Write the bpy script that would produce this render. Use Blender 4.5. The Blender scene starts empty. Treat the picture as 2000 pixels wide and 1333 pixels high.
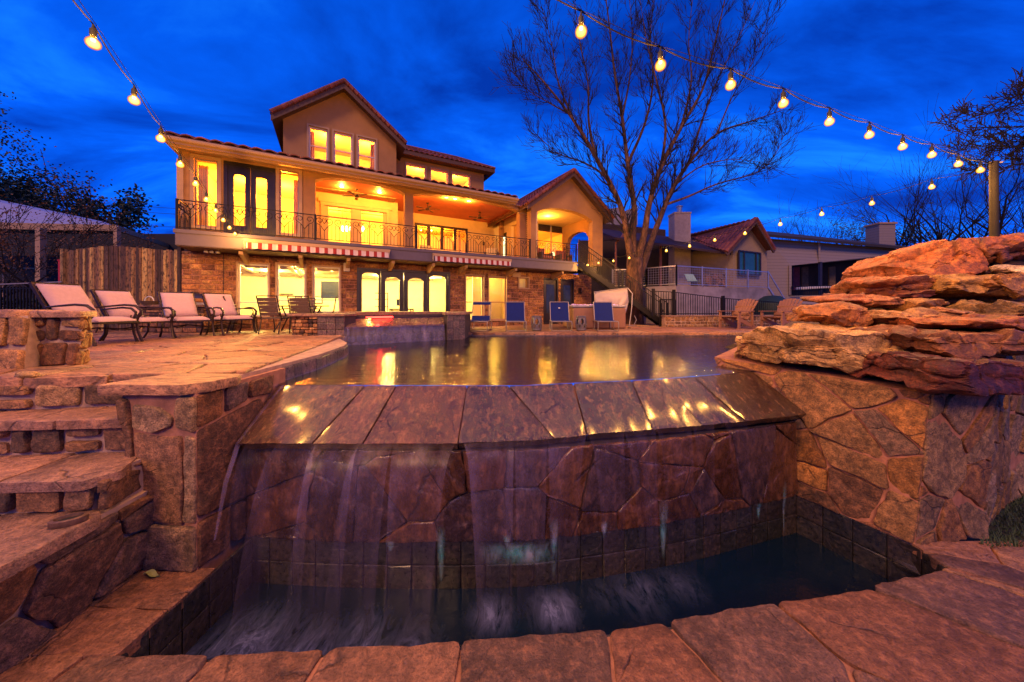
import bpy, bmesh, math, random
from mathutils import Vector, Matrix, noise
R = math.radians
random.seed(7)
scene = bpy.context.scene
COL = scene.collection
FOC = 650.0; EYE = 0.8; HOR = 600.0

# ------------------------------------------------------------------ measuring helpers (photo pixel -> metres)
def G(px, py, z=0.0):
    D = FOC*(EYE-z)/(py-HOR)
    return Vector(((px-1000)/FOC*D, D, z))
def PD(px, py, D):
    return Vector(((px-1000)/FOC*D, D, EYE-(py-HOR)/FOC*D))
OS = Vector((-8.67, 8.56, 0)); UX, UY = 0.8780, 0.4787
HROT = math.atan2(UY, UX)
def F(px, py, t):
    """house frame (u along the facade, z) where the sight line meets the vertical plane set back t"""
    dx, dz = (px-1000)/FOC, -(py-HOR)/FOC
    # point = D*(dx,1); dot with b=(-UY,UX) = OS.b + t
    ob = OS.x*-UY+OS.y*UX + t
    D = ob/(-UY*dx+UX)
    u = (D*dx-OS.x)*UX + (D-OS.y)*UY
    return u, EYE+D*dz
def FU(px, t): return F(px, 600, t)[0]
def HW(u, t, z):   # house frame -> world
    return Vector((OS.x+u*UX-t*UY, OS.y+u*UY+t*UX, z))

# ------------------------------------------------------------------ objects
def tag(o, label=None, cat=None, group=None, kind=None):
    if label: o['label'] = label
    if cat: o['category'] = cat
    if group: o['group'] = group
    if kind: o['kind'] = kind
    return o
def empty(name, loc=(0,0,0), rz=0.0, label=None, cat=None, group=None):
    o = bpy.data.objects.new(name, None); COL.objects.link(o)
    o.location = loc; o.rotation_euler = (0,0,rz); o.empty_display_size = .2
    return tag(o, label, cat, group)
def copy_tree(o, parent=None):
    c = o.copy(); COL.objects.link(c)
    if parent: c.parent = parent
    for ch in [x for x in bpy.data.objects if x.parent == o and x != c]:
        copy_tree(ch, c)
    return c

class MB:
    def __init__(s):
        s.v=[]; s.f=[]; s.m=[]; s.c=[]; s.mats=[]; s.mi=0; s.col=(1,1,1)
        s.X=None
    def mat(s, m):
        if m not in s.mats: s.mats.append(m)
        s.mi = s.mats.index(m); return s
    def tint(s, c): s.col=c; return s
    def add(s, vs, fs):
        n=len(s.v)
        if s.X is not None: vs=[s.X@Vector(p) for p in vs]
        s.v.extend([tuple(p) for p in vs]); s.c.extend([s.col]*len(vs))
        for f in fs: s.f.append(tuple(i+n for i in f)); s.m.append(s.mi)
        return s
    def quad(s,a,b,c,d): return s.add([a,b,c,d],[(0,1,2,3)])
    def poly(s,ps): return s.add(ps,[tuple(range(len(ps)))])
    def box(s,x0,x1,y0,y1,z0,z1):
        x0,x1=min(x0,x1),max(x0,x1); y0,y1=min(y0,y1),max(y0,y1); z0,z1=min(z0,z1),max(z0,z1)
        v=[(x,y,z) for z in (z0,z1) for y in (y0,y1) for x in (x0,x1)]
        return s.add(v,[(0,2,3,1),(4,5,7,6),(0,1,5,4),(2,6,7,3),(0,4,6,2),(1,3,7,5)])
    def hexa(s,b,t):
        """bottom ring and top ring of equal length"""
        n=len(b); f=[tuple(reversed(range(n))),tuple(range(n,2*n))]
        for i in range(n): j=(i+1)%n; f.append((i,j,n+j,n+i))
        return s.add(list(b)+list(t),f)
    def prism(s,pts,off):
        """extrude a polygon by a vector"""
        off=Vector(off); return s.hexa([Vector(p) for p in pts],[Vector(p)+off for p in pts])
    def bar(s,a,b,w,h=None,up=(0,0,1)):
        a=Vector(a);b=Vector(b);h=h or w; d=(b-a)
        if d.length<1e-6: return s
        d.normalize(); u=Vector(up)
        if abs(d.dot(u))>.98: u=Vector((0,1,0))
        x=d.cross(u).normalized()*w/2; y=x.cross(d).normalized()*h/2
        r=[-x-y,x-y,x+y,-x+y]
        return s.hexa([a+q for q in r],[b+q for q in r])
    def tube(s,pts,rad,n=6,cap=True):
        pts=[Vector(p) for p in pts]; N=len(pts)
        if not hasattr(rad,'__len__'): rad=[rad]*N
        vs=[];fs=[]; pu=None
        for i,p in enumerate(pts):
            d=(pts[min(i+1,N-1)]-pts[max(i-1,0)])
            if d.length<1e-7: d=Vector((0,0,1))
            d.normalize()
            if pu is None: pu=Vector((0,0,1)) if abs(d.z)<.9 else Vector((1,0,0))
            x=d.cross(pu)
            if x.length<1e-5: x=d.orthogonal()
            x.normalize(); y=x.cross(d).normalized(); pu=y
            for k in range(n):
                a=2*math.pi*k/n; vs.append(p+x*math.cos(a)*rad[i]+y*math.sin(a)*rad[i])
        for i in range(N-1):
            for k in range(n):
                j=(k+1)%n; fs.append((i*n+k,i*n+j,(i+1)*n+j,(i+1)*n+k))
        if cap: fs.append(tuple(range(n))); fs.append(tuple((N-1)*n+k for k in reversed(range(n))))
        return s.add(vs,fs)
    def lathe(s,prof,c=(0,0,0),n=16):
        vs=[];fs=[]
        for r,z in prof:
            for k in range(n):
                a=2*math.pi*k/n; vs.append((c[0]+r*math.cos(a),c[1]+r*math.sin(a),c[2]+z))
        for i in range(len(prof)-1):
            for k in range(n):
                j=(k+1)%n; fs.append((i*n+k,i*n+j,(i+1)*n+j,(i+1)*n+k))
        fs.append(tuple(reversed(range(n)))); fs.append(tuple((len(prof)-1)*n+k for k in range(n)))
        return s.add(vs,fs)
    def build(s,name,m=None,parent=None,smooth=False,bevel=0,loc=None,rz=0,angle=40):
        me=bpy.data.meshes.new(name); me.from_pydata(s.v,[],s.f)
        mats=s.mats if s.mats else [m]
        for q in mats: me.materials.append(q)
        if s.mats: me.polygons.foreach_set('material_index',s.m)
        ca=me.color_attributes.new('tint','FLOAT_COLOR','POINT')
        flat=[]
        for c in s.c: flat.extend((c[0],c[1],c[2],1.0))
        ca.data.foreach_set('color',flat)
        bm=bmesh.new(); bm.from_mesh(me); bmesh.ops.recalc_face_normals(bm,faces=bm.faces); bm.to_mesh(me); bm.free()
        if smooth:
            me.polygons.foreach_set('use_smooth',[True]*len(me.polygons))
            if angle<180: me.set_sharp_from_angle(angle=R(angle))
        o=bpy.data.objects.new(name,me); COL.objects.link(o)
        if parent: o.parent=parent
        if loc is not None: o.location=loc
        if rz: o.rotation_euler=(0,0,rz)
        if bevel:
            b=o.modifiers.new('bevel','BEVEL'); b.width=bevel; b.segments=2; b.limit_method='ANGLE'; b.angle_limit=R(40)
        return o

# ------------------------------------------------------------------ node materials
class NT:
    def __init__(s,name):
        s.m=bpy.data.materials.new(name); s.m.use_nodes=True; s.t=s.m.node_tree; s.t.nodes.clear()
        s.out=s.t.nodes.new('ShaderNodeOutputMaterial')
    def n(s,typ,**kw):
        nd=s.t.nodes.new(typ)
        ins=kw.pop('ins',{})
        for k,v in kw.items(): setattr(nd,k,v)
        for k,v in ins.items():
            if isinstance(v,bpy.types.NodeSocket): s.t.links.new(v,nd.inputs[k])
            else: nd.inputs[k].default_value=v
        return nd
    def l(s,a,b): s.t.links.new(a,b)
    def coord(s,scale=(1,1,1),kind='Object',rot=(0,0,0)):
        c=s.n('ShaderNodeTexCoord'); mp=s.n('ShaderNodeMapping'); mp.inputs['Scale'].default_value=scale; mp.inputs['Rotation'].default_value=rot
        s.l(c.outputs[kind],mp.inputs[0]); return mp.outputs[0]
    def noise(s,vec,scale,detail=4,rough=.6,dist=0):
        nd=s.n('ShaderNodeTexNoise',ins={'Scale':scale,'Detail':detail,'Roughness':rough,'Distortion':dist}); s.l(vec,nd.inputs['Vector']); return nd.outputs['Fac']
    def ramp(s,fac,stops,interp='LINEAR'):
        nd=s.n('ShaderNodeValToRGB'); cr=nd.color_ramp; cr.interpolation=interp
        while len(cr.elements)<len(stops): cr.elements.new(.5)
        for e,(p,c) in zip(cr.elements,stops):
            e.position=p; e.color=(c[0],c[1],c[2],1) if hasattr(c,'__len__') else (c,c,c,1)
        s.l(fac,nd.inputs[0]); return nd.outputs[0]
    def mix(s,a,b,fac,mode='MIX'):
        nd=s.n('ShaderNodeMix',data_type='RGBA',blend_type=mode)
        for v,k in ((fac,0),(a,6),(b,7)):
            if isinstance(v,bpy.types.NodeSocket): s.l(v,nd.inputs[k])
            elif k==0: nd.inputs[0].default_value=v
            else: nd.inputs[k].default_value=(v[0],v[1],v[2],1)
        return nd.outputs[2]
    def math(s,op,a,b=0.0,clamp=False):
        nd=s.n('ShaderNodeMath',operation=op,use_clamp=clamp)
        for v,k in ((a,0),(b,1)):
            if isinstance(v,bpy.types.NodeSocket): s.l(v,nd.inputs[k])
            else: nd.inputs[k].default_value=v
        return nd.outputs[0]
    def bump(s,h,strength=.5,dist=.02,nrm=None):
        nd=s.n('ShaderNodeBump',ins={'Strength':strength,'Distance':dist}); s.l(h,nd.inputs['Height'])
        if nrm: s.l(nrm,nd.inputs['Normal'])
        return nd.outputs[0]
    def pbr(s,color,rough=.6,metal=0,normal=None,spec=.5,coat=0,coatr=.1,emit=None,es=0,alpha=None):
        p=s.n('ShaderNodeBsdfPrincipled')
        def st(k,v):
            if isinstance(v,bpy.types.NodeSocket): s.l(v,p.inputs[k])
            elif v is not None:
                p.inputs[k].default_value=(v[0],v[1],v[2],1) if hasattr(v,'__len__') else v
        st('Base Color',color); st('Roughness',rough); st('Metallic',metal); st('Specular IOR Level',spec)
        st('Coat Weight',coat); st('Coat Roughness',coatr)
        if normal: s.l(normal,p.inputs['Normal'])
        if emit is not None: st('Emission Color',emit); st('Emission Strength',es)
        if alpha is not None: st('Alpha',alpha)
        s.l(p.outputs[0],s.out.inputs[0]); return s.m

def plain(name,c,rough=.6,metal=0,var=.15,scale=6,bump=.15,spec=.5):
    t=NT(name); v=t.coord(); f=t.noise(v,scale,5)
    c2=tuple(max(0,x*(1-var)) for x in c); c3=tuple(min(1,x*(1+var)) for x in c)
    col=t.ramp(f,[(.3,c2),(.7,c3)])
    return t.pbr(col,rough,metal,t.bump(t.noise(v,scale*12,3),bump,.01) if bump else None,spec)

def stone_mat(name,dark=.5,light=1.5,scale=3.0,rough=.75,coat=0.0,streak=(1,1,1),bump=.6,speck=.35,stain=None,roughvar=.12,warm=(.80,.68,.50),crackw=.018,grain=1.0):
    """uses the per-stone 'tint' colour, broken up by veins, blotches and pits"""
    t=NT(name)
    at=t.n('ShaderNodeAttribute',attribute_name='tint').outputs['Color']
    v=t.coord(streak)
    n1=t.noise(v,scale,8,.65,.6); n2=t.noise(v,scale*6,6,.7); n3=t.noise(v,scale*28,4,.7)
    k=t.ramp(n1,[(.25,(dark,dark*.95,dark*.92)),(.5,(1,1,1)),(.75,(light,light*.96,light*.85))])
    col=t.mix(t.mix(at,warm,1.0,'MULTIPLY'),k,1.0,'MULTIPLY')
    col=t.mix(col,t.ramp(n2,[(.32,1-.62*grain),(.5,1-.05*grain),(.68,1+.75*grain)]),1.0,'MULTIPLY')
    col=t.mix(col,t.ramp(n3,[(.34,1-.5*grain),(.6,1+.25*grain)]),1.0,'MULTIPLY')
    vo=t.n('ShaderNodeTexVoronoi',feature='DISTANCE_TO_EDGE',ins={'Scale':scale*.9}); vd=t.n('ShaderNodeMixRGB',ins={0:.12}); t.l(v,vd.inputs[1]); nn=t.n('ShaderNodeTexNoise',ins={'Scale':scale*2,'Detail':6}); t.l(v,nn.inputs['Vector']); t.l(nn.outputs['Color'],vd.inputs[2]); t.l(vd.outputs[0],vo.inputs['Vector'])
    crack=t.math('MULTIPLY',t.ramp(vo.outputs['Distance'],[(0,1),(crackw,0)]),t.ramp(t.noise(v,scale*.8,2),[(.5,0),(.6,1)]))
    col=t.mix(col,(.03,.018,.015),t.math('MULTIPLY',crack,.8))
    col=t.mix(col,(.42,.17,.06),t.ramp(n2,[(.52,0),(.75,speck)]))
    col=t.mix(col,(.04,.025,.03),t.ramp(n3,[(.28,.75),(.42,0)]))
    col=t.mix(col,(.30,.22,.26),t.ramp(t.noise(v,scale*2.3,8,.75,1.5),[(.62,0),(.80,.28)]))
    if stain: col=t.mix(col,stain[0],t.ramp(t.noise(v,scale*1.5,4),[(stain[1],0),(stain[1]+.2,stain[2])]))
    h=t.math('ADD',t.math('MULTIPLY',n2,.6),t.math('MULTIPLY',n3,.35))
    h=t.math('ADD',h,t.math('MULTIPLY',n1,1.2)); h=t.math('SUBTRACT',h,t.math('MULTIPLY',crack,.35))
    rg=t.math('ADD',t.math('MULTIPLY',n2,roughvar*2),rough-roughvar)
    return t.pbr(col,rg,0,t.bump(h,bump,.03),.5,coat,.12)

M={}
M['mortar']=plain('mortar',(.36,.16,.09),.9,var=.35,scale=9,bump=.6)
M['mortar_pale']=plain('mortar_pale',(.40,.26,.18),.9,var=.3,scale=9,bump=.5)
M['mortar_dark']=plain('mortar_dark',(.045,.03,.03),.8,var=.3,bump=.4)
M['stone']=stone_mat('rubble_stone',scale=2.6,bump=.9)
M['stone_wet']=stone_mat('wet_stone',grain=.55,scale=2.2,rough=.28,coat=.5,bump=.8,streak=(1,1,.5))
M['slab_wet']=stone_mat('wet_slab',scale=3.0,rough=.22,coat=.8,bump=.9,streak=(1.0,.6,.6),speck=.45,grain=.4,light=1.9)
M['flag']=stone_mat('flagstone',scale=2.4,rough=.55,bump=1.0,streak=(1,1,1),speck=.55,warm=(.78,.68,.56),dark=.45,light=1.6,grain=.7)
M['deckflag']=stone_mat('deck_flagstone',scale=1.3,rough=.55,bump=1.0,streak=(.6,1.9,1),speck=.5)
M['house_stone']=stone_mat('house_stone',scale=2.0,rough=.8,bump=.8,speck=.5)
M['tile_dark']=stone_mat('dark_pool_tile',scale=4,rough=.3,coat=.3,bump=.5,speck=.1)
M['rock']=stone_mat('boulder_rock',stain=((.05,.022,.014),.50,.85),dark=.35,light=1.8,scale=1.9,rough=.62,bump=1.0,streak=(1,1,1.25),speck=.4,crackw=.03,warm=(.85,.68,.46))
M['iron']=plain('black_iron',(.012,.010,.010),.45,.6,bump=0)
M['bronze']=plain('bronze_metal',(.035,.018,.014),.45,.5,bump=0)
M['stucco']=plain('stucco',(.35,.175,.065),.9,var=.1,scale=3,bump=.35)
M['trim']=plain('painted_trim',(.40,.24,.12),.6,var=.06,bump=.05)
M['slabpaint']=plain('mauve_paint',(.10,.075,.095),.6,var=.08,bump=.05)
M['darkwood']=plain('dark_wood',(.022,.014,.012),.4,var=.3,bump=.1)
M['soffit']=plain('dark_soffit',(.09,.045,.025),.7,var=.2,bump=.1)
M['white']=plain('white_paint',(.62,.58,.52),.5,var=.05,bump=0)
M['cream']=plain('cream_wall',(.75,.66,.45),.85,var=.04,bump=0)
M['cushion']=plain('pink_cushion',(.46,.30,.32),.95,var=.06,scale=20,bump=.3)
M['blue']=plain('blue_sling',(.001,.012,.12),.9,var=.12,scale=14,bump=.3)
M['steel']=plain('grey_steel',(.42,.40,.40),.35,.7,bump=0)
M['alum']=plain('champagne_frame',(.33,.27,.22),.4,.5,bump=0)
M['concrete']=plain('concrete',(.26,.22,.22),.85,var=.35,scale=1.5,bump=.3)
M['redpaint']=plain('red_paint',(.45,.02,.015),.5,bump=0)
M['brownplastic']=plain('brown_plastic',(.26,.12,.07),.6,var=.1,bump=.1)
M['wicker']=plain('brown_sling',(.10,.06,.045),.8,var=.15,scale=30,bump=.3)
M['canvas']=plain('beige_canvas',(.50,.40,.32),.9,var=.08,scale=5,bump=.2)
M['wire']=plain('black_cable',(.004,.003,.003),.95,bump=0,spec=.1)
M['rubber']=plain('black_rubber',(.012,.012,.014),.7,bump=0)
M['leafgreen']=plain('leaf_green',(.035,.06,.02),.7,var=.5,scale=3,bump=0)
M['leafdark']=plain('leaf_dark',(.018,.035,.015),.7,var=.5,scale=2,bump=0)
M['leafbrown']=plain('dry_leaf',(.14,.06,.025),.8,var=.5,scale=4,bump=0)
def barkmat():
    t=NT('tree_bark'); v=t.coord((1,1,.3)); n=t.noise(v,7,7,.7,1.0); m=t.noise(t.coord((1,1,.6)),2.2,4)
    col=t.mix(t.ramp(n,[(.35,(.02,.01,.006)),(.55,(.12,.055,.028)),(.75,(.24,.13,.07))]),t.ramp(m,[(.35,.6),(.65,1.4)]),1.0,'MULTIPLY')
    return t.pbr(col,.9,0,t.bump(n,1.0,.06))
M['bark']=barkmat()
M['bark_plain']=plain('bark',(.11,.05,.024),.9,var=.8,scale=4,bump=1.0)
M['twig']=plain('dark_twig',(.010,.006,.007),.9,var=.3,scale=5,bump=0)
M['grassy']=plain('lawn',(.035,.06,.018),.95,var=.5,scale=8,bump=.5)
M['porchceil']=plain('porch_ceiling_boards',(.55,.13,.05),.6,var=.12,scale=2,bump=.1)
M['porchwall']=plain('porch_wall',(.62,.42,.20),.85,var=.06,bump=.1)

def tile_mat(name,c1,c2,su=3.2,sv=2.6):
    t=NT(name); v=t.coord(); at=t.n('ShaderNodeAttribute',attribute_name='tint').outputs['Color']
    n=t.noise(v,2.5,5); col=t.mix(t.mix(c1,c2,t.ramp(n,[(.35,0),(.65,1)])),at,1.0,'MULTIPLY')
    return t.pbr(col,.7,0,t.bump(t.noise(v,40,3),.3,.01))
M['tile']=tile_mat('clay_roof_tile',(.11,.028,.02),(.24,.07,.04))

def siding_mat():
    t=NT('lap_siding'); v=t.coord(); sx=t.n('ShaderNodeSeparateXYZ'); t.l(v,sx.inputs[0])
    w=t.math('FRACT',t.math('MULTIPLY',sx.outputs[2],5.0))
    col=t.mix((.30,.24,.20),(.10,.075,.065),t.ramp(w,[(.0,1),(.16,0)]))
    return t.pbr(t.mix(col,(.2,.16,.14),t.math('MULTIPLY',t.noise(v,1.5,4),.4)),.7,0,t.bump(w,.6,.03))
M['siding']=siding_mat()
def fencewood():
    t=NT('weathered_fence_wood'); at=t.n('ShaderNodeAttribute',attribute_name='tint').outputs['Color']
    v=t.coord((12,12,1.2)); n=t.noise(v,1.6,8,.7,.8)
    col=t.mix(at,t.ramp(n,[(.3,(.35,.3,.28)),(.5,(1,1,1)),(.72,(1.8,1.5,1.1))]),1.0,'MULTIPLY')
    v2=t.coord((6,6,3)); col=t.mix(col,(.02,.012,.01),t.ramp(t.noise(v2,3,5,.7),[(.5,0),(.62,.9)]))
    return t.pbr(col,.85,0,t.bump(n,.7,.02))
M['fence']=fencewood()
def corr():
    t=NT('corrugated_roof'); v=t.coord(); sx=t.n('ShaderNodeSeparateXYZ'); t.l(v,sx.inputs[0])
    w=t.math('SINE',t.math('MULTIPLY',sx.outputs[0],22.0))
    return t.pbr((.42,.40,.46),.5,.3,t.bump(w,.5,.03))
M['corr']=corr()
def awn():
    t=NT('striped_awning'); v=t.coord(); sx=t.n('ShaderNodeSeparateXYZ'); t.l(v,sx.inputs[0])
    w=t.math('FRACT',t.math('MULTIPLY',sx.outputs[0],4.35))
    s=t.math('GREATER_THAN',w,.58)
    return t.pbr(t.mix((.62,.50,.44),(.26,.012,.012),s),.8,0,t.bump(t.noise(v,30,3),.2,.01))
M['awning']=awn()

def glass(name,tint=(1,1,1),refl=.12,alpha_col=(.9,.9,.9)):
    t=NT(name); tr=t.n('ShaderNodeBsdfTransparent'); tr.inputs[0].default_value=(*alpha_col,1)
    gl=t.n('ShaderNodeBsdfGlossy',ins={'Roughness':.03}); gl.inputs[0].default_value=(*tint,1)
    fr=t.n('ShaderNodeFresnel',ins={'IOR':1.45})
    mx=t.n('ShaderNodeMixShader'); t.l(fr.outputs[0],mx.inputs[0]); t.l(tr.outputs[0],mx.inputs[1]); t.l(gl.outputs[0],mx.inputs[2])
    t.l(mx.outputs[0],t.out.inputs[0]); return t.m
M['glass']=glass('window_glass')
def emis(name,c,s):
    t=NT(name); e=t.n('ShaderNodeEmission',ins={'Strength':s}); e.inputs[0].default_value=(*c,1); t.l(e.outputs[0],t.out.inputs[0]); return t.m
M['lamp']=emis('lit_lamp',(1,.62,.18),14)
M['lampwhite']=emis('lit_lamp_white',(1,.85,.5),10)
M['shade']=emis('lit_shade_and_pane',(1,.75,.35),3.0)
M['redled']=emis('red_pool_led',(1,.03,.02),14)
M['purpleled']=emis('purple_led',(.45,.12,1),4)
def bulbmat():
    t=NT('bulb_glass'); tr=t.n('ShaderNodeBsdfTransparent')
    e=t.n('ShaderNodeEmission'); lw=t.n('ShaderNodeLayerWeight',ins={'Blend':.5})
    c=t.ramp(lw.outputs['Facing'],[(.0,(1,.62,.10)),(.5,(1,.36,.02)),(1,(.9,.15,.0))]); t.l(c,e.inputs[0])
    s=t.ramp(lw.outputs['Facing'],[(0,1),(.5,.25),(1,.10)]); t.l(t.math('MULTIPLY',s,5.0),e.inputs[1])
    mx=t.n('ShaderNodeMixShader',ins={0:.6}); t.l(tr.outputs[0],mx.inputs[1]); t.l(e.outputs[0],mx.inputs[2]); t.l(mx.outputs[0],t.out.inputs[0]); return t.m
M['bulb']=bulbmat()
M['filament']=emis('bulb_filament',(1,.62,.16),30)

# water surfaces
WZ0=-2.02
def water(name,base,rough,scale,strength,stretch=(1,1,1),foam=None,ior=1.45,bd=.02):
    t=NT(name); v=t.coord(stretch)
    h=t.math('ADD',t.noise(v,scale,4,.6,.4),t.math('MULTIPLY',t.noise(v,scale*4.3,3,.6),.35))
    col=base; rg=rough
    if foam:
        c=t.coord((1,1,1)); f=None
        for (x,y,r,a) in foam:
            d=t.n('ShaderNodeVectorMath',operation='DISTANCE'); t.l(c,d.inputs[0]); d.inputs[1].default_value=(x,y,WZ0)
            g=t.math('MULTIPLY',t.math('SUBTRACT',1.0,t.math('DIVIDE',d.outputs['Value'],r),True),a)
            f=g if f is None else t.math('MAXIMUM',f,g)
        f=t.math('MULTIPLY',t.math('POWER',f,1.6),t.ramp(t.noise(t.coord((2.6,.8,1)),3.2,6,.75,1.2),[(.38,.0),(.72,1)]),True)
        col=t.mix(base,(.28,.33,.68),f); rg=t.math('ADD',rough,t.math('MULTIPLY',f,.6))
    m=t.pbr(col,rg,0,t.bump(h,strength,bd),.5)
    [n for n in t.t.nodes if n.type=='BSDF_PRINCIPLED'][0].inputs['IOR'].default_value=ior
    return m
M['pool']=water('pool_water',(.004,.006,.010),.105,4.0,.7,(.30,1.7,1),ior=4.8,bd=.024)
M['spawater']=water('spa_water',(.02,.01,.05),.1,6,.4)
# ------------------------------------------------------------------ masonry built stone by stone
def clip_half(poly, p, n):
    """keep the side where (x-p).n <= 0"""
    out=[]; N=len(poly)
    for i in range(N):
        a=poly[i]; b=poly[(i+1)%N]
        da=(a[0]-p[0])*n[0]+(a[1]-p[1])*n[1]; db=(b[0]-p[0])*n[0]+(b[1]-p[1])*n[1]
        if da<=0: out.append(a)
        if (da<0)!=(db<0) and abs(da-db)>1e-12:
            k=da/(da-db); out.append((a[0]+(b[0]-a[0])*k,a[1]+(b[1]-a[1])*k))
    return out
def sites(w,h,size,aspect,jit,rnd,drop=.12,offset=True):
    s=[]; rows=max(1,round(h/size)); rh=h/rows; cols=max(1,round(w/(size*aspect))); cw=w/cols
    for r in range(-1,rows+1):
        for c in range(-1,cols+2):
            if rnd.random()<drop: continue
            o=(.5 if (r%2 and offset) else 0)
            s.append(((c+.5+o*.9+rnd.uniform(-jit,jit))*cw,(r+.5+rnd.uniform(-jit,jit)*.8)*rh))
    return s
def cells(w,h,st,gap,clip=None):
    out=[]
    for i,p in enumerate(st):
        poly=[(0,0),(w,0),(w,h),(0,h)]
        for j,q in sorted(enumerate(st),key=lambda e:(e[1][0]-p[0])**2+(e[1][1]-p[1])**2)[:26]:
            if j==i: continue
            d=(q[0]-p[0],q[1]-p[1]); L=math.hypot(*d)
            if L<1e-6: continue
            n=(d[0]/L,d[1]/L); m=((p[0]+q[0])/2-n[0]*gap/2,(p[1]+q[1])/2-n[1]*gap/2)
            poly=clip_half(poly,m,n)
            if len(poly)<3: break
        if clip and len(poly)>=3:
            for (cp,cn) in clip:
                poly=clip_half(poly,cp,cn)
                if len(poly)<3: break
        if len(poly)>=3:
            a=abs(sum(poly[k][0]*poly[(k+1)%len(poly)][1]-poly[(k+1)%len(poly)][0]*poly[k][1] for k in range(len(poly))))/2
            if a>gap*gap*1.2: out.append(poly)
    return out
def roundoff(poly,seg,rough,rnd,cut=.12):
    poly=[p for i,p in enumerate(poly) if math.hypot(p[0]-poly[i-1][0],p[1]-poly[i-1][1])>1e-4]
    P=[];N=len(poly)
    for i in range(N):
        a=Vector(poly[i-1]);b=Vector(poly[i]);c=Vector(poly[(i+1)%N])
        la=(b-a).length; lc=(c-b).length; k=min(cut,.28*la,.28*lc)
        if la<1e-6 or lc<1e-6: continue
        P.append(b+(a-b)/la*k); P.append(b*.0+b+((a-b)/la+(c-b)/lc)*k*.28); P.append(b+(c-b)/lc*k)
    Q=[]
    for i in range(len(P)):
        a=P[i];b=P[(i+1)%len(P)]; n=max(1,int((b-a).length/seg))
        for k in range(n): Q.append(a+(b-a)*(k/n))
    o=rnd.uniform(0,100); out=[]
    c=sum(Q,Vector((0,0)))/len(Q)
    for q in Q:
        d=(q-c); L=d.length or 1
        out.append(q+d/L*noise.noise(Vector((q.x/seg*.35,q.y/seg*.35,o)))*rough)
    return out,c
def stones(mb,w,h,f,size=.4,aspect=1.4,gap=.03,hgt=.03,jit=.32,rnd=None,pal=None,clip=None,rough=.012,seg=.07,bulge=.012,offset=True,drop=.12,st=None,polys=None,tilt=.012,round_=.05,depth=0.0):
    """f(u,v,h) -> world point"""
    rnd=rnd or random.Random(1)
    if polys is None: polys=cells(w,h,st or sites(w,h,size,aspect,jit,rnd,drop,offset),gap,clip)
    for poly in polys:
        ring,c=roundoff(poly,seg,rough,rnd,round_)
        n=len(ring); o=rnd.uniform(0,50); t1,t2=rnd.uniform(-tilt,tilt),rnd.uniform(-tilt,tilt)
        hh=hgt*rnd.uniform(.75,1.25); base=pal[rnd.randrange(len(pal))]; k=rnd.uniform(.8,1.2); mb.tint(tuple(x*k for x in base))
        rad=max((q-c).length for q in ring)
        bw=min(.35,.02/rad*1.2) if rad>0 else .2
        rings=[(1.0,-.02-depth),(1.0,hh*.55),(1-bw*.55,hh*.92),(1-bw*1.6,hh)]
        if rad>.12: rings+=[(.62,hh),(.3,hh)]
        vs=[];fs=[]
        for s_,z in rings:
            for q in ring:
                p=c+(q-c)*s_; zz=z
                if s_<.999 or z>0:
                    zz=z+(p.x-c.x)*t1/.3+(p.y-c.y)*t2/.3
                    if z>=hh*.9: zz+=bulge*(noise.noise(Vector((p.x*5,p.y*5,o)))+.6*noise.noise(Vector((p.x*13,p.y*13,o))))
                vs.append(f(p.x,p.y,zz))
        zc=hh+bulge*noise.noise(Vector((c.x*5,c.y*5,o)))
        vs.append(f(c.x,c.y,zc)); m=len(rings)
        for r_ in range(m-1):
            for i in range(n):
                j=(i+1)%n; fs.append((r_*n+i,r_*n+j,(r_+1)*n+j,(r_+1)*n+i))
        for i in range(n): fs.append(((m-1)*n+i,(m-1)*n+(i+1)%n,m*n))
        mb.add(vs,fs)
    mb.tint((1,1,1)); return mb
def sheet(mb,w,h,f,nu=8,nv=4,z=0.0):
    vs=[f(w*i/nu,h*j/nv,z) for j in range(nv+1) for i in range(nu+1)]
    fs=[(j*(nu+1)+i,j*(nu+1)+i+1,(j+1)*(nu+1)+i+1,(j+1)*(nu+1)+i) for j in range(nv) for i in range(nu)]
    return mb.add(vs,fs)
def quadmap(a,b,c,d,flip=1):
    """bilinear map of [0,w]x[0,h]: a=(0,0) b=(w,0) c=(w,h) d=(0,h)"""
    a,b,c,d=map(Vector,(a,b,c,d)); w=((b-a).length+(c-d).length)/2; h=((d-a).length+(c-b).length)/2
    nrm=((b-a).cross(d-a)).normalized()*flip
    def f(u,v,z):
        s,t=u/w,v/h
        return a*(1-s)*(1-t)+b*s*(1-t)+c*s*t+d*(1-s)*t+nrm*z
    return f,w,h
def curvemap(low,high,flip=1):
    """ruled surface between two polylines with the same number of points"""
    low=[Vector(p) for p in low]; high=[Vector(p) for p in high]; N=len(low)
    L=[0]
    for i in range(1,N): L.append(L[-1]+(((low[i]+high[i])-(low[i-1]+high[i-1]))/2).length)
    w=L[-1]; h=sum((high[i]-low[i]).length for i in range(N))/N
    def f(u,v,z):
        u=min(max(u,0),w); i=0
        while i<N-2 and L[i+1]<u: i+=1
        s=(u-L[i])/(L[i+1]-L[i]); t=v/h
        lo=low[i].lerp(low[i+1],s); hi=high[i].lerp(high[i+1],s)
        # smooth normal
        i2=min(i+1,N-2); n1=(low[i+1]-low[i]).cross(high[i]-low[i]).normalized()
        return lo.lerp(hi,t)+n1*flip*z
    return f,w,h
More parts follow.
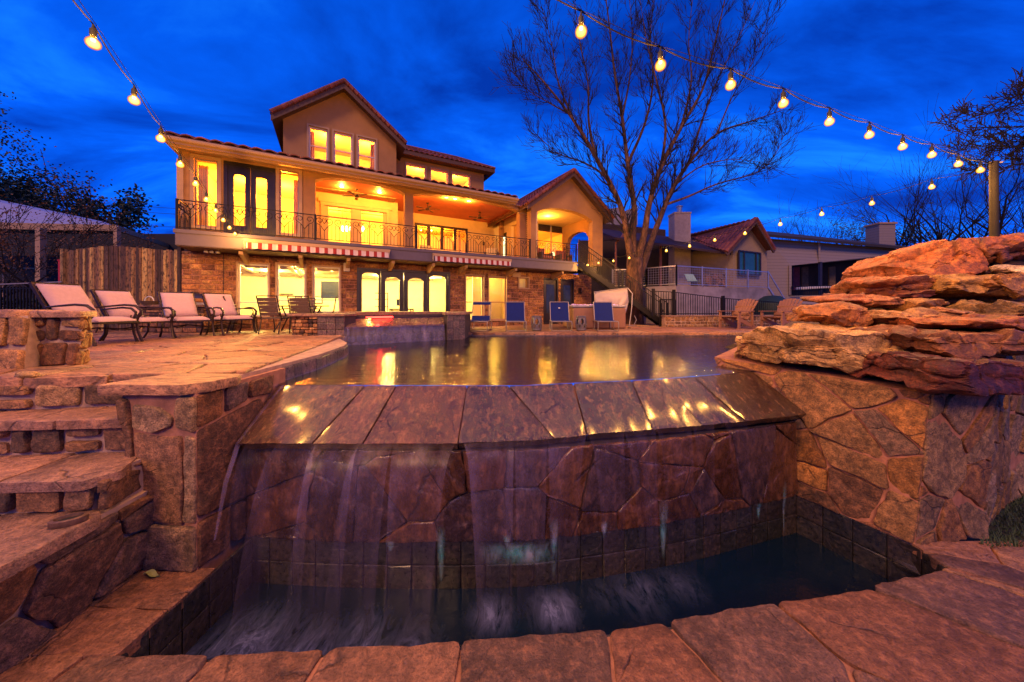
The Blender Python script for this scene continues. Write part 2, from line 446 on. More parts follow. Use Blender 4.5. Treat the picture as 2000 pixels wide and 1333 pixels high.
def ashlar(w,h,size,aspect,gap,rnd,jit=.12):
    polys=[]; z=0
    while z<h-.01:
        rh=size*rnd.uniform(.65,1.45)
        if h-z-rh<size*.45: rh=h-z
        x=-rnd.uniform(0,size*aspect*.8)
        while x<w:
            rw=size*aspect*rnd.uniform(.5,1.5)
            x0,x1=max(0,x),min(w,x+rw)
            if w-x1<size*.3: x1=w; rw=w-x+1
            if x1-x0>gap*2:
                parts=[(z,z+rh)] if (rh<size*1.15 or rnd.random()<.6) else [(z,z+rh*.5),(z+rh*.5,z+rh)]
                for a,b in parts:
                    g=gap/2; j=lambda: rnd.uniform(-1,1)*jit*size*.5
                    L=x0+(g if x0>0 else 0); R_=x1-(g if x1<w else 0); lo=a+g; hi=b-g
                    q=[(L+abs(j())*.6,lo+abs(j())*.6),(R_-abs(j())*.6,lo+abs(j())*.6),(R_-abs(j())*.6,hi-abs(j())*.6),(L+abs(j())*.6,hi-abs(j())*.6)]
                    if R_-L>gap*1.5 and hi-lo>gap: polys.append(q)
            x+=rw
        z+=rh
    return polys
def P_(*a): return [tuple(x) for x in a]
PAL_WARM=[(.32,.155,.075),(.22,.10,.05),(.42,.24,.12),(.13,.07,.05),(.50,.31,.16),(.09,.05,.04)]
PAL_RIGHT=[(.30,.17,.07),(.15,.10,.08),(.26,.12,.035),(.34,.17,.05),(.18,.08,.035),(.28,.16,.07),(.14,.07,.04),(.23,.11,.07)]
PAL_TAN=[(.34,.23,.14),(.27,.16,.10),(.22,.16,.12),(.36,.20,.10),(.12,.08,.06),(.30,.21,.15)]
PAL_PURP=[(.20,.10,.09),(.16,.10,.12),(.24,.11,.07),(.13,.08,.09),(.22,.14,.15)]
PAL_DECK=[(.44,.24,.15),(.40,.21,.13),(.48,.28,.18),(.36,.19,.13),(.42,.27,.19)]
PAL_COPE=[(.25,.12,.07),(.34,.18,.11),(.19,.11,.085),(.38,.22,.13),(.24,.14,.11),(.30,.14,.08)]
PAL_TILE=[(.030,.034,.042),(.040,.038,.045),(.024,.030,.038),(.045,.042,.050)]
CZ=-1.55      # coping level round the catch basin
WZ=-2.02      # water in the catch basin
PZ=-.12       # water in the pool
DZ=.12        # upper flagstone terrace

# ---- catch basin -------------------------------------------------
INNER=[Vector((-2.66,2.95,CZ)),Vector((-2.66,2.20,CZ)),Vector((-1.93,2.23,CZ)),Vector((-.70,2.28,CZ)),Vector((.09,2.335,CZ)),Vector((1.10,2.44,CZ)),Vector((1.94,2.58,CZ)),Vector((2.92,2.73,CZ)),Vector((3.90,2.95,CZ)),Vector((3.97,3.28,CZ))]
wall_low=[(-2.72,3.42),(-2.05,3.37),(-1.3,3.34),(-.55,3.335),(.26,3.37),(.80,3.46),(1.60,3.61),(2.14,3.74),(2.94,3.98),(3.56,4.17)]
lip=[(-2.72,3.27),(-2.0,3.27),(-1.26,3.27),(-.53,3.27),(.26,3.35),(.79,3.50),(1.54,3.63),(2.14,3.77),(2.73,3.90),(3.70,4.17)]
top=[(-2.76,3.92),(-2.1,3.92),(-1.35,3.91),(-.55,3.90),(.1,3.90),(.75,4.03),(1.45,4.16),(2.0,4.29),(2.55,4.46),(3.44,4.76)]
basin=empty('catch_basin',(0,0,0),0,'dark tiled catch basin sunk below the waterfall wall, holding blue water','basin')
mb=MB(); 
def tiles(mb,lo,hi,seed,s=.245,pal=PAL_TILE):
    f,w,h=curvemap(lo,hi); rnd=random.Random(seed)
    stones(mb,w,h,f,size=s,aspect=1.0,gap=.008,hgt=.008,jit=0,rnd=rnd,pal=pal,rough=.0,seg=.2,bulge=.004,offset=False,drop=0,tilt=.003,round_=.006)
lo=[Vector((x,y,-2.3)) for x,y in wall_low]; hi=[Vector((x,y,CZ+.02)) for x,y in wall_low]
tiles(mb,lo,hi,1)
lo=[Vector((p.x,p.y,-2.3)) for p in reversed([Vector((3.56,4.17,0)),Vector((3.97,3.28,0)),Vector((3.90,2.95,0))])]
lo.reverse()
tiles(mb,lo,[Vector((p.x,p.y,CZ-.0)) for p in lo],2)
lo=[Vector((-2.66,2.20,-2.3)),Vector((-2.66,3.40,-2.3))]
tiles(mb,lo,[Vector((p.x,p.y,CZ-.01)) for p in lo],3)
lo=[Vector((p.x,p.y,-2.3)) for p in reversed(INNER[1:9])]
tiles(mb,lo,[Vector((p.x,p.y,CZ-.01)) for p in lo],4)
mb.build('tiling',M['tile_dark'],basin)
mb=MB()   # grout shell just behind the tiles
ring=[(-2.68,2.18),(-2.68,3.43)]+[(x,y+.014) for x,y in wall_low]+[(3.985,3.28),(3.915,2.935)]+[(p.x,p.y-.015) for p in reversed(INNER[2:8])]
mb.hexa([Vector((x,y,-2.32)) for x,y in ring],[Vector((x,y,CZ-.025)) for x,y in ring])
mb.f=mb.f[:1]+mb.f[2:]; mb.m=mb.m[:1]+mb.m[2:]
mb.build('grout',M['mortar_dark'],basin)
FO=[(-2.25,2.6,.7,1.0),(-1.75,2.55,.6,.95),(-1.25,2.75,.5,.7),(-.85,2.75,.4,.5),(-.18,3.05,.3,.75),(.4,3.1,.33,.85),(1.25,3.3,.4,.5),(1.7,3.38,.35,.45),(-2.45,2.8,.35,.4),(.9,3.25,.3,.35)]
M['basinwater']=water('basin_water',(.002,.009,.024),.10,3.5,.5,(1,1,1),foam=FO)
mb=MB(); mb.poly([Vector((x,y,WZ)) for x,y in ring])
tag(mb.build('basin_water',M['basinwater']),kind='structure')

# coping strips
def strip(inner,outer): return curvemap(inner,outer,flip=1)
cop=empty('basin_coping',(0,0,0),0,'reddish flagstone coping with open joints round the catch basin rim','coping')
rnd=random.Random(11)
front=[Vector((-3.30,2.20,CZ))]+[p.copy() for p in INNER[1:9]]
front[0]=Vector((-3.34,2.24,CZ))
out=[Vector((-3.9,.5,CZ)),Vector((-2.9,.5,CZ)),Vector((-2.1,.5,CZ)),Vector((-.8,.5,CZ)),Vector((.15,.5,CZ)),Vector((1.4,.5,CZ)),Vector((2.8,.6,CZ)),Vector((4.3,.8,CZ)),Vector((6.2,1.3,CZ))]
f,w,h=curvemap(out,front,1)
mb=MB()
st=[]
xs=[.1,.9,1.95,2.75,3.9,4.9,5.6,6.7,7.9,9.0]
xs=[x for x in xs if x<w+.3]
for r_,(vv,off) in enumerate(((h*.84,0),(h*.42,.45),(h*.0,.1))):
    for x in xs: st.append((x+off+rnd.uniform(-.26,.26),vv+rnd.uniform(-.22,.16)))
stones(mb,w,h+.02,f,gap=.03,hgt=.022,rnd=rnd,pal=PAL_COPE,st=st,rough=.022,seg=.05,bulge=.012,tilt=.006,round_=.05,depth=.06)
lf=[Vector((-3.34,2.22,CZ)),Vector((-3.30,3.02,CZ))]; rt=[Vector((-2.655,2.22,CZ)),Vector((-2.655,2.98,CZ))]
f,w,h=curvemap(lf,rt,-1)
stones(mb,w,h,f,gap=.02,hgt=.022,rnd=rnd,pal=[(.19,.11,.11),(.24,.12,.08)],st=[(.1,h/2),(.62,h/2)],rough=.012,seg=.05,bulge=.012,tilt=.006,round_=.03,depth=.06)
f,w,h=quadmap((3.90,2.97,CZ),(6.2,1.32,CZ),(7.6,3.0,CZ),(3.97,3.33,CZ))
stones(mb,w,h,f,size=.55,aspect=1.5,gap=.02,hgt=.02,rnd=random.Random(5),pal=PAL_COPE,rough=.015,seg=.06,bulge=.01,tilt=.006,depth=.06)
mb.build('flagstones',M['flag'],cop,smooth=True)
mb=MB()
base=[(-3.36,.4),(-3.36,3.05),(-2.68,3.05),(-2.68,2.2)]
for A in ([(-3.6,.4),(-3.36,3.05),(-2.67,3.05),(-2.67,2.18)],):
    pass
mb.hexa([Vector((x,y,CZ-.7)) for x,y in [(-3.9,.4),(-3.36,3.0),(-2.68,3.0),(-2.68,2.185)]],[Vector((x,y,CZ-.004)) for x,y in [(-3.9,.4),(-3.36,3.0),(-2.68,3.0),(-2.68,2.185)]])
fr=[(p.x,p.y-.02) for p in INNER[1:9]]
fr[0]=(-2.68,2.185)
for i in range(len(fr)-1):
    a,b=fr[i],fr[i+1]
    oa=(-3.9,.4) if i==0 else (a[0]*1.05,.4); ob=(b[0]*1.05,.4) if i<len(fr)-2 else (6.5,.6)
    mb.hexa([Vector((*p,CZ-.7)) for p in (oa,ob,b,a)],[Vector((*p,CZ-.006)) for p in (oa,ob,b,a)])
mb.hexa([Vector((*p,CZ-.7)) for p in ((6.5,.6),(8,3.4),(4.0,3.34),(3.92,2.93))],[Vector((*p,CZ-.006)) for p in ((6.5,.6),(8,3.4),(4.0,3.34),(3.92,2.93))])
mb.build('mortar_bed',M['mortar'],cop)

# ---- waterfall wall and its sloping slabs -------------------------
spill=empty('waterfall_wall',(0,0,0),0,'curved wet stone wall with sloping brown slabs that the pool water spills over','waterfall wall')
lo=[Vector((x,y,CZ+.0)) for x,y in wall_low]; hi=[Vector((x*.995,y-.0,-.64)) for x,y in wall_low]
f,w,h=curvemap(lo,hi,1)
mb=MB(); stones(mb,w,h,f,size=.44,aspect=1.15,gap=.010,hgt=.022,rnd=random.Random(21),pal=[(.11,.045,.02),(.06,.033,.025),(.16,.07,.025),(.07,.045,.06),(.12,.055,.03),(.08,.035,.018)],rough=.02,seg=.04,bulge=.022,drop=.30,jit=.72,tilt=.014,round_=.010)
mb.build('stonework',M['stone_wet'],spill,smooth=True)
mb=MB(); sheet(mb,w,h,f,40,3,-.014)
bk=[(x,y+.3) for x,y in wall_low]
for i in range(len(wall_low)-1):
    a,b=wall_low[i],wall_low[i+1]; A,B=bk[i],bk[i+1]
    mb.hexa([Vector((p[0],p[1]+.02,-2.4)) for p in (a,b,B,A)],[Vector((p[0],p[1]+.022,-.66)) for p in (a,b,B,A)])
mb.build('mortar',M['mortar_dark'],spill)
seamT=[558,714,774,912,993,1120,1234,1291,1354,1468]; seamB=[495,609,708,894,1082,1147,1276,1372,1456,1567]
def interp(pts,x):
    for i in range(len(pts)-1):
        if x<=pts[i+1][0] or i==len(pts)-2:
            k=(x-pts[i][0])/(pts[i+1][0]-pts[i][0]); return pts[i][1]+(pts[i+1][1]-pts[i][1])*k
def onpx(pts,px):
    """point of a plan polyline that lies in direction px from the camera"""
    s=(px-1000)/FOC
    for i in range(len(pts)-1):
        (x0,y0),(x1,y1)=pts[i],pts[i+1]; d0=x0-s*y0; d1=x1-s*y1
        if d0<=0<=d1 or i==len(pts)-2 or (i==0 and d0>0): 
            k=-d0/(d1-d0); return (x0+(x1-x0)*k,y0+(y1-y0)*k)
LZ=-.54
Ttop=[onpx(top,p) for p in seamT]; Tlip=[onpx(lip,p) for p in seamB]
Ttop[0]=(-2.76,3.92); Tlip[0]=(-2.72,3.27); Ttop[-1]=(3.44,4.76); Tlip[-1]=(3.70,4.17)
slabcol=[(.09,.045,.02),(.13,.06,.028),(.11,.05,.025),(.06,.036,.03),(.07,.042,.036),(.05,.034,.036),(.08,.045,.036),(.06,.04,.04),(.055,.03,.015)]
rs=random.Random(3)
for i in range(9):
    mb=MB(); mb.tint(slabcol[i])
    a,b,c,d=Tlip[i],Tlip[i+1],Ttop[i+1],Ttop[i]
    g=.007
    nu,nv=10,8; vs=[];fs=[]
    # follow the curved lip between the seams
    def pt(s,t):
        pb=1-(1-s); 
        x=a[0]+(b[0]-a[0])*s; y=interp(lip,x) if abs(b[0]-a[0])>1e-6 else a[1]
        X=d[0]+(c[0]-d[0])*s; Y=interp(top,X)
        lo_=Vector((x,y,LZ)); hi_=Vector((X,Y,PZ-.004))
        return lo_.lerp(hi_,t)
    L=(Vector((*a,0))-Vector((*b,0))).length
    e=g/L
    off=rs.uniform(0,40); lev=rs.uniform(-.004,.004)
    for j in range(nv+1):
        for k in range(nu+1):
            s=e+(1-2*e)*k/nu; t=j/nv
            p=pt(s,t); nz=.011*noise.noise(Vector((p.x*2.4,p.y*2.4,off)))+.006*noise.noise(Vector((p.x*9,p.y*5,off)))
            edge=.004 if k in(0,nu) else 0
            p=p+Vector((0,-.6,.8))*( (nz+lev)*(0 if j==nv else 1)-edge)
            if j==0: p.y+=.02*noise.noise(Vector((p.x*6,off,1)))
            vs.append(p)
    n0=len(vs)
    th=Vector((0,.055,-.075))
    vs2=[v+th for v in vs]
    for j in range(nv):
        for k in range(nu):
            q=j*(nu+1)+k; fs.append((q,q+1,q+nu+2,q+nu+1)); fs.append((n0+q,n0+q+nu+1,n0+q+nu+2,n0+q+1))
    bd=[k for k in range(nu+1)]+[j*(nu+1)+nu for j in range(1,nv+1)]+[nv*(nu+1)+k for k in range(nu-1,-1,-1)]+[j*(nu+1) for j in range(nv-1,0,-1)]
    for q in range(len(bd)):
        r_=(q+1)%len(bd); fs.append((bd[q],n0+bd[q],n0+bd[r_],bd[r_]))
    mb.add(vs+vs2,fs)
    mb.build('slab',M['slab_wet'],spill,smooth=True,angle=50)
mb=MB()   # core under the slabs
N=40; A=[];B=[]
for k in range(N+1):
    x=-2.74+(3.66+2.74)*k/N; X=-2.78+(3.42+2.78)*k/N
    A.append(Vector((x,interp(lip,x)+.07,LZ-.03))); B.append(Vector((X,interp(top,X)+.05,PZ-.04)))
for k in range(N):
    mb.quad(A[k],A[k+1],B[k+1],B[k]); mb.quad(A[k],A[k+1],A[k+1]+Vector((0,.5,-.1)),A[k]+Vector((0,.5,-.1)))
mb.build('mortar_core',M['mortar'],spill)
# white and green lime deposits at the foot of the wall
def lime():
    t=NT('lime_deposit'); v=t.coord((1,1,.35)); n=t.noise(v,9,6,.75)
    col=t.ramp(t.noise(t.coord(),2.5,3),[(.35,(.55,.55,.62)),(.55,(.10,.42,.38)),(.7,(.5,.6,.6))])
    sz=t.n('ShaderNodeAttribute',attribute_name='tint').outputs['Fac']
    a=t.math('MULTIPLY',t.ramp(n,[(.38,0),(.58,1)]),sz,True)
    b=t.n('ShaderNodeBsdfDiffuse'); t.l(col,b.inputs[0]); tr=t.n('ShaderNodeBsdfTransparent'); mx=t.n('ShaderNodeMixShader')
    t.l(a,mx.inputs[0]); t.l(tr.outputs[0],mx.inputs[1]); t.l(b.outputs[0],mx.inputs[2]); t.l(mx.outputs[0],t.out.inputs[0]); return t.m
M['lime']=lime()
mb=MB()
for (x,w_,z0,z1) in ((-.70,.06,-1.95,-1.35),(.08,.42,-1.78,-1.53),(.42,.06,-1.95,-1.3),(1.62,.07,-1.9,-1.25),(3.3,.04,-1.95,-1.3),(-1.2,.06,-1.62,-1.5),(2.9,.05,-1.7,-1.5),(-.05,.05,-1.6,-1.45),(.95,.05,-1.6,-1.4)):
    n=6
    for i in range(n):
        for j in range(6):
            def q(a,b):
                xx=x-w_+2*w_*a/n; zz=z1+(z0-z1)*b/6; pin=1-(b/6)*.75 if w_<.2 else 1
                xx=x+(xx-x)*pin
                return Vector((xx,interp(wall_low,xx)-.050-.012*(zz>CZ),zz))
            cc=[(i,j),(i+1,j),(i+1,j+1),(i,j+1)]
            base_=len(mb.v); vs=[q(*c) for c in cc]
            mb.add(vs,[(0,1,2,3)])
            for m_,(a,b) in enumerate(cc): 
                k=.75*(1-abs(2*a/n-1))**.7*(1-abs(2*b/6-1))**.8; mb.c[base_+m_]=(k,k,k)
mb.build('lime_deposit',M['lime'],spill)

# ---- falling water ------------------------------------------------
def fallmat():
    t=NT('falling_water'); v=t.coord((1,1,.05)); 
    n=t.noise(v,4.0,4,.55,.2); n2=t.noise(v,26,3,.6)
    at=t.n('ShaderNodeAttribute',attribute_name='tint').outputs['Fac']
    a=t.math('MULTIPLY',t.ramp(t.math('ADD',t.math('MULTIPLY',n,.75),t.math('MULTIPLY',n2,.25)),[(.34,.12),(.52,.34),(.70,.75)]),at,True)
    d=t.n('ShaderNodeBsdfDiffuse'); d.inputs[0].default_value=(.62,.46,.80,1)  # violet tint puts the purple LED light into the water colour
    tl=t.n('ShaderNodeBsdfTranslucent'); tl.inputs[0].default_value=(.62,.52,.72,1)
    g=t.n('ShaderNodeBsdfGlossy',ins={'Roughness':.3}); g.inputs[0].default_value=(.7,.7,.8,1)
    m1=t.n('ShaderNodeMixShader',ins={0:.35}); t.l(d.outputs[0],m1.inputs[1]); t.l(tl.outputs[0],m1.inputs[2])
    m3=t.n('ShaderNodeMixShader',ins={0:.2}); t.l(m1.outputs[0],m3.inputs[1]); t.l(g.outputs[0],m3.inputs[2])
    tr=t.n('ShaderNodeBsdfTransparent'); m2=t.n('ShaderNodeMixShader'); t.l(a,m2.inputs[0]); t.l(tr.outputs[0],m2.inputs[1]); t.l(m3.outputs[0],m2.inputs[2])
    t.l(m2.outputs[0],t.out.inputs[0]); return t.m
M['fall']=fallmat()
falls=empty('falling_water',(0,0,0),0,'thin veils of water pouring off the slab edge into the basin','waterfall')
rw=random.Random(8)
# (lip x start, lip x end, floor x start, floor x end, strength, throw)
veils=[(-2.60,-2.30,-2.55,-2.2,.35,.40),(-2.30,-1.92,-2.35,-1.75,.75,.52),(-1.92,-1.50,-1.9,-1.45,.75,.5),(-1.50,-1.16,-1.62,-1.18,.85,.45),(-1.16,-.56,-1.1,-.72,.8,.42),(-.47,.02,-.30,.0,1.0,.34),(.02,.36,.05,.30,.8,.30),(.36,.78,.36,.60,.8,.30),(.80,1.20,.92,1.12,.65,.28),(1.20,1.56,1.30,1.5,.55,.24),(1.58,2.0,1.62,1.95,.55,.22),(2.02,2.30,2.05,2.2,.4,.18),(2.45,2.75,2.5,2.7,.3,.14)]
veils=[(-2.62,-1.5,-2.7,-1.45,.55,.46),(-1.55,-.52,-1.55,-.66,.6,.42),(-.50,.55,-.30,.45,.55,.34),(.5,1.62,.62,1.5,.45,.27)]+[(x0,x1,f0,f1,al*.8,th) for (x0,x1,f0,f1,al,th) in veils]
for (x0,x1,f0,f1,al,thr) in veils:
    mb=MB(); nu,nv=10,16; off=rw.uniform(0,30)
    base_=0; vs=[];fs=[];cs=[]
    for j in range(nv+1):
        t_=j/nv
        for i in range(nu+1):
            s=i/nu; xl=x0+(x1-x0)*s; xf=f0+(f1-f0)*s
            yl=interp(lip,xl)-.012
            z=LZ+.0-(1.48)*t_**1.0; hor=math.sqrt(max(t_,0))*thr
            x=xl+(xf-xl)*math.sqrt(max(t_,0)); y=yl-hor-.02*noise.noise(Vector((xl*7,off,t_)))
            vs.append(Vector((x,y,z)))
            edge=(.9 if x1-x0<.6 else .25) if i in(0,nu) else (.7 if i in (1,nu-1) else .5+.3*noise.noise(Vector((xl*9,off,0))))
            k=(.50 if x1-x0<.6 else .17)*al*edge*(1-.65*t_)*(.45 if j==0 else 1); cs.append((k,k,k))
    for j in range(nv):
        for i in range(nu):
            q=j*(nu+1)+i; fs.append((q,q+1,q+nu+2,q+nu+1))
    mb.add(vs,fs); mb.c=cs
    mb.build('water_veil',M['fall'],falls,smooth=True,angle=180)
mb=MB()    # splash line where the veil leaves the left wall, and mist
mb.tube([(-2.70,3.92,-.13),(-2.70,3.6,-.33),(-2.70,3.28,-.55),(-2.685,3.12,-.85),(-2.68,3.0,-1.3)],[.012,.02,.022,.02,.008],6)
mb.c=[(.35,.35,.35)]*len(mb.v)
mb.build('water_rivulet',M['fall'],falls,smooth=True)

# ---- pool --------------------------------------------------------
poolpts=[(x,y) for x,y in top]+[(9.5,5.2),(12.5,7.5),(13.5,10.42),(-2.3,10.42),(-4.3,10.4),(-4.3,7.9),(-3.84,7.52),(-3.25,6.62),(-3.06,6.16),(-2.85,5.0),(-2.83,4.1)]
mb=MB(); mb.poly([Vector((x,y,PZ)) for x,y in poolpts])
tag(mb.build('pool_water',M['pool']),kind='structure')
pool=empty('pool_wall',(0,0,0),0,'dark tile band and thin slab coping round the swimming pool','pool wall')
mb=MB()
dk=[(-2.75,3.0),(-2.76,3.32),(-2.81,4.09),(-2.83,4.97),(-3.04,6.14),(-3.22,6.6),(-3.83,7.5)]
lo=[Vector((x-.04,y,-.75)) for x,y in dk]; hi=[Vector((x-.04,y,DZ-.07)) for x,y in dk]
f,w,h=curvemap(lo,hi,1)
stones(mb,w,h,f,size=.27,aspect=.62,gap=.008,hgt=.012,jit=0,rnd=random.Random(4),pal=[(.17,.13,.20),(.13,.11,.17),(.2,.14,.2)],rough=0,seg=.3,bulge=.004,offset=False,drop=0,tilt=.004,round_=.006,clip=[((.95,0),(-1,0))])
f2,w2,h2=curvemap([Vector((-3.4,10.42,-.4)),Vector((14,10.46,-.4))],[Vector((-3.4,10.42,-.05)),Vector((14,10.46,-.05))],1)
stones(mb,w2,h2,f2,size=.35,aspect=.9,gap=.008,hgt=.01,jit=0,rnd=random.Random(4),pal=[(.15,.12,.18),(.12,.10,.15),(.18,.14,.18)],rough=0,seg=.4,bulge=.003,offset=False,drop=0,tilt=.003,round_=.006)
mb.build('tiling',M['tile_dark'],pool)
mb=MB(); sheet(mb,w,h,f,20,2,-.004); sheet(mb,w2,h2,f2,20,2,-.004); mb.build('grout',M['mortar_dark'],pool)

# ---- upper terrace -----------------------------------------------
def poly_clip(pts):
    """ccw convex polygon -> clip planes with outward normals"""
    out=[]
    for i in range(len(pts)):
        a=pts[i];b=pts[(i+1)%len(pts)]; d=(b[0]-a[0],b[1]-a[1]); L=math.hypot(*d); out.append((a,(d[1]/L,-d[0]/L)))
    return out
hwl=lambda x: 9.44+.5445*(x+9.15)
deckpoly=[(-15,3.0),(-4.72,3.16),(-3.50,3.40),(-2.70,3.32),(-2.74,4.09),(-2.76,4.97),(-2.97,6.14),(-3.15,6.6),(-3.78,7.5),(-3.9,hwl(-3.9)),(-9.15,9.44),(-15,9.7)]
ox,oy=-15,2.8
cl=poly_clip([(-15-ox,3.42-oy),(-3.0-ox,3.30-oy),(-2.70-ox,3.32-oy),(-2.74-ox,4.97-oy),(-2.97-ox,6.14-oy),(-3.15-ox,6.6-oy),(-3.95-ox,7.75-oy),(-5.0-ox,hwl(-5.0)-oy),(-15-ox,12.4-oy)])
mb=MB(); fl=lambda u,v,z: Vector((u+ox,v+oy,DZ-.022+z))
W_,H_=12.6,9.8
st=sites(W_,H_,.62,1.15,.42,random.Random(31),.1)
# terrace stones, with the front edge following the step nosing
cl=[c for c in cl]
cl[0]=((-4.72-ox,3.17-oy),((3.40-3.17)/1.24,-1.0)); n_=math.hypot(*cl[0][1]); cl[0]=(cl[0][0],(cl[0][1][0]/n_,cl[0][1][1]/n_))
polys=cells(W_,H_,st,.022,cl)
stones(mb,W_,H_,fl,gap=.02,hgt=.022,rnd=random.Random(32),pal=PAL_DECK,polys=polys,rough=.02,seg=.09,bulge=.009,tilt=.004,round_=.04,depth=.06)
o=mb.build('terrace',M['deckflag'],smooth=True); tag(o,kind='structure')
mb=MB()
dp=[(-15,3.4),(-4.72,3.30),(-3.50,3.52),(-2.84,3.50),(-2.86,4.09),(-2.88,4.97),(-3.09,6.14),(-3.27,6.6),(-3.9,7.5),(-4.6,hwl(-4.6)),(-9.15,9.44),(-15,9.7)]
mb.hexa([Vector((x,y,-.6)) for x,y in dp],[Vector((x,y,DZ-.03)) for x,y in dp])
tag(mb.build('terrace_bed',M['mortar_pale']),kind='structure')

# far patio beyond the pool and ground beyond everything
mb=MB(); fl=lambda u,v,z: Vector((u-6,v+10.38,-.02+z))
polys=cells(24,9,sites(24,9,.9,1.3,.35,random.Random(41),.1),.03,poly_clip([(0,0),(24,.1),(24,9),(0,9)]))
stones(mb,24,9,fl,gap=.02,hgt=.02,rnd=random.Random(42),pal=PAL_DECK,polys=polys,rough=.015,seg=.25,bulge=.006,tilt=.003,depth=.04)
tag(mb.build('far_patio',M['deckflag'],smooth=True),kind='structure')
mb=MB(); mb.box(-6,18,10.45,20,-.6,-.025); tag(mb.build('patio_bed',M['mortar_pale']),kind='structure')
def soil():
    t=NT('ground_soil'); v=t.coord(); n=t.noise(v,.35,8); return t.pbr(t.ramp(n,[(.35,(.02,.03,.012)),(.65,(.06,.05,.03))]),.95,0,t.bump(t.noise(v,14,5),.6,.04))
M['soil']=soil()
mb=MB()
def terr(x,y):
    r_=math.hypot(x,y)
    return -.06 if y>10.4 else -.75
# ground sheet in pieces: around the basin lower, beyond the pool at patio level
mb.box(-400,400,20,600,-.4,-.06); mb.box(-400,-6,12.9,20,-.4,-.06); mb.box(-400,-15,-200,12.9,-.4,-.06); mb.box(18,400,-200,20,-.4,-.06); mb.box(-15,-6,9.7,12.9,-.5,-.061)
tag(mb.build('ground',M['soil']),kind='structure')
mb=MB(); mb.box(-200,200,-200,.42,-2.5,CZ-.03); mb.box(4.9,200,.42,9.8,-2.5,CZ-.038); mb.box(-200,-3.75,.42,3.2,-2.5,CZ-.040)
tag(mb.build('lower_ground',M['soil']),kind='structure')

# ---- left pier with cap ------------------------------------------
def facestones(mb,quad,size,aspect,seed,pal,hgt=.035,flip=1,**k):
    f,w,h=quadmap(*quad,flip=flip)
    if k.pop('ash',False): k['polys']=ashlar(w,h,size,aspect,k.get('gap',.02),random.Random(seed+500),k.pop('aj',.18))
    stones(mb,w,h,f,size=size,aspect=aspect,rnd=random.Random(seed),pal=pal,hgt=hgt,**k); return f,w,h
pier=empty('stone_pier',(0,0,0),0,'left battered stone pier beside the waterfall, topped by a thick flat capstone','pier')
TZ=DZ-.07
FL,FR=Vector((-3.33,2.99,CZ)),Vector((-2.80,2.96,CZ)); TL,TR=Vector((-3.46,2.95,TZ)),Vector((-2.79,2.94,TZ))
BR,BRT=Vector((-2.70,3.9,CZ)),Vector((-2.79,4.1,TZ))
mb=MB()
f,w,h=quadmap(FL,FR,TR,TL)
FP=[[(.12,.80),(.42,.77),(.66,.81),(.70,.86),(.50,.92),(.14,.93)],[(.14,.29),(.80,.27),(.82,.55),(.80,.76),(.42,.75),(.13,.78)],[(.0,.30),(.11,.29),(.11,.60),(.0,.60)],[(.0,.62),(.10,.62),(.10,.95),(.0,.97)],[(.84,.28),(1,.27),(1,.74),(.86,.76)],[(.74,.80),(1,.78),(1,.97),(.76,.97)],[(.0,.01),(.09,.01),(.10,.27),(.0,.28)],[(.11,.01),(1,.01),(1,.25),(.12,.27)]]
stones(mb,w,h,f,hgt=.035,rnd=random.Random(12),pal=[(.40,.28,.17),(.30,.17,.10),(.36,.26,.18),(.24,.12,.07)],polys=[[(x*w,y*h) for x,y in p] for p in FP],rough=.014,seg=.045,bulge=.02,round_=.025)
f,w,h=quadmap(FR,BR,BRT,TR)
FP=[[(.0,.30),(.62,.24),(.70,.50),(.66,.84),(.0,.78)],[(.0,.80),(.22,.82),(.22,.98),(.0,.98)],[(.25,.83),(.48,.86),(.48,.98),(.25,.98)],[(.51,.87),(.80,.85),(.82,.98),(.51,.98)],[(.0,.01),(.30,.01),(.32,.25),(.0,.27)],[(.35,.01),(.62,.01),(.64,.21),(.35,.24)],[(.67,.01),(1,.01),(1,.30),(.72,.36),(.66,.22)],[(.74,.40),(1,.34),(1,.82),(.72,.80)]]
stones(mb,w,h,f,hgt=.03,rnd=random.Random(15),pal=[(.19,.09,.055),(.13,.065,.055),(.17,.11,.12),(.20,.09,.04)],polys=[[(x*w,y*h) for x,y in p] for p in FP],rough=.014,seg=.05,bulge=.02,round_=.03)
f,w,h=quadmap((-3.34,3.6,CZ),FL,TL,(-3.46,3.6,TZ))
stones(mb,w,h,f,size=.4,aspect=1,gap=.02,rnd=random.Random(16),pal=PAL_TAN,rough=.014,seg=.05,bulge=.015)
mb.build('stonework',M['stone'],pier,smooth=True)
mb=MB(); mb.hexa([v+Vector((0,0,-.9)) for v in (FL,FR,BR,Vector((-3.34,3.9,CZ)))],[TL,TR,BRT,Vector((-3.46,4.1,TZ))]); mb.build('mortar',M['mortar'],pier)
mb=MB()
capo=[(-3.60,2.885),(-3.3,2.875),(-2.84,2.88),(-2.735,3.0),(-2.67,3.235),(-2.72,3.36),(-3.10,3.40),(-3.49,3.42)]
ring,c=roundoff(capo,.05,.03,random.Random(2),.03)
vs=[];fs=[];n=len(ring); prof=[(1.0,DZ-.085,-.02),(1.0,DZ-.05,.012),(1.0,DZ-.02,.0),(.985,DZ+.003,0),(.8,DZ+.006,0),(.4,DZ+.008,0)]
for s_,z,o_ in prof:
    for q in ring:
        p=c+(q-c)*(s_+o_*.5+ (.02*noise.noise(Vector((q.x*14,q.y*14,z*40))) if s_>.99 else 0)); vs.append(Vector((p.x,p.y,z+(.004*noise.noise(Vector((p.x*8,p.y*8,0)))))))
vs.append(Vector((c.x,c.y,DZ+.008)))
for r_ in range(len(prof)-1):
    for i in range(n):
        j=(i+1)%n; fs.append((r_*n+i,r_*n+j,(r_+1)*n+j,(r_+1)*n+i))
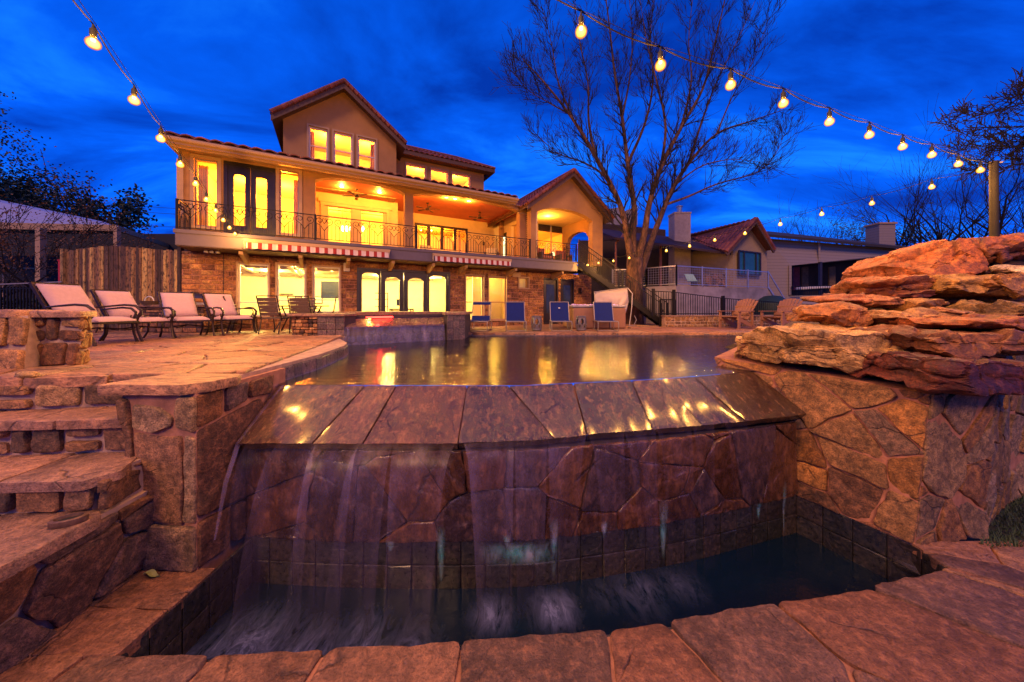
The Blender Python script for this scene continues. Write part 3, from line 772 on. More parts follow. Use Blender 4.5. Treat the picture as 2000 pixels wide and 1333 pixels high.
for i in range(n): fs.append(((len(prof)-1)*n+i,(len(prof)-1)*n+(i+1)%n,len(prof)*n))
fs.append(tuple(reversed(range(n))))
mb.tint((.42,.25,.16)).add(vs,fs); mb.build('capstone',M['deckflag'],pier,smooth=True)

# ---- steps ---------------------------------------------------------
steps=empty('stone_steps',(0,0,0),0,'broad flagstone steps with rubble risers climbing to the terrace','steps')
def riser(mb,a,b,z0,z1,seed,size=.2):
    """stones of a riser: a,b are the plan ends, faces the camera"""
    f,w,h=quadmap((a[0],a[1],z0),(b[0],b[1],z0),(b[0],b[1],z1),(a[0],a[1],z1))
    stones(mb,w,h,f,polys=ashlar(w,h,size,1.6,.035,random.Random(seed),.25),gap=.028,hgt=.03,rnd=random.Random(seed),pal=PAL_TAN,rough=.012,seg=.04,bulge=.018,jit=.35,round_=.03)
mbs=MB(); mbm=MB(); mbt=MB()
T1,T2,T3=-.19,-.516,-.80
LV=[ # front nose (left,right), back (left,right), z
 ((-5.6,2.80),(-3.44,2.99),(-5.6,3.15),(-3.47,3.46),T1),
 ((-5.6,2.42),(-3.27,2.56),(-5.6,2.84),(-3.45,3.02),T2),
]
riser(mbs,(-6.2,2.93),(-3.46,3.44),T1,DZ-.055,51)
riser(mbs,(-5.6,2.84),(-3.44,3.03),T2,T1-.055,52)
riser(mbs,(-5.6,2.45),(-3.27,2.59),T3,T2-.05,53)
def tread(pts,z,seed,seams):
    ring_,c_=None,None
    mbt_=mbt
    rnd=random.Random(seed)
    x0=min(p[0] for p in pts); y0=min(p[1] for p in pts); x1=max(p[0] for p in pts); y1=max(p[1] for p in pts)
    st=[(s-x0,(y0+y1)/2-y0+rnd.uniform(-.05,.05)) for s in seams]
    cl=poly_clip([(p[0]-x0,p[1]-y0) for p in pts])
    pol=cells(x1-x0,y1-y0,st,.02,cl)
    stones(mbt_,1,1,lambda u,v,h:Vector((u+x0,v+y0,z-.02+h)),gap=.02,hgt=.02,rnd=rnd,pal=[(.46,.27,.20),(.42,.24,.16),(.40,.25,.20)],polys=pol,rough=.014,seg=.05,bulge=.006,tilt=.003,round_=.03,depth=.045)
tread([(-5.6,2.78),(-3.42,2.965),(-3.46,3.5),(-5.6,3.3)],T1,61,[-5.2,-4.45,-3.6])
tread([(-5.6,2.40),(-3.27,2.53),(-3.17,2.70),(-3.40,3.06),(-5.6,2.9)],T2,62,[-5.2,-4.3,-3.5])
tread([(-5.6,.8),(-3.13,.8),(-3.12,2.02),(-3.155,2.56),(-3.24,2.62),(-5.6,2.5)],T3,63,[-4.9,-4.2,-3.5])
# side of the lower steps, facing the basin
f,w,h=quadmap((-3.30,.9,CZ),(-3.28,3.0,CZ),(-3.19,3.0,T3-.06),(-3.17,.9,T3-.06))
stones(mbs,w,h,f,size=.36,aspect=1.25,gap=.022,hgt=.025,rnd=random.Random(71),pal=[(.14,.08,.065),(.12,.08,.08),(.18,.09,.05),(.15,.10,.10)],rough=.018,seg=.05,bulge=.02,jit=.6,drop=.2,round_=.025,tilt=.02)
f,w,h=quadmap((-3.21,2.58,T3-.0),(-3.30,3.0,T3),(-3.30,3.0,T2-.05),(-3.21,2.60,T2-.05))
stones(mbs,w,h,f,size=.3,aspect=1.0,gap=.03,hgt=.03,rnd=random.Random(72),pal=[(.22,.12,.08)],rough=.012,seg=.05,bulge=.018)
mbs.build('riser_stones',M['stone'],steps,smooth=True); mbt.build('treads',M['flag'],steps,smooth=True)
def blk(pts,z0,z1): mbm.hexa([Vector((*p,z0)) for p in pts],[Vector((*p,z1)) for p in pts])
blk([(-6.2,2.94),(-3.45,3.45),(-3.45,3.7),(-6.2,3.7)],-1.0,DZ-.06)
blk([(-5.6,2.86),(-3.42,3.05),(-3.42,3.6),(-5.6,3.6)],-1.2,T1-.025)
blk([(-5.6,2.47),(-3.29,2.61),(-3.24,3.4),(-5.6,3.4)],-1.4,T2-.025)
mbm.hexa([Vector((*p,CZ-.1)) for p in [(-5.6,.9),(-3.335,.9),(-3.325,3.3),(-5.6,3.3)]],[Vector((*p,T3-.025)) for p in [(-5.6,.9),(-3.20,.9),(-3.22,3.3),(-5.6,3.3)]])
mbm.build('mortar',M['mortar_pale'],steps)

# ---- left terrace parapet ------------------------------------------
PKW=dict(ash=True,aj=.25)
par=empty('stone_parapet',(0,0,0),0,'low stone parapet with flat cap at the head of the steps','parapet')
mb=MB(); kw=dict(gap=.03,hgt=.035,rough=.014,seg=.05,bulge=.02,jit=.35,round_=.03)
PT=.70
facestones(mb,((-5.72,3.92,DZ-.02),(-5.10,3.90,DZ-.02),(-5.06,3.92,PT),(-5.70,3.94,PT)),.24,1.3,81,PAL_WARM,ash=True,**kw)
facestones(mb,((-5.10,3.90,DZ-.02),(-5.27,4.12,DZ-.02),(-5.25,4.12,PT),(-5.06,3.92,PT)),.2,.9,82,[(.45,.28,.10),(.38,.22,.08)],**kw)  # yellow light on this side is put into the stone colours
facestones(mb,((-7.4,3.34,-.62),(-5.22,3.50,-.62),(-5.55,3.82,PT),(-7.4,3.64,PT)),.30,1.3,83,PAL_WARM,ash=True,**kw)
mb.build('stonework',M['stone'],par,smooth=True)
mb=MB()
mb.hexa([Vector(p) for p in ((-5.72,3.92,DZ-.1),(-5.10,3.91,DZ-.1),(-5.28,4.13,DZ-.1),(-5.72,4.2,DZ-.1))],[Vector(p) for p in ((-5.70,3.95,PT),(-5.07,3.93,PT),(-5.26,4.13,PT),(-5.70,4.2,PT))])
mb.hexa([Vector(p) for p in ((-7.4,3.345,-.9),(-5.23,3.505,-.9),(-5.62,4.1,-.9),(-7.4,4.1,-.9))],[Vector(p) for p in ((-7.4,3.645,PT),(-5.56,3.825,PT),(-5.72,4.2,PT),(-7.4,4.2,PT))])
mb.build('mortar',M['mortar_pale'],par)
mb=MB()
stones(mb,1,1,lambda u,v,h:Vector((u,v,PT+h)),rnd=random.Random(9),pal=[(.45,.27,.17),(.38,.22,.15)],hgt=.07,polys=[[(-5.62,3.84),(-5.0,3.86),(-5.22,4.2),(-5.62,4.26)],[(-6.6,3.70),(-5.64,3.77),(-5.64,4.26),(-6.6,4.26)],[(-7.6,3.6),(-6.62,3.68),(-6.62,4.26),(-7.6,4.26)]],rough=.012,seg=.06,bulge=.006,tilt=.002)
mb.build('cap',M['flag'],par,smooth=True)
# little path light on the tread and a well light by the wall
def small_rock(name,c,r,label,cat,mat_,flat=.5):
    mb=MB(); bm=bmesh.new(); bmesh.ops.create_icosphere(bm,subdivisions=3,radius=1)
    vs=[Vector((v.co.x*r[0],v.co.y*r[1],v.co.z*r[2]))*(1+.25*noise.noise(v.co*1.7+Vector(c))) for v in bm.verts]; fs=[tuple(v.index for v in f.verts) for f in bm.faces]; bm.free()
    mb.tint((.5,.36,.16)); mb.add(vs,fs); o=mb.build(name,mat_,None,smooth=True,angle=60,loc=c); return tag(o,label,cat)
small_rock('pale_stone',(-4.72,3.24,DZ+.02),(.10,.05,.035),'small pale yellow stone lying at the corner of the terrace edge','stone',M['rock'])
dish=empty('step_light',G(134,1026,T3)+Vector((0,0,.005)),R(25),'small rusty oval step light on the third tread','step light')
mb=MB(); mb.X=Matrix.Diagonal((1,.62,1,1)); mb.lathe([(.085,0),(.10,.015),(.098,.05),(.075,.055),(.07,.028),(.0001,.026)],n=20); mb.build('housing',plain('rusty_metal',(.16,.09,.06),.5,.4,var=.5,scale=25),dish,smooth=True)
mb=MB(); mb.X=Matrix.Diagonal((1,.62,1,1)); mb.lathe([(.069,.03),(.069,.034),(.0001,.036)],n=20); mb.build('lens',M['rubber'],dish,smooth=True)
# a fallen leaf on the coping
mb=MB(); lp=G(296,1130,CZ)+Vector((0,0,.03))
n=9
for s_ in (-1,1):
    for i in range(n-1):
        def q(k,w_): 
            t=k/(n-1); return lp+Vector(((t-.5)*.15,s_*w_*.028*math.sin(math.pi*t)+.01*math.sin(t*6),.012*math.sin(t*5)+.012*w_))
        mb.quad(q(i,0),q(i+1,0),q(i+1,1),q(i,1))
tag(mb.build('fallen_leaf',plain('yellow_green_leaf',(.28,.30,.10),.6,bump=0)),'yellow green curled leaf fallen on the left coping','leaf')
mb=MB(); lp=G(570,1316,CZ)+Vector((0,0,.03)); mb.add([lp+Vector(p) for p in ((-.02,-.01,0),(.0,-.012,.004),(.03,.01,.008),(.002,.012,.002))],[(0,1,2,3)])
tag(mb.build('fallen_leaf',M['leafbrown']),'tiny dry tan leaf lying on the front coping','leaf')

# ---- right retaining wall ------------------------------------------
ret=empty('retaining_wall',(0,0,0),0,'tall amber rubble retaining wall under the boulders, right of the waterfall','retaining wall')
mb=MB(); kw=dict(gap=.024,hgt=.022,rough=.024,seg=.045,bulge=.02,jit=.62,round_=.018,tilt=.03,drop=.24)
A0,A1,A2,A3=Vector((3.40,4.50,CZ)),Vector((3.97,3.28,CZ)),Vector((4.27,3.40,-.09)),Vector((3.22,5.3,.0))
B1,B2=Vector((4.82,3.42,CZ)),Vector((5.15,3.54,-.02))
C1,C2=Vector((5.9,3.98,CZ)),Vector((6.1,4.05,.62))
D1,D2=Vector((9.4,5.2,CZ)),Vector((9.6,5.3,1.3))
facestones(mb,(A0,A1,A2,A3),.42,1.05,91,PAL_RIGHT,**kw)
facestones(mb,(A1,B1,B2,A2),.40,1.0,92,[(.30,.20,.11),(.34,.20,.09),(.28,.19,.12),(.30,.15,.06)],**kw)
facestones(mb,(B1,C1,C2,B2),.34,1.0,93,[(.28,.20,.15),(.20,.11,.06),(.26,.16,.08),(.22,.17,.15)],**kw)
facestones(mb,(C1,D1,D2,C2),.4,1.0,94,PAL_TAN,**kw)
mb.build('stonework',M['stone'],ret,smooth=True)
mb=MB(); S=[A0,A1,B1,C1,D1]; T=[A3,A2,B2,C2,D2]
for i in range(4): mb.quad(S[i],S[i+1],T[i+1],T[i])
for i in range(4): mb.quad(T[i],T[i+1],Vector((8.5,7.0,.3)),Vector((5,7.2,.0)))
mb.build('mortar',plain('mortar_amber',(.36,.15,.08),.9,var=.4,scale=9,bump=.6),ret)

# ---- boulders -------------------------------------------------------
def boulder(c,s,seed,col,rz=0.0,tilt=(0,0),p=5.0,amp=.13,name='boulder',label='',top=1.0,taper=0):
    bm=bmesh.new(); bmesh.ops.create_icosphere(bm,subdivisions=6 if max(s)>.55 and seed in (1,2,3,12,17,18) else 5,radius=1); rnd=random.Random(seed); o=Vector([rnd.uniform(-50,50) for _ in range(3)])
    planes=[]
    for ax in ((1,0,0),(-1,0,0),(0,1,0),(0,-1,0),(0,0,1),(0,0,-1)):
        n_=(Vector(ax)+Vector([rnd.uniform(-.16,.16) for _ in range(3)])).normalized(); planes.append((n_,rnd.uniform(.86,1.0)))
    for _ in range(13):
        n_=Vector((rnd.uniform(-1,1),rnd.uniform(-1,1),rnd.uniform(-.9,.9))).normalized(); planes.append((n_,rnd.uniform(.92,1.18)))
    vs=[]
    for v in bm.verts:
        d=v.co.normalized(); r=9
        for n_,h_ in planes:
            k=d.dot(n_)
            if k>.05: r=min(r,h_/k)
        L=(abs(d.x)**4+abs(d.y)**4+abs(d.z)**4)**.25; r=min(r,1.12/L)
        q=d*r; k=1+amp*.5*noise.noise(q*1.3+o)
        w=Vector((q.x*k,q.y*k,q.z*(1+amp*.5*noise.noise(q*1.6+o*1.3))))
        zz=(w.z*s[2]+.03*noise.noise(Vector((w.x*2*s[0],w.y*2*s[1],seed))))*13; fr=zz-math.floor(zz); lay=math.floor(zz)
        sh=1+.008*(noise.cell(Vector((lay*1.37,seed,.5)))*2-1)
        w.x*=sh; w.y*=sh
        w=Vector((w.x*s[0],w.y*s[1],w.z*s[2]))
        n3=noise.noise(w*6+o)*.014+noise.noise(w*15+o)*.009+.028*(abs(noise.noise(w*3.0+o)))
        dd_,pp_=noise.voronoi(Vector((w.x*1.9,w.y*1.9,w.z*1.7))+o+Vector((noise.noise(w*3),noise.noise(w*3+o),noise.noise(w*4)))*.35)
        n3-=.045*max(0,1-(dd_[1]-dd_[0])/.09); n3+=.05*(noise.cell(pp_[0]*7.3)-.5)
        dd_,pp_=noise.voronoi(Vector((w.x*5,w.y*5,w.z*6))+o); n3-=.010*max(0,1-(dd_[1]-dd_[0])/.15); n3+=.012*(noise.cell(pp_[0]*5.1)-.5)
        nn_=Vector((d.x/s[0],d.y/s[1],d.z/s[2])).normalized(); lim=.45*min(s); n3=max(-lim,min(lim,n3)); vs.append(w+nn_*n3)
    fs=[tuple(x.index for x in f.verts) for f in bm.faces]; bm.free()
    mb=MB(); mb.tint(col); mb.X=Matrix.Rotation(tilt[0],4,'X')@Matrix.Rotation(tilt[1],4,'Y'); mb.add(vs,fs)
    ob=mb.build(name,M['rock'],None,smooth=True,angle=30,loc=c,rz=rz)
    return tag(ob,label,'boulder','boulders stacked on the right wall')
def bpx(x0,x1,y0,y1,D,dep,seed,col,label,**k):
    cx,cy=(x0+x1)/2,(y0+y1)/2; Dc=D+dep*.5
    c=PD(cx,cy,Dc); sx=(x1-x0)/2/FOC*(D+dep*.25); sz=(y1-y0)/2/FOC*(D+dep*.15)
    return boulder(c,(sx,dep*.5,sz),seed,col,label=label,**k)
OR,RED,CR,YL,PK=(.38,.14,.03),(.14,.03,.014),(.46,.28,.12),(.36,.21,.06),(.30,.16,.11)
bpx(1468,1728,632,726,3.9,1.5,1,(.60,.42,.20),'large pale cream boulder jutting over the pool at the left of the stack',tilt=(0,R(3)),p=3.6,amp=.16)
bpx(1682,1935,676,766,3.12,1.3,2,(.12,.022,.010),'long dark red boulder lowest in the stack, above the wall corner',tilt=(0,R(5)),p=3.4,amp=.14)
bpx(1702,1955,632,690,3.45,1.3,3,(.26,.11,.035),'brown slab boulder lying on the dark red one, its left end yellow',p=4.5)
bpx(1762,1952,617,643,3.7,1.0,4,OR,'thin orange flat stone on the brown slab boulder',p=4)
bpx(1553,1665,592,640,4.5,.9,5,(.42,.19,.05),'rounded orange boulder behind the pale cream boulder',p=3)
bpx(1650,1825,602,640,4.3,1.0,6,CR,'flat tan stone right of the rounded orange boulder',p=4.2,amp=.16)
bpx(1580,1672,571,598,4.9,.8,7,(.36,.14,.06),'small brown red slab above the rounded orange boulder',p=4)
bpx(1672,1746,572,606,4.7,.7,8,(.48,.24,.12),'small wedge shaped tan stone in the middle of the stack',p=2.8,amp=.2)
bpx(1708,1800,564,590,4.9,.7,9,RED,'dark red stone tucked under the upper slabs',p=3)
bpx(1742,1815,586,606,4.6,.6,10,YL,'small yellow brown stone wedged above the flat tan stone',p=3)
bpx(1806,1862,598,622,4.3,.6,11,(.5,.28,.15),'small pointed tan stone left of the big right boulder',p=2.4,tilt=(0,R(12)))
bpx(1850,2035,584,636,4.2,1.2,12,(.24,.16,.07),'big olive brown boulder at the right edge below the middle row',p=3.4)
bpx(1658,1796,538,578,5.0,1.0,13,(.34,.13,.04),'orange brown wedge slab under the left end of the top ridge',p=3.4,tilt=(0,R(-6)))
bpx(1780,1900,532,590,4.8,1.0,14,(.40,.25,.08),'yellow ochre block in the upper row',p=4,tilt=(0,R(2)))
bpx(1850,1962,538,592,4.7,1.0,15,(.36,.20,.07),'cracked ochre block right of the yellow ochre block',p=3.2,tilt=(0,R(12)))
bpx(1930,2010,535,575,4.9,.8,16,PK,'pinkish square stone at the right end of the upper row',p=4)
bpx(1695,1870,480,552,5.3,1.4,17,(.36,.12,.03),'long orange ridge boulder sloping up along the top',p=2.8,tilt=(0,R(-20)),amp=.15)
bpx(1800,1960,464,540,5.35,1.4,18,(.28,.10,.04),'rough red brown ridge boulder in the middle of the top row',p=3.4,tilt=(0,R(-9)),amp=.12)
bpx(1922,2040,456,524,5.3,1.4,19,(.40,.24,.20),'pink boulder highest at the right end of the ridge',p=3.6,tilt=(0,R(-3)))
bpx(1940,2030,518,540,5.0,.6,20,(.55,.50,.50),'small whitish stone below the pink ridge boulder',p=3)
bpx(1930,2060,636,690,4.0,.8,21,(.42,.28,.18),'squared tan block beside the end of the brown slab boulder',p=4)
bpx(1955,2090,682,740,3.95,.7,22,(.36,.22,.13),'squared brown block beside the end of the dark red boulder',p=4)
bpx(1812,1880,556,600,5.2,.6,23,(.30,.14,.07),'dark brown filler stone behind the ochre blocks',p=3)
bpx(1620,1720,596,622,5.2,.6,24,(.34,.16,.08),'brown filler stone behind the wedge shaped stone',p=3)
# rough core of the rockery behind them
mb=MB(); nu,nv=46,26; vs=[];fs=[]
for j in range(nv+1):
    for i in range(nu+1):
        x=4.3+5.4*i/nu; y=4.9+3.4*j/nv
        a=max(0,min(1,(x-4.3)/3.6)); env=math.sin(math.pi*min(1,max(0,j/nv*.92+.10)))
        z=-.35+(1.85*a**1.1+.35)*env**.6+.12*noise.noise(Vector((x*1.6,y*1.6,3)))+.05*noise.noise(Vector((x*6,y*6,3)))
        if j in(0,nv) or i==0: z=-.5
        vs.append(Vector((x+ (j/nv)*.6,y,z)))
for j in range(nv):
    for i in range(nu):
        q=j*(nu+1)+i; fs.append((q,q+1,q+nu+2,q+nu+1))
mb.tint((.07,.035,.025)).add(vs,fs); tag(mb.build('rockery_mound',M['rock'],smooth=True),kind='structure')

# grass tuft at the right edge
mb=MB(); rg=random.Random(77)
for i in range(12000):
    x=rg.uniform(4.6,7.6); y=rg.uniform(3.05,4.7)
    # keep off the wall and the flagstones
    if y>3.42+(x-4.82)*.52-.02: continue
    if y<3.24-(x-4.9)*.04: continue
    h=rg.uniform(.02,.075); a=rg.uniform(0,6.3); w_=.005; d=Vector((math.cos(a),math.sin(a),0)); b=Vector((x,y,CZ-.005)); tip=b+d*h*rg.uniform(.3,1.1)+Vector((0,0,h))
    k=rg.uniform(.5,1.4); mb.add([b-d.cross(Vector((0,0,1)))*w_,b+d.cross(Vector((0,0,1)))*w_,tip],[(0,1,2)])
tag(mb.build('grass',M['leafgreen']),'short dark grass growing at the foot of the right wall','grass',kind='stuff')
# ------------------------------------------------------------------ main house (house frame: x along facade, y back, z up)
house=empty('house',OS,HROT,'large two and a half storey stucco and stone house with lit windows and long balcony','house')
ZB=2.815; ZS=2.38; ZSEC=0.0
def strips(u0,u1,z0,z1,holes):
    us=sorted(set([u0,u1]+[x for h in holes for x in (h[0],h[1]) if u0<x<u1])); out=[]
    for a,b in zip(us[:-1],us[1:]):
        m=(a+b)/2; hs=sorted([h for h in holes if h[0]<m<h[1]],key=lambda h:h[2]); z=z0
        for h in hs:
            if h[2]>z: out.append((a,b,z,h[2]))
            z=max(z,h[3])
        if z<z1: out.append((a,b,z,z1))
    return out
def wallbox(mb,u0,u1,z0,z1,t0,t1,holes):
    for a,b,c,d in strips(u0,u1,z0,z1,holes): mb.box(a,b,t0,t1,c,d)
def arch(mb,u0,u1,zs,zc,ztop,t0,t1,n=14):
    pts=[]
    for i in range(n+1):
        s=-1+2*i/n; pts.append((u0+(u1-u0)*i/n, zs+(zc-zs)*math.sqrt(max(0,1-(s*.97)**2))*1.0))
    for i in range(n):
        (a,za),(b,zb)=pts[i],pts[i+1]
        mb.hexa([Vector((a,t0,za)),Vector((b,t0,zb)),Vector((b,t1,zb)),Vector((a,t1,za))],[Vector((a,t0,ztop)),Vector((b,t0,ztop)),Vector((b,t1,ztop)),Vector((a,t1,ztop))])
def framebox(mb,u0,u1,z0,z1,t0,t1,w):
    mb.box(u0,u0+w,t0,t1,z0,z1); mb.box(u1-w,u1,t0,t1,z0,z1); mb.box(u0+w,u1-w,t0,t1,z1-w,z1); mb.box(u0+w,u1-w,t0,t1,z0,z0+w)
def window(parent,u0,u1,z0,z1,t,frame_m,w=.05,rails=(),muls=(),label=None,surround=None):
    mb=MB(); framebox(mb,u0,u1,z0,z1,t+.05,t+.12,w)
    for z in rails: mb.box(u0+w,u1-w,t+.055,t+.115,z-.02,z+.02)
    for u in muls: mb.box(u-.03,u+.03,t+.052,t+.118,z0+w,z1-w)
    fr=mb.build('window',frame_m,parent)
    if label: fr['label']=label
    g=MB(); g.quad((u0+w*.5,t+.09,z0+w*.5),(u1-w*.5,t+.09,z0+w*.5),(u1-w*.5,t+.09,z1-w*.5),(u0+w*.5,t+.09,z1-w*.5)); g.build('pane',M['glass'],fr)
    if surround:
        s=MB(); framebox(s,u0-surround,u1+surround,z0-surround,z1+surround,t-.045,t-.002,surround); s.build('trim',M['trim'],fr)
    return fr
def pointlight(name,loc,power,color,radius=.05,parent=None):
    L=bpy.data.lights.new(name,'POINT'); L.energy=power; L.color=color; L.shadow_soft_size=radius
    o=bpy.data.objects.new(name,L); COL.objects.link(o); o.location=loc
    if parent: o.parent=parent
    return o
def arealight(name,loc,power,color,sx,sy,parent=None,rot=(0,0,0)):
    L=bpy.data.lights.new(name,'AREA'); L.energy=power; L.color=color; L.shape='RECTANGLE'; L.size=sx; L.size_y=sy
    o=bpy.data.objects.new(name,L); COL.objects.link(o); o.location=loc; o.rotation_euler=rot
    if parent: o.parent=parent
    return o
def zat(px,py,t): return F(px,py,t)[1]
TW=1.0
WARM=(1,.46,.07); YEL=(1,.235,.010); PALE=(1,.66,.16)

# --- lower storey stone wall
LW=FU(355,TW); RW=FU(1155,TW)
lowwin=[(465,525,514,618),(541,597,516,614),(612,664,520,611)]
holes=[]
lw=[]
for a,b,y0,y1 in lowwin:
    u0,u1=FU(a,TW),FU(b,TW); z1=zat(a,y0,TW); z0=zat(a,y1,TW); lw.append((u0,u1,z0,z1)); holes.append((u0,u1,z0,z1))
du0,du1=FU(697,TW),FU(879,TW); dz1=zat(697,523,TW); dzf=.02
holes.append((du0,du1,dzf,dz1))
rw_=[]
for a,b,y0 in ((909,944,538),(954,988,541)):
    u0,u1=FU(a,TW),FU(b,TW); z1=zat(a,y0,TW); rw_.append((u0,u1,.25,z1)); holes.append(rw_[-1])
su0,su1,sz1,sz0=FU(1013,TW),FU(1031,TW),zat(1013,543,TW),zat(1013,563,TW); holes.append((su0,su1,sz0,sz1))
dd=[(FU(1063,TW),FU(1088,TW),.02,zat(1063,545,TW)),(FU(1096,TW),FU(1119,TW),.02,zat(1096,547,TW))]; holes+=dd
mb=MB(); rh=random.Random(5)
PH=[(.42,.20,.07),(.30,.14,.06),(.48,.26,.10),(.20,.09,.05),(.52,.30,.12),(.36,.18,.09)]
for (a,b,c,d) in strips(LW,RW,-.05,ZS,holes):
    if b-a<.03 or d-c<.03: continue
    stones(mb,b-a,d-c,lambda u,v,z,a=a,c=c:Vector((a+u,TW-z,c+v)),polys=ashlar(b-a,d-c,.15,2.1,.02,rh,.12),gap=.02,hgt=.022,rnd=rh,pal=PH,rough=.005,seg=.14,bulge=.008,tilt=.006,round_=.012)
mb.build('stone_cladding',M['house_stone'],house)
mb=MB(); wallbox(mb,LW,RW,-.3,ZS,TW,TW+.22,holes); mb.box(LW,LW+.2,TW+.22,9,-.3,ZS); mb.box(RW-.2,RW,TW+.22,9,-.3,ZS); mb.build('lower_wall',M['mortar'],house)

# --- balcony slab, soffit, brackets
SU1=FU(1128,0)
mb=MB(); mb.box(0,SU1,0,TW+.0,ZS+.02,ZB); mb.box(-.03,SU1+.03,-.03,TW,ZB-.10,ZB-.001-.0); mb.build('balcony_slab',M['slabpaint'],house,bevel=.008)
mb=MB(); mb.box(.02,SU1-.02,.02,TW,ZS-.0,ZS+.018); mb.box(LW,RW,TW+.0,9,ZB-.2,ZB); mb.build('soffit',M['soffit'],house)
for px in (476,588,680,765,842,905,1000,1090):
    u=FU(px,.5); mb=MB(); mb.prism([(u-.05,TW-.01,ZS-.01),(u-.05,TW-.01,ZS-.30),(u-.05,TW-.10,ZS-.30),(u-.05,.15,ZS-.10),(u-.05,.15,ZS-.01)],(.10,0,0)); mb.build('bracket',M['trim'],house)

# --- upper storey front wall
ULx=FU(348,TW); URx=FU(1030,TW)
zE=5.24
UW={}
def wrect(a,b,y0,y1,t=TW):
    u0,u1=FU(a,t),FU(b,t); return (u0,u1,zat(a,y1,t),zat(a,y0,t))
wl=wrect(380,425,308,441); wr=wrect(546,584,331,456); dr=(FU(437,TW),FU(538,TW),ZB+.01,zat(437,314,TW))
A1=(FU(616,TW),FU(791,TW)); A2=(FU(807,TW),FU(1015,TW))
a1s,a1c=zat(616,356,TW),zat(690,347,TW); a2s,a2c=zat(807,386,TW),zat(868,379,TW)
a1s,a1c,a2s,a2c=4.90,5.20,4.93,5.20
holes=[wl,wr,dr,(A1[0],A1[1],ZB,a1c),(A2[0],A2[1],ZB,a2c)]
mb=MB(); wallbox(mb,ULx,URx,ZB,zE,TW,TW+.3,holes)
arch(mb,A1[0],A1[1],a1s,a1c+.004,a1c+.002+.01,TW+.001,TW+.299); arch(mb,A2[0],A2[1],a2s,a2c+.004,a2c+.012,TW+.001,TW+.299)
mb.box(ULx,ULx+.25,TW+.3,8.5,ZB,zE); mb.build('upper_wall',M['stucco'],house)
mb=MB()
for (u0,u1,z0,z1) in (wl,wr): framebox(mb,u0-.09,u1+.09,z0-.09,z1+.09,TW-.04,TW-.002,.088)
mb.box(ULx-.02,ULx+.12,TW-.05,TW-.002,ZB,zE-.3); mb.box(URx-.5,URx,TW-.03,TW-.002,zE-.35,zE-.3)
mb.build('trim',M['trim'],house)
window(house,*wl,TW,M['alum'],.035); window(house,*wr,TW,M['alum'],.035)
# dark double door with arched glass
mb=MB(); u0,u1,z0,z1=dr
def archdoor(mb,u0,u1,z0,z1,t,pane,kick=.55,toph=.25,side=.16):
    a,b=u0+side,u1-side; zc=z1-toph; zs=zc-(b-a)*.28
    mb.box(u0,a,t,t+.06,z0,z1); mb.box(b,u1,t,t+.06,z0,z1); mb.box(a,b,t,t+.06,z0,z0+kick); mb.box(a,b,t,t+.06,zc,z1); arch(mb,a,b,zs,zc+.003,zc+.006,t+.002,t+.058,10)
    pane.quad((a,t+.03,z0+kick),(b,t+.03,z0+kick),(b,t+.03,zc),(a,t+.03,zc)); return a,b,z0+kick,zc
fm=MB(); framebox(fm,u0,u1,z0,z1,TW+.0-.02,TW+.14,.09); fo=fm.build('door_frame',M['darkwood'],house)
mid=(u0+u1)/2
for s,(a,b) in enumerate(((u0+.09,mid-.004),(mid+.004,u1-.09))):
    d=MB(); p=MB(); archdoor(d,a,b,z0,z1-.09,TW+.03,p,.42,.24,.13); do=d.build('door',M['darkwood'],house,bevel=.006); p.build('pane',M['glass'],do)
    h=MB(); x=mid-.05 if s==0 else mid+.05; h.tube([(x,TW-.03,z0+.85),(x,TW-.03,z0+1.1)],.012,6); h.build('handle',M['bronze'],do)
# --- interior rooms: walls, ceilings, lamps
def room(u0,u1,t0,t1,z0,z1,mat_,lights,name='interior',ceil=None,sides=(1,1)):
    mb=MB(); mb.mat(mat_)
    mb.quad((u0,t1,z0),(u1,t1,z0),(u1,t1,z1),(u0,t1,z1))
    if sides[0]: mb.quad((u0,t0,z0),(u0,t1,z0),(u0,t1,z1),(u0,t0,z1))
    if sides[1]: mb.quad((u1,t0,z0),(u1,t1,z0),(u1,t1,z1),(u1,t0,z1))
    mb.quad((u0,t0,z0),(u1,t0,z0),(u1,t1,z0),(u0,t1,z0))
    mb.mat(ceil or mat_); mb.quad((u0,t0,z1),(u1,t0,z1),(u1,t1,z1),(u0,t1,z1))
    mb.build(name,None,house)
    for (x,y,z,p,c) in lights: pointlight('room_lamp',(x,y,z),p*11.0,c,.12,house)
room(ULx+.26,A1[0]-.08,TW+.31,4.2,ZB+.005,5.1,M['cream'],[(ULx+1.2,2.6,4.6,75,YEL),(A1[0]-1.0,2.5,4.6,65,YEL)],'upper_left_room')
# porch
ZC=5.23; tb1,tb2=3.1,4.3; uS=FU(777,tb1)
PR=URx+.12
mb=MB(); mb.box(A1[0]-.07,PR+.4,TW+.3,tb2+.2,ZC,ZC+.12); mb.build('porch_ceiling',M['porchceil'],house)
pw=[(FU(638,tb1),FU(688,tb1),ZB+.12,zat(638,400,tb1)),(FU(703,tb1),FU(751,tb1),ZB+.12,zat(703,408,tb1))]
pd=(FU(808,tb2)+.05,FU(913,tb2),ZB+.005,zat(808,435,tb2))
mb=MB(); wallbox(mb,A1[0]-.07,uS,ZB,ZC-.001,tb1,tb1+.15,pw); wallbox(mb,uS,PR,ZB,ZC-.001,tb2,tb2+.15,[pd])
mb.box(uS-.15,uS,tb1+.15,tb2,ZB,ZC-.001); mb.box(A1[0]-.20,A1[0]-.07,TW+.3,tb1+.15,ZB,ZC-.001)
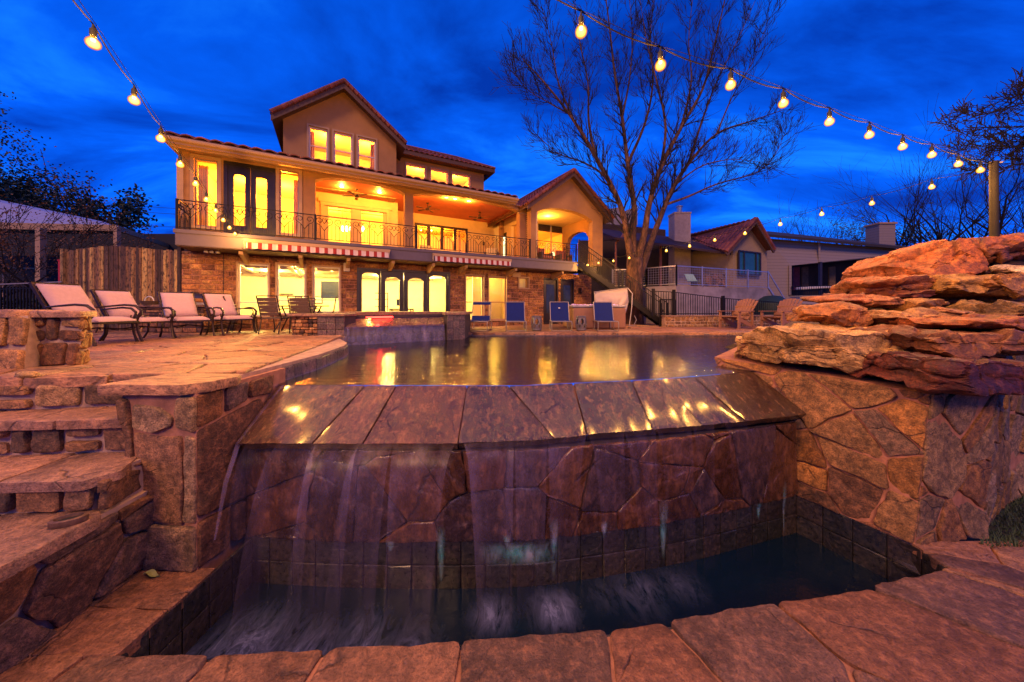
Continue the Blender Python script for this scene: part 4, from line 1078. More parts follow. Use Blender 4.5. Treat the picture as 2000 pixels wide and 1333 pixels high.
# right wall of the porch with arched opening and dark door
ra,rb=2.0,2.75
mb.box(PR,PR+.15,TW-.4,ra,ZB,ZC-.001); mb.box(PR,PR+.15,rb,tb2+.15,ZB,ZC-.001); mb.box(PR,PR+.15,ra,rb,ZC-.45,ZC-.001)
mb.build('porch_wall',M['porchwall'],house)
mb=MB(); mb.box(A1[0]-.1,PR,TW+.3,tb2,ZB-.05,ZB+.004); mb.build('porch_floor',M['concrete'],house)
mb=MB(); mb.box(pw[0][0]-.28,pw[1][1]+.28,tb1-.07,tb1-.002,pw[0][3]+.09,pw[0][3]+.22); framebox(mb,pw[0][0]-.2,pw[1][1]+.2,ZB+.02,pw[0][3]+.09,tb1-.05,tb1-.002,.12); mb.build('porch_trim',M['porchwall'],house)
for w in pw: window(house,*w,tb1-.03,M['porchwall'],.06,rails=(w[3]-.16,))
room(A1[0]-.0,uS-.2,tb1+.16,6.2,ZB+.005,5.0,M['cream'],[(pw[0][0]+.2,4.6,4.5,60,YEL),(pw[1][1]-.1,4.6,4.5,60,YEL)],'dining_room')
room(uS+.1,PR-.02,tb2+.16,7.5,ZB+.005,5.0,M['cream'],[((pd[0]+pd[1])/2,5.6,4.6,70,YEL)],'living_room')
# wide dark glass doors at the back of the porch
u0,u1,z0,z1=pd; fm=MB(); framebox(fm,u0,u1,z0,z1,tb2-.03,tb2+.1,.10); n=4
for i in range(1,n): x=u0+(u1-u0)*i/n; fm.box(x-.07,x+.07,tb2-.02,tb2+.09,z0+.1,z1-.1)
fd=fm.build('sliding_door',M['bronze'],house); g=MB(); g.quad((u0,tb2+.03,z0),(u1,tb2+.03,z0),(u1,tb2+.03,z1),(u0,tb2+.03,z1)); g.build('pane',M['glass'],fd)
dm=MB(); dm.box(PR-.03,PR-.002,3.2,3.75,ZB+.01,ZB+1.75); di=dm.build('side_door',M['darkwood'],house,bevel=.01); g=MB(); g.box(PR-.045,PR-.031,3.32,3.63,ZB+.5,ZB+1.55); g.build('pane',M['shade'],di)  # pane glows by itself, standing for lit space behind the door
# recessed lamps + real light
for px,py in ((820,409.6),(872,416.5),(889,400),(916,422)):
    # intersect the ceiling
    best=None
    for k in range(400):
        t=1.4+k*.0072; u,z=F(px,py,t)
        if z<=ZC+.0: break
        best=(u,t)
    if best is None: best=(u,t)
    u,t=best
    l=MB(); l.lathe([(.055,-.012),(.075,-.014),(.075,0)],(u,t,ZC),14); lo_=l.build('recessed_lamp',M['lamp'],house)
    pointlight('porch_lamp',(u,t,ZC-.08),120,(1,.40,.05),.04,house)
for u,t in ((A1[0]+.8,2.1),(A1[0]+2.1,2.1)):
    l=MB(); l.lathe([(.05,-.012),(.07,-.014),(.07,0)],(u,t,ZC),14); l.build('recessed_lamp',M['lamp'],house); pointlight('porch_lamp',(u,t,ZC-.08),120,(1,.40,.05),.04,house)
# --- right bay with gable
tb=.57; BL,BR_=FU(1037,tb),FU(1177,tb); bz=5.31
c0,c1=FU(1047,tb),FU(1157.5,tb); bs,bc=zat(1047,410,tb),zat(1075,402,tb); bs,bc=4.80,5.28
ga=F(1117,343,tb); gl=F(1037,392,tb); gr=F(1177,424,tb)
zl=5.33; apx=(BL+BR_)/2
mb=MB(); wallbox(mb,BL,BR_,ZB,zl,tb,tb+.28,[(c0,c1,ZB,bc)]); arch(mb,c0,c1,bs,bc+.004,bc+.012,tb+.001,tb+.279)
gz=ga[1]
mb.prism([(BL,tb,zl),(BR_,tb,zl),(apx,tb,gz)],(0,.28,0))
mb.box(BL,BL+.25,tb+.28,TW+.3,ZB,zl)
# right side of the bay: arched opening looking out to the dusk
mb.box(BR_-.25,BR_,tb+.28,tb+.75,ZB,zl); mb.box(BR_-.25,BR_,3.1,3.5,ZB,zl); mb.box(BR_-.25,BR_,tb+.75,3.1,ZB+1.95,zl)
n=10
for i in range(n):
    y0=tb+.75+(3.1-tb-.75)*i/n; y1=tb+.75+(3.1-tb-.75)*(i+1)/n
    za=ZB+1.5+.45*math.sqrt(max(0,1-(-1+2*i/n)**2)); zb=ZB+1.5+.45*math.sqrt(max(0,1-(-1+2*(i+1)/n)**2))
    mb.hexa([Vector((BR_-.249,y0,za)),Vector((BR_-.001,y0,za)),Vector((BR_-.001,y1,zb)),Vector((BR_-.249,y1,zb))],[Vector((BR_-.249,y0,ZB+1.951)),Vector((BR_-.001,y0,ZB+1.951)),Vector((BR_-.001,y1,ZB+1.951)),Vector((BR_-.249,y1,ZB+1.951))])
bw=(FU(1047,3.5)+.1,FU(1103,3.5),ZB+.1,zat(1047,430,3.5))
wallbox(mb,BL+.0,BR_,ZB,zl,3.5,3.7,[bw])
mb.build('bay_wall',M['stucco'],house)
mb=MB(); mb.box(BL+.25,BR_-.25,tb+.28,3.5,bz-.0,bz+.1); mb.build('bay_ceiling',M['porchwall'],house)
mb=MB(); mb.box(BL,BR_,TW,3.5,ZB-.2,ZB+.004); mb.build('bay_floor',M['concrete'],house)
window(house,*bw,3.47,M['alum'],.05,muls=((bw[0]+bw[1])/2,))
room(BL+.02,BR_-.02,3.71,6.5,ZB+.005,5.0,M['cream'],[((BL+BR_)/2-.6,4.8,4.6,60,YEL)],'bay_room')
pointlight('porch_lamp',((BL+BR_)/2-.2,2.0,bz-.2),190,(1,.44,.05),.06,house)
# --- upper gable block
tg=2.5; g0,g1=FU(553,tg),FU(774,tg); ap=F(665,178,tg); gzl=zat(553,232,tg)
gm=(g0+g1)/2; slope=(ap[1]-gzl)/(gm-g0)
gw=[]
for a,b,y in ((603,640,246),(652,688,256),(699,734,267)):
    gw.append((FU(a,tg),FU(b,tg),zat(653,318,tg),zat(a,y,tg)))
z1=sum(w[3] for w in gw)/3; gw=[(w[0],w[1],w[2],z1) for w in gw]
mb=MB(); wallbox(mb,g0,g1,5.2,gzl,tg,tg+.25,gw); mb.prism([(g0,tg,gzl),(g1,tg,gzl),(gm,tg,ap[1])],(0,.25,0))
mb.box(g0,g0+.25,tg+.25,8,5.2,gzl); mb.box(g1-.25,g1,tg+.25,8,5.2,gzl); mb.build('gable_wall',M['stucco'],house)
for w in gw: window(house,*w,tg,M['white'],.05,rails=((w[2]+(w[3]-w[2])*.42),),surround=.06)
room(g0+.26,g1-.26,tg+.26,5.5,5.6,z1+.35,M['cream'],[(gm-.5,3.7,z1-.0,55,(1,.24,.015)),(gm+.9,3.7,z1-.1,45,(1,.24,.015))],'attic_room')
# second upper block
t2=3.5; s0,s1=g1,FU(945,t2); sz=zat(945,345,t2)-.0; sz=zat(900,325,t2)
sw=[(FU(a,t2),FU(b,t2),6.2,zat(841,329,t2)) for a,b in ((793,831),(841,874),(883,917))]
mb=MB(); wallbox(mb,s0,s1,5.3,sz,t2,t2+.25,sw); mb.box(s1-.25,s1,t2+.25,8,5.3,sz); mb.build('upper_block_wall',M['stucco'],house)
for w in sw: window(house,*w,t2,M['white'],.04,surround=.05)
room(s0+.05,s1-.26,t2+.26,6,5.6,sz-.05,M['cream'],[((s0+s1)/2-.8,4.6,sz-.4,50,(1,.24,.015)),((s0+s1)/2+1,4.6,sz-.4,40,(1,.24,.015))],'upper_room')
# --- roofs in clay tile
def tileroof(mb,a,b,c,d,pitch=.24,row=.36,amp=.045,seed=1,thick=.05):
    """a,b = eave (left,right); d,c = ridge (left,right). barrel tiles run from eave to ridge"""
    a,b,c,d=map(Vector,(a,b,c,d)); n=(b-a).cross(d-a).normalized()
    if n.z<0: n=-n
    W=(b-a).length; nc=max(2,int(W/pitch)); nr=max(1,int(((d-a).length+(c-b).length)/2/row)); rnd=random.Random(seed); K=4
    for r in range(nr):
        v0,v1=r/nr,(r+1)/nr
        for i in range(nc):
            k=rnd.uniform(.6,1.35); mb.tint((k,k*.95,k*.95)); vs=[]
            for v,l in ((v0,.03),(v1+.02/nr,.0)):
                for j in range(K+1):
                    s=(i+j/K)/nc; p=a.lerp(b,s).lerp(d.lerp(c,s),min(v,1)); hh=amp*math.sin(math.pi*j/K)**.8+l
                    vs.append(p+n*(hh+rnd.uniform(-.004,.004)))
            fs=[(j,j+1,K+1+j+1,K+1+j) for j in range(K)]
            vs+= [vs[j]-n*.035 for j in range(K+1)]
            m=2*(K+1); fs+=[(j,m+j,m+j+1,j+1) for j in range(K)]
            mb.add(vs,fs)
    mb.tint((.5,.5,.5)); mb.prism([a-n*.002,b-n*.002,c-n*.002,d-n*.002],-n*thick); mb.tint((1,1,1))
mb=MB(); te=.2; eL=FU(318,te); eR=FU(1012,te); ze=zat(330,263,te)
r_sl=.30
tileroof(mb,(eL,te,ze),(eR,te,ze),(eR,5.5,ze+5.3*r_sl),(eL+2.5,5.5,ze+5.3*r_sl),.30,.5,.06,1)
tileroof(mb,(eL,8,ze),(eL,te,ze),(eL+2.5,5.5,ze+5.3*r_sl),(eL+2.5,8,ze+5.3*r_sl),.3,.5,.06,2)
mb.build('main_roof',M['tile'],house)
mb=MB(); mb.box(eL+.02,eR,te+.03,te+.16,ze-.20,ze-.045); mb.box(eL+.05,eR,te+.16,te+.24,ze-.23,ze-.10); mb.box(eL+.02,eL+.14,te+.16,8,ze-.20,ze-.045); mb.box(ULx,URx,TW-.07,TW-.002,zE-.03,zE+.004)
mb.tube([(eL-.02,te-.03,ze-.09),(eR,te-.03,ze-.09)],.055,8); mb.build('gutter',M['trim'],house)
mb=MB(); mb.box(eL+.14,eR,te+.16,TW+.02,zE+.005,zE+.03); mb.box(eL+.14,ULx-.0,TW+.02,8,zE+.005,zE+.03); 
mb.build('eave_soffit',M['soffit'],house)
mb=MB(); mb.box(ULx,URx+.1,TW+.0,TW+.3,zE,ze-.05); mb.build('wall_head',M['stucco'],house)
def gable_roof(mb,mf,u0,u1,zt,t0,t1,slope,over=.35,seed=3,pitch=.24):
    m=(u0+u1)/2; h=(u1-u0)/2; dz=over*slope; za=zt+h*slope
    tileroof(mb,(u0-over,t1,zt-dz+.12),(u0-over,t0,zt-dz+.12),(m,t0,za+.12),(m,t1,za+.12),pitch,.36,.045,seed)
    tileroof(mb,(u1+over,t0,zt-dz+.12),(u1+over,t1,zt-dz+.12),(m,t1,za+.12),(m,t0,za+.12),pitch,.36,.045,seed+1)
    # ridge and rake tiles
    mb.tube([(m,t0-.02,za+.17),(m,t1,za+.17)],.07,8)
    for s,(ux) in ((-1,u0-over),(1,u1+over)):
        nn=14
        for i in range(nn):
            k0,k1=i/nn,(i+1)/nn; kk=random.Random(seed*9+i).uniform(.7,1.3); mb.tint((kk,kk*.9,kk*.9))
            p0=Vector((ux+(m-ux)*k0,t0-.03,zt-dz+(za-zt+dz)*k0+.155)); p1=Vector((ux+(m-ux)*k1,t0-.03,zt-dz+(za-zt+dz)*k1+.175)); mb.tube([p0,p1],[.075,.06],8)
    mb.tint((1,1,1))
    for s,ux in ((-1,u0-over),(1,u1+over)):
        a=Vector((ux,t0,zt-dz+.05)); b=Vector((m,t0,za+.05)); mf.prism([a,b,b-Vector((0,0,.17)),a-Vector((0,0,.17))],(0,.05,0))
        mf.prism([a+Vector((0,.05,-.02)),b+Vector((0,.05,-.02)),b+Vector((0,.05,-.06)),a+Vector((0,.05,-.06))],(0,t1-t0-.05,0))
mb=MB(); mf=MB(); gable_roof(mb,mf,g0,g1,gzl,tg-.45,8,slope,.30,11)
mb.build('gable_roof',M['tile'],house); mf.build('bargeboard',M['soffit'],house)
mb=MB(); mf=MB(); gable_roof(mb,mf,BL,BR_,zl-.05,tb-.35,7,(gz-zl)/((BR_-BL)/2),.38,21)
mb.build('bay_roof',M['tile'],house); mf.build('bargeboard',M['soffit'],house)
mb=MB(); e=t2-.45; eZ=sz-.0; rt=t2+1.1; rz=eZ+.85
tileroof(mb,(s0-.1,e,eZ),(s1+.40,e,eZ),(s1-1.0,rt,rz),(s0-.1,rt,rz),.22,.30,.045,31)
tileroof(mb,(s1+.40,e,eZ),(s1+.40,7.5,eZ),(s1-1.0,6.2,rz),(s1-1.0,rt,rz),.22,.30,.045,32)
mb.tube([(s1+.40,e,eZ+.05),(s1-1.0,rt,rz+.05)],.06,8); mb.tube([(s0,rt,rz+.05),(s1-1.0,rt,rz+.05)],.06,8)
mb.build('upper_roof',M['tile'],house)
mb=MB(); mb.box(s0,s1+.40,e,e+.08,eZ-.17,eZ-.03); mb.box(s1+.32,s1+.40,e+.08,7.5,eZ-.17,eZ-.03); mb.box(s0,s1+.32,e+.08,t2,eZ-.16,eZ-.12); mb.build('bargeboard',M['soffit'],house)

# --- ground floor openings
for i,(u0,u1,z0,z1) in enumerate(lw):
    window(house,u0,u1,z0,z1,TW-.02,M['white'],.045,rails=((z0+.42),),surround=.04)
for w in rw_: window(house,*w,TW-.02,M['trim'],.05,surround=.04,rails=(.25+.75,))
window(house,su0,su1,sz0,sz1,TW-.02,M['trim'],.03,surround=.05)
mb=MB(); mb.box(su0-.35,su0+.05,TW-.08,TW-.03,sz1+.02,sz1+.22); mb.build('lintel_stone',M['trim'],house)
u0,u1,z0,z1=du0,du1,dzf,dz1
fm=MB(); framebox(fm,u0,u1,z0,z1,TW-.03,TW+.16,.08); fm.build('door_frame',M['darkwood'],house)
e1,e2,e3=FU(744,TW),FU(789,TW),FU(835,TW)
for k,(a,b,si,kk) in enumerate(((u0+.08,e1,.08,.08),(e1,e2,.15,.30),(e2,e3,.15,.30),(e3,u1-.08,.08,.08))):
    d=MB(); p=MB(); archdoor(d,a+.004,b-.004,z0+.08,z1-.08,TW+.02,p,kk,.06 if k in (0,3) else .2,si); do=d.build('door' if k in (1,2) else 'sidelight',M['darkwood'],house,bevel=.005); p.build('pane',M['glass'],do)
    if k in (1,2):
        h=MB(); x=b-.06 if k==1 else a+.06; h.tube([(x,TW-.02,.8),(x,TW-.02,1.05)],.012,6); h.build('handle',M['bronze'],do)
for (a,b,c,d_) in dd:
    d=MB(); d.box(a,b,TW+.04,TW+.1,c,d_); framebox(d,a-.05,b+.05,c-.0,d_+.05,TW-.03,TW+.06,.07); do=d.build('door',M['darkwood'],house)
    p=MB(); p.box(a+.14,b-.14,TW+.03,TW+.039,c+.5,d_-.25); p.build('pane',plain('dusky_glass',(.03,.04,.06),.1,bump=0),do)
room(LW+.22,FU(1000,TW),TW+.23,6.4,0.0,2.36,M['cream'],[((lw[0][0]+.5),3.4,2.1,68,PALE),((lw[1][1]),3.6,2.1,68,PALE),(lw[2][1]+.4,3.6,2.1,64,PALE),(du0+1.2,3.4,2.1,78,PALE),(du1-.3,3.4,2.1,78,PALE),(rw_[0][0],3.0,2.1,40,(1,.72,.2))],'ground_floor_room',sides=(1,1))
mb=MB(); w=FU(990,TW); mb.box(rw_[1][0]-.3,rw_[1][1]+.8,TW+1.0,TW+1.05,0.0,2.3); mb.build('inner_wall',M['cream'],house); pointlight('room_lamp',((rw_[1][0]+rw_[1][1])/2,TW+.34,1.95),45,(1,.55,.06),.08,house)
mb=MB(); mb.box(su0-.3,su1+.6,TW+.8,TW+.85,1.0,2.35); mb.build('inner_wall',M['cream'],house); pointlight('room_lamp',((su0+su1)/2,TW+.34,2.25),18,(1,.55,.06),.05,house)
# beams and furnishings seen through the glass
mb=MB()
for t in (2.3,3.6,5.0): mb.box(LW+.3,FU(900,TW),t,t+.16,2.12,2.34)
for u in (lw[0][0]-.2,lw[1][0]+.2,lw[2][1]+.3,du0+1.6): mb.box(u,u+.14,TW+.3,6.3,2.10,2.345)
mb.build('ceiling_beam',plain('oak_beam',(.20,.15,.09),.7),house)
def thing_box(name,label,cat,boxes,mat_,group=None):
    mb=MB()
    for b in boxes: mb.box(*b)
    o=mb.build(name,mat_,None,loc=OS,rz=HROT); return tag(o,label,cat,group)
pf=empty('picture_frame',OS,HROT,'dark framed picture on the ground floor wall behind the middle window','picture')
mb=MB(); framebox(mb,lw[1][0]+.5,lw[1][0]+1.15,.95,1.3,6.33,6.38,.04); mb.build('frame',M['darkwood'],pf); mb=MB(); mb.box(lw[1][0]+.54,lw[1][0]+1.11,6.35,6.37,.99,1.26); mb.build('print',M['white'],pf)
pf=empty('picture_frame',OS,HROT,'small dark picture left of the wide one behind the middle window','picture')
mb=MB(); framebox(mb,lw[1][0]+.05,lw[1][0]+.33,.95,1.3,6.33,6.38,.04); mb.build('frame',M['darkwood'],pf); mb=MB(); mb.box(lw[1][0]+.09,lw[1][0]+.29,6.35,6.37,.99,1.26); mb.build('print',M['concrete'],pf)
tv=empty('television',OS,HROT,'wide dark television screen seen through the third ground floor window','television')
mb=MB(); framebox(mb,lw[2][0]+.15,lw[2][1]+.5,1.15,1.85,3.9,3.96,.03); mb.build('bezel',M['rubber'],tv); mb=MB(); mb.box(lw[2][0]+.18,lw[2][1]+.47,3.92,3.95,1.18,1.82); mb.build('screen',plain('screen_glass',(.02,.025,.03),.15,bump=0),tv)
thing_box('wall_shelf','dark wall shelf inside the left ground floor window','shelf',[(lw[0][0]+.3,lw[0][1]+.2,6.1,6.35,1.35,1.40)],M['darkwood'])
ux=FU(757,TW)+.35
de=empty('desk',OS,HROT,'black desk with monitor seen through the glass doors','desk')
mb=MB(); mb.box(ux,ux+.9,2.5,3.0,.68,.73); [mb.box(x,x+.05,y,y+.05,.03,.68) for x in (ux,ux+.85) for y in (2.5,2.95)]; mb.box(ux+.1,ux+.45,2.55,2.95,.35,.66); mb.build('table',M['rubber'],de)
mb=MB(); mb.box(ux+.25,ux+.62,2.7,2.73,.85,1.12); mb.box(ux+.41,ux+.46,2.71,2.75,.73,.85); mb.build('monitor',M['rubber'],de)
mb=MB(); [mb.box(ux-.55,ux-.05,2.95,3.05,z,z+.03) for z in (.5,.8,1.1,1.35)]; mb.box(ux-.08,ux-.05,2.95,3.05,.03,1.4); tag(mb.build('open_shelf',M['darkwood'],None,loc=OS,rz=HROT),'open dark shelf unit beside the desk inside','shelf')
dx=FU(927,TW)
idr=empty('interior_door',OS,HROT,'white interior door standing behind the right ground floor window','door'); mb=MB(); mb.box(dx-.1,dx+.32,3.0,3.04,.02,1.7); mb.build('leaf',M['white'],idr,bevel=.01); mb=MB(); mb.lathe([(.0001,0),(.03,.01),(.03,.03),(.0001,.05)],(dx-.05,2.97,.85),10); mb.build('knob',M['bronze'],idr)
# chain pendant beside the bay, wires, meter box, wall lamp, speaker
ch=MB(); cx=(URx-.0+BL)/2; 
for i in range(26): ch.lathe([(.010,0),(.022,.03),(.010,.05)],(FU(1028,.75),.72,ZB+.1+i*.083),8)
o=ch.build('rain_chain',M['bronze'],None,loc=OS,rz=HROT); tag(o,'beaded dark rain chain hanging beside the right bay column','rain chain')
sp=empty('wall_speaker',OS,HROT,'small white wall speaker between the windows and the big glass doors','speaker'); u=FU(677,.9); mb=MB(); mb.box(u-.09,u+.09,.82,.98,2.0,2.28); mb.build('housing',M['white'],sp,bevel=.015); mb=MB(); mb.box(u-.07,u+.07,.812,.819,2.02,2.26); mb.build('grille',M['canvas'],sp)
sl=empty('security_light',OS,HROT,'cluster of three small floodlights under the balcony slab at the left','security light')
for i,px in enumerate((402,413,425)):
    u=FU(px,.5); mb=MB(); mb.lathe([(.02,0),(.045,-.02),(.05,-.07),(.03,-.075)],(u,.5,ZS-.0),12); mb.build('lamp_head',M['white'],sl,smooth=True)
ph=empty('wall_box',OS,HROT,'small dark box mounted on the stone wall right of the dark doors','wall box'); u=FU(1131,TW); mb=MB(); mb.box(u-.07,u+.07,TW-.12,TW-.03,1.45,1.72); mb.build('cover',M['bronze'],ph,bevel=.01); mb=MB(); mb.lathe([(.0001,0),(.02,0),(.02,.012),(.0001,.014)],(u+.035,TW-.135,1.56),8); mb.build('knob',M['steel'],ph)
wf=MB(); uu=FU(936,2.6); wf.lathe([(.03,0),(.06,.05),(.06,.16),(.02,.2)],(FU(944,4.1),4.05,ZB+1.15),10); 
o=wf.build('wall_lantern',M['bronze'],None,loc=OS,rz=HROT); tag(o,'small dark lantern on the porch corner wall beside the sliding doors','lantern')
# power conduit
mb=MB(); u=FU(438,TW); mb.tube([(u,TW-.06,ZS-.02),(u,TW-.06,.9)],.008,5); o=mb.build('wall_cable',M['rubber'],None,loc=OS,rz=HROT); tag(o,'thin dark cable running down the stone wall at the left','cable')

# --- wrought iron railing
def spiral(c,r,a0,turns,n=12,s=1):
    return [(c[0]+s*r*(1-.75*k/n)*math.cos(a0+2*math.pi*turns*k/n),c[1]+r*(1-.75*k/n)*math.sin(a0+2*math.pi*turns*k/n)) for k in range(n+1)]
def railing(mb,a,b,z,h,ends=True):
    """a,b in the house frame plan"""
    a=Vector((*a,0)); b=Vector((*b,0)); L=(b-a).length; d=(b-a)/L; N=max(1,round(L/.50)); w=L/N
    P=lambda s,zz: a+d*s+Vector((0,0,z+zz))
    mb.bar(P(0,h),P(L,h),.035,.022); mb.bar(P(0,.06),P(L,.06),.02,.02)
    for i in range(N):
        s0=i*w
        for k in range(5):
            s=s0+w*(k+.5)/5; zt=h*.60 if k in (1,3) else (h*.66 if k in(0,4) else h*.42)
            mb.bar(P(s,.06),P(s,zt),.015)
        # pair of C scrolls and a heart between them
        for sg in (-1,1):
            cx=s0+w*.5+sg*w*.25
            pts=spiral((cx,h*.80),h*.155,-math.pi/2 if sg>0 else -math.pi/2,1.25,13,sg)
            mb.tube([P(x,zz) for x,zz in pts],.0095,4,False)
            mb.tube([P(s0+w*.5,h*.42),P(s0+w*.5+sg*w*.14,h*.56),P(cx+sg*.0,h*.645)],.0095,4,False)
        if i%2==0:
            for sg in (-1,1):
                mb.tube([P(s0+w*.5,h*.70),P(s0+w*.5+sg*w*.10,h*.80),P(s0+w*.5+sg*w*.07,h*.92),P(s0+w*.5,h*.87)],.0095,4,False)
        if i%3==0: mb.bar(P(s0,.0),P(s0,h),.022)
    mb.bar(P(L,0),P(L,h),.022)
RH=zat(345,389,0)-ZB
rl=[]
mb=MB(); railing(mb,(.03,.05),(FU(1035,.05),.05),ZB,RH); railing(mb,(.03,.05),(.03,TW-.05),ZB,RH)
for px in (345,616,812,1035): 
    u=.03 if px==345 else FU(px,.05); mb.box(u-.03,u+.03,.02,.08,ZB,ZB+RH+.02)
mb.build('balcony_railing',M['iron'],house)
mb=MB(); railing(mb,(FU(1047,.05),.05),(SU1-.03,.05),ZB,RH); mb.bar((SU1-.03,.05,ZB),(SU1-.03,.05,ZB+RH+.03),.04); railing(mb,(SU1-.03,.95),(BR_-.3,.95),ZB,RH)
mb.build('balcony_railing',M['iron'],house)

# --- striped awnings (folded) 
def awning(px0,px1,label):
    a,b=FU(px0,-.10),FU(px1,-.10); e=empty('awning',OS,HROT,label,'awning','folded striped awnings on the balcony slab')
    z1=ZS+.30
    mb=MB(); mb.box(a,b,-.16,-.03,z1-.05,z1); mb.box(a+.02,b-.02,-.20,-.17,z1-.10,z1-.045); mb.build('cassette',M['trim'],e,bevel=.006)
    mb=MB(); n=60
    for i in range(n):
        u0_,u1_=a+.06+(b-a-.12)*i/n,a+.06+(b-a-.12)*(i+1)/n; w=lambda u: .012*math.sin(u*27); zb=lambda u:z1-.27-.008*math.cos(u*27)
        mb.quad((u0_,-.185+w(u0_),z1-.09),(u1_,-.185+w(u1_),z1-.09),(u1_,-.19+w(u1_),zb(u1_)),(u0_,-.19+w(u0_),zb(u0_)))
    mb.build('valance',M['awning'],e)
    mb=MB()
    for u in (a+.02,b-.04): mb.bar((u,-.1,z1-.05),(u,-.06,z1-.2),.03); mb.bar((u,-.18,z1-.09),(u,-.08,z1-.26),.025)
    mb.build('arm',M['canvas'],e)
awning(476,762,'long folded awning with red and cream striped valance above the three windows')
awning(845,998,'shorter folded awning with red and cream striped valance above the doors')

# --- ceiling fans
def fan(px,py,t,label,rot):
    u,z=F(px,py,t); L=.09
    e=empty('ceiling_fan',HW(u,t,0),HROT,label,'ceiling fan','ceiling fans in the porch')
    mb=MB(); mb.lathe([(.06,ZC),(.04,ZC-.04),(.012,ZC-.05),(.012,ZC-.20),(.07,ZC-.22),(.09,ZC-.27),(.07,ZC-.31),(.0001,ZC-.32)],n=12); mb.build('motor',M['bronze'],e,smooth=True)
    for k in range(5):
        a=rot+k*2*math.pi/5; c,s=math.cos(a),math.sin(a); mb=MB()
        q=lambda r,w,h=0: Vector((c*r-s*w,s*r+c*w,ZC-.265+h+w*.12))
        mb.prism([q(.14,-.03),q(.50,-.065),q(.53,0),q(.50,.065),q(.14,.03)],(0,0,.008)); mb.bar(q(.07,0),q(.18,0),.02); mb.build('blade',M['wicker'],e)
fan(697,375,2.1,'ceiling fan with pale blades in the left porch arch',.3)
fan(835,400,2.5,'dark ceiling fan at the left of the wide porch arch',.9)
fan(937,416,2.7,'dark ceiling fan at the right of the wide porch arch',.5)

# --- porch and interior furniture
def table_lamp(u,t,z,label):
    e=empty('table_lamp',HW(u,t,z),HROT,label,'lamp'); mb=MB(); mb.lathe([(.06,0),(.05,.02),(.015,.05),(.03,.14),(.012,.2)],n=10); mb.build('base',M['bronze'],e,smooth=True)
    mb=MB(); mb.lathe([(.10,.19),(.07,.36)],n=14); mb.build('lamp_shade',M['shade'],e,smooth=True)
for i,px in enumerate((669,677,685,709)):
    u,t=FU(px,3.9),3.9
    e=empty('pendant_lamp',HW(u,t,0),HROT,['left','second','third','rightmost'][i]+' of the glowing pendant lamps over the dining room table','pendant','pendant lamps in the dining room')
    z=zat(px,448,t); mb=MB(); mb.lathe([(.03,z+.13),(.05,z),(.03,z-.10)],n=10); mb.build('lamp_shade',M['lampwhite'],e,smooth=True); mb=MB(); mb.tube([(0,0,z+.13),(0,0,4.99)],.004,4); mb.build('cord',M['rubber'],e)
dt=empty('sideboard',HW(FU(664,2.75),2.75,ZB),HROT,'low reddish bench seat standing under the porch windows','bench')
L_=FU(755,2.75)-FU(664,2.75)
mb=MB(); mb.box(0,L_,0,.34,.20,.36); mb.box(0,L_,.30,.36,.36,.52); mb.build('seat',plain('red_brown_upholstery',(.28,.09,.05),.9),dt,bevel=.03); mb=MB(); [mb.box(x,x+.05,y,y+.05,0,.2) for x in (.03,L_-.08) for y in (.02,.28)]; mb.build('leg',M['iron'],dt)
def armchair(u,t,label,col,rz=0):
    e=empty('porch_chair',HW(u,t,ZB),HROT+rz,label,'armchair','chairs on the balcony'); s=MB(); s.box(-.28,.28,-.28,.24,.2,.36); s.build('seat',col,e,bevel=.04); s=MB(); s.box(-.28,.28,.24,.36,.25,.78); s.build('backrest',col,e,bevel=.04)
    for sg in (-1,1): s=MB(); s.box(sg*.30-.04,sg*.30+.04,-.28,.34,.05,.52); s.build('armrest',M['wicker'],e,bevel=.02)
cu=plain('cream_upholstery',(.52,.42,.25),.9); ru=plain('rust_upholstery',(.33,.10,.05),.9)
armchair(FU(838,3.2),3.2,'cream armchair at the left of the wide porch arch',cu,.2)
armchair(FU(960,2.4),2.4,'cream armchair at the right of the wide porch arch',cu,-.5)
armchair(FU(1062,1.3),1.3,'rust red armchair behind the bay railing, left one',ru,.1)
armchair(FU(1101,1.4),1.4,'rust red armchair behind the bay railing, right one',ru,-.1)
table_lamp(FU(1080,2.4),2.4,ZB+.45,'small lit table lamp between the two rust red armchairs')
mb=MB(); u=FU(1080,2.4); mb.X=Matrix.Translation(HW(u,2.4,ZB)); mb.lathe([(.15,0),(.13,.03),(.02,.05),(.02,.42),(.2,.43),(.2,.45)],n=14); tag(mb.build('side_table',M['bronze'],smooth=True),'small round side table carrying the lit lamp in the bay','table')
sf=empty('sofa',HW(FU(880,3.4),3.4,ZB),HROT,'low yellow sofa in front of the sliding porch doors','sofa'); mb=MB(); mb.box(-.7,.7,-.3,.25,.15,.36); mb.build('seat',cu,sf,bevel=.05); mb=MB(); mb.box(-.7,.7,.25,.4,.2,.7); mb.build('backrest',cu,sf,bevel=.05)

